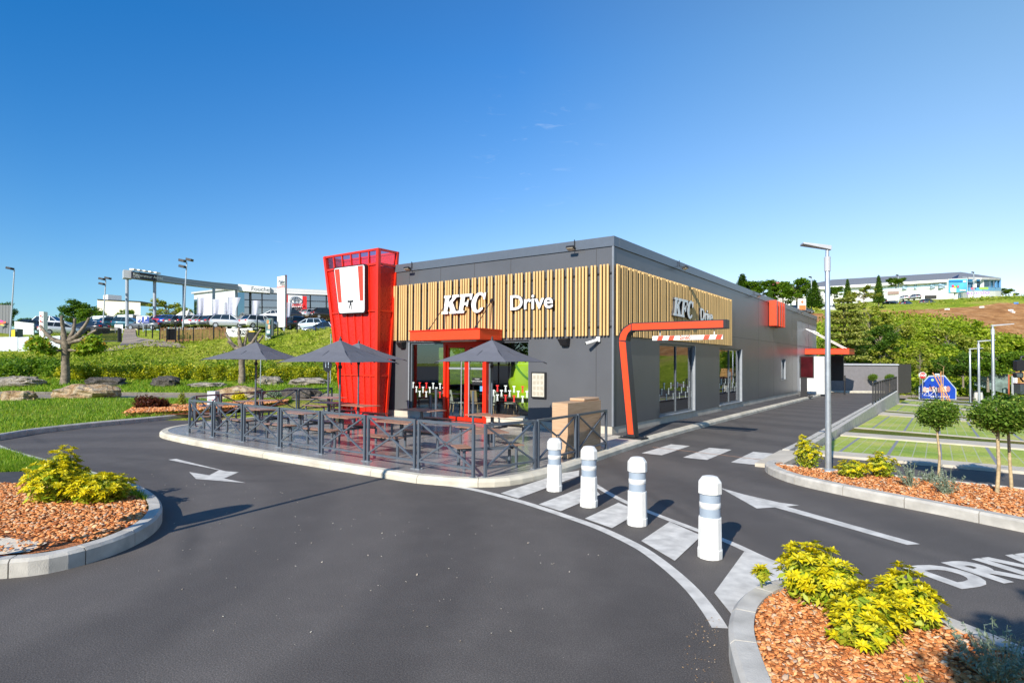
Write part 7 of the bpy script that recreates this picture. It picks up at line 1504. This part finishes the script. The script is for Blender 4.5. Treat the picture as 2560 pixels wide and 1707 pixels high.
for k in range(9): x = 2312+k*7.3; y = 974+random.uniform(-2, 2); r_ = random.uniform(4, 6); b = MB(); b.prism([PD(x+r_*math.cos(q*.785), y+r_*1.4*math.sin(q*.785), 52.10-.006*k) for q in range(8)], -D2*.004); b.build('picture_shape', mat('pic_%s' % 'abc'[k % 3], ((.62, .42, .36), (.66, .62, .60), (.45, .22, .2))[k % 3], .6), bl_)
b = MB(); b.prism([PD(2331+4*math.cos(q*.785), 949.5+3.6*math.sin(q*.785), 52.1) for q in range(8)], -D2*.01); b.build('round_logo', mat('logo_green', (.35, .55, .35), .5), bl_)
text('lettering', 'vélos pour tous !', PD(2350, 991, 52.1), U2, (0, 0, 1), .25, WHITE, bl_, .004, .008); b = MB(); b.box(PD(2343, 935.5, 52.6), (.35, .3, .12)); b.build('roof_vent', GREYBOX, sh); rebase(sh, PD(2345, 999, 53))
def bike(px, py, d, rz, lab, cm):
    p = PD(px, py, d); t = thing('bicycle', lab, 'bicycle', p, rz, None, .87)
    for x in (-.52, .52):
        b = MB(); b.tube([(x+.33*math.cos(k*.314), 0, .34+.33*math.sin(k*.314)) for k in range(21)], .017, 5); w_ = b.build('wheel', RUBBER, t); b = MB(); [b.tube([(x, 0, .34), (x+.32*math.cos(k*.785), 0, .34+.32*math.sin(k*.785))], .003, 3) for k in range(8)]; b.build('spokes', GALV, w_)
    b = MB(); [b.tube([a, c], .018, 6) for a, c in (((-.52, 0, .34), (-.05, 0, .3)), ((-.05, 0, .3), (-.2, 0, .85)), ((-.18, 0, .8), (.38, 0, .82)), ((-.05, 0, .3), (.38, 0, .75)), ((.36, 0, .95), (.52, 0, .34)), ((-.52, 0, .34), (-.18, 0, .75)))]; b.build('frame', cm, t)
    b = MB(); b.box((-.22, 0, .9), (.26, .13, .06)); b.build('saddle', BLACK, t, .02); b = MB(); b.tube([(.42, -.27, 1.0), (.36, -.1, 1.02), (.36, .1, 1.02), (.42, .27, 1.0)], .014, 6); b.build('handlebar', BLACK, t); return t
bike(2294, 996, 49.5, yaw+.3, 'bicycle leaning before the shelter, left one', BLACK); bike(2325, 997, 49.2, yaw-.25, 'bicycle parked before the shelter, right one with white frame', WHITE)
p = PD(2446, 1004, 46.5); t = thing('litter_bag', 'white bag holder bin with lid between the parking lamps', 'bin', p, yaw); b = MB(); b.lathe([(.28, .05), (.32, .2), (.30, .55), (.26, .78)], seg=12); b.build('bag', mat('bag_white', (.6, .58, .52), .7, var=.2), t); b = MB(); b.lathe([(.3, .78), (.28, .84), (.1, .88)], seg=12); b.build('lid', DARK, t); b = MB(); b.box((-.5, 0, .5), (.07, .07, 1.0)); b.build('post', BLACK, t)
fcp = thing('screen_fence', 'grey green mesh screen fence under the hill foot trees', 'fence'); b = MB(); b.prism(PDs([(2436, 930, 58), (2520, 934, 57), (2520, 985, 57), (2436, 962, 58)]), D2*.06); b.build('mesh', mat('mesh_green', (.13, .19, .18), .7, var=.5, scale=2), fcp); rebase(fcp, PD(2480, 985, 57.5))
rp = thing('barrier_post', 'rusty red hooped post beside the grey container', 'post'); b = MB(); b.tube([PD(2522, 990, 55), PD(2522, 937, 55), PD(2531, 937, 55)], .07, 6); b.build('hoop', mat('rust', (.35, .09, .04), .7), rp); rebase(rp, PD(2522, 990, 55))
for x, m_, l_ in ((2532.5, GREYBOX, 'light grey upright post right of the rusty hoop'), (2540, WHITE, 'white upright post beside the stacked goods')): p = PD(x, 990, 55); t = thing('upright_post', l_, 'post', p, yaw); b = MB(); b.box((0, 0, .95), (.16, .16, 1.9)); b.build('shaft', m_, t)
p = PD(2552, 988, 54.5); t = thing('waste_container', 'dark grey wheeled waste container at the right frame edge', 'bin', p, yaw); b = MB(); b.box((0.25, 0, .58), (1.2, .8, .95)); b.build('body', mat('container_grey', (.05, .06, .07), .5), t, .05); b = MB(); b.box((.25, 0, 1.09), (1.25, .85, .07)); b.build('lid', mat('lid_maroon', (.12, .03, .04), .5), t, .02); [MB().tube([(x, -.3, .09), (x, -.24, .09)], .09, 8).build('castor', BLACK, t) for x in (-.2, .7)]
p = PD(2556, 965, 56); t = thing('stacked_goods', 'stack of orange wooden goods behind the waste container', 'stack', p, yaw)
for k in range(7): b = MB(); b.box((.2, 0, .1+.2*k), (1.6-.1*k, .8, .17)); b.build('board', mat('orange_boards', (.6, .33, .12), .7, var=.2), t)
# truck mirrors reaching in at the right edge
mt = thing('truck_mirror', 'black double truck mirror on a tubular arm at the right frame edge', 'mirror'); d = 8.6
b = MB(); b.prism(rc(PDs([(2542.5, 901, d), (2562, 900, d), (2562, 926.5, d), (2542.5, 927, d)]), .018), D2*.07); b.build('mirror_case', BLACK, mt, .01)
b = MB(); b.prism(rc(PDs([(2539.5, 932, d-.05), (2559, 931, d-.05), (2559, 944, d-.05), (2541, 944, d-.05)]), .02), D2*.06); lm = b.build('wide_mirror_case', BLACK, mt, .01); b = MB(); b.prism(rc(PDs([(2541, 933.5, d-.055), (2556, 933, d-.055), (2556, 942.5, d-.055), (2542.5, 942.5, d-.055)]), .015), -D2*.003); b.build('mirror_glass', mat('mirror_blue', (.25, .32, .42), .1, .8), lm)
b = MB(); b.tube([PD(2552, 900, d+.03), PD(2552, 892, d+.03), PD(2575, 890, d+.03), PD(2640, 900, d+.2)], .015, 8); b.tube([PD(2552, 926, d+.03), PD(2552, 946, d+.03), PD(2557, 953, d+.03), PD(2640, 956, d+.2)], .013, 8); b.build('mirror_arm', BLACK, mt)
rebase(mt, PD(2640, 930, d+.2))
# ------------------------------------------------------------------ camera, sun, sky
sc = bpy.context.scene
cam = bpy.data.cameras.new('camera'); co_ = bpy.data.objects.new('camera', cam); col.objects.link(co_)
Mx = Matrix((rgt, upv, -fwd)).transposed().to_4x4(); Mx.translation = CAM; co_.matrix_world = Mx
cam.sensor_width = 36; cam.lens = F/2560*36; cam.shift_y = SH; cam.clip_start = .05; cam.clip_end = 3000
sc.camera = co_
SAZ = math.atan2(-.99, .115); SEL = R(29.5)
sd = Vector((math.cos(SAZ)*math.cos(SEL), math.sin(SAZ)*math.cos(SEL), math.sin(SEL)))
L = bpy.data.lights.new('sun', 'SUN'); L.energy = 5.0; L.angle = R(.5); L.color = (1, .925, .80)
lo = bpy.data.objects.new('sun', L); col.objects.link(lo); lo.rotation_euler = sd.to_track_quat('Z', 'Y').to_euler()
w = bpy.data.worlds.new('World'); sc.world = w; w.use_nodes = True; nt = w.node_tree; bg = nt.nodes['Background']
sky = nt.nodes.new('ShaderNodeTexSky'); sky.sky_type = 'NISHITA'; sky.sun_disc = False; sky.sun_elevation = SEL
sky.sun_rotation = math.atan2(sd.x, sd.y); sky.air_density = 1.0; sky.dust_density = .35; sky.ozone_density = 3.0; sky.altitude = 200
hs = nt.nodes.new('ShaderNodeHueSaturation'); hs.inputs['Saturation'].default_value = 1.15; nt.links.new(sky.outputs[0], hs.inputs['Color'])
gm_ = nt.nodes.new('ShaderNodeNewGeometry'); 
def vdot(v):
    n = nt.nodes.new('ShaderNodeVectorMath'); n.operation = 'DOT_PRODUCT'; nt.links.new(gm_.outputs['Incoming'], n.inputs[0]); n.inputs[1].default_value = [-x for x in v]; return n.outputs['Value']
def mrange(o, a, b_):
    n = nt.nodes.new('ShaderNodeMapRange'); n.inputs['From Min'].default_value = a; n.inputs['From Max'].default_value = b_; nt.links.new(o, n.inputs['Value']); return n.outputs[0]
tt = mrange(vdot(r0), -.60, .60); ee = mrange(vdot((0, 0, 1)), .12, .46)
lo_ = ramp(nt, tt, [(0, (.50, .72, .87)), (.5, (1.0, .90, .88)), (1, (1.25, .98, .92))]); hi_ = ramp(nt, tt, [(0, (.15, .72, 1.03)), (.5, (.50, .92, 1.16)), (1, (1.5, 1.32, 1.10))])
fin = mixc(nt, 1.0, hs.outputs[0], mixc(nt, ee, lo_, hi_), 'MULTIPLY')
# a few thin wisps of cirrus
wm = nt.nodes.new('ShaderNodeMapping'); wm.inputs['Scale'].default_value = (9, 9, 46); nt.links.new(gm_.outputs['Incoming'], wm.inputs['Vector'])
wn = noise(nt, wm.outputs['Vector'], 1.6, 7, .62, .7); wr = ramp(nt, wn, [(.60, (0, 0, 0)), (.80, (.5, .5, .5))])
c1_ = ray(745, 566).normalized(); c2_ = ray(1330, 370).normalized(); k1 = mrange(vdot(c1_), .9988, .9998); k2 = mrange(vdot(c2_), .992, .9992)
ad_ = nt.nodes.new('ShaderNodeMath'); ad_.operation = 'MAXIMUM'; nt.links.new(k1, ad_.inputs[0]); m2 = nt.nodes.new('ShaderNodeMath'); m2.operation = 'MULTIPLY'; m2.inputs[1].default_value = .4; nt.links.new(k2, m2.inputs[0]); nt.links.new(m2.outputs[0], ad_.inputs[1])
wf = nt.nodes.new('ShaderNodeMath'); wf.operation = 'MULTIPLY'; nt.links.new(wr, wf.inputs[0]); nt.links.new(ad_.outputs[0], wf.inputs[1])
fin = mixc(nt, wf.outputs[0], fin, (5.5, 6, 6.6))
nt.links.new(fin, bg.inputs['Color']); bg.inputs['Strength'].default_value = .13
sc.view_settings.view_transform = 'Standard'; sc.view_settings.look = 'None'; sc.view_settings.exposure = .46; sc.view_settings.gamma = 1
sc.render.engine = 'CYCLES'; sc.cycles.use_denoising = True; sc.cycles.max_bounces = 8; sc.cycles.transparent_max_bounces = 12
sc.cycles.caustics_reflective = False; sc.cycles.caustics_refractive = False
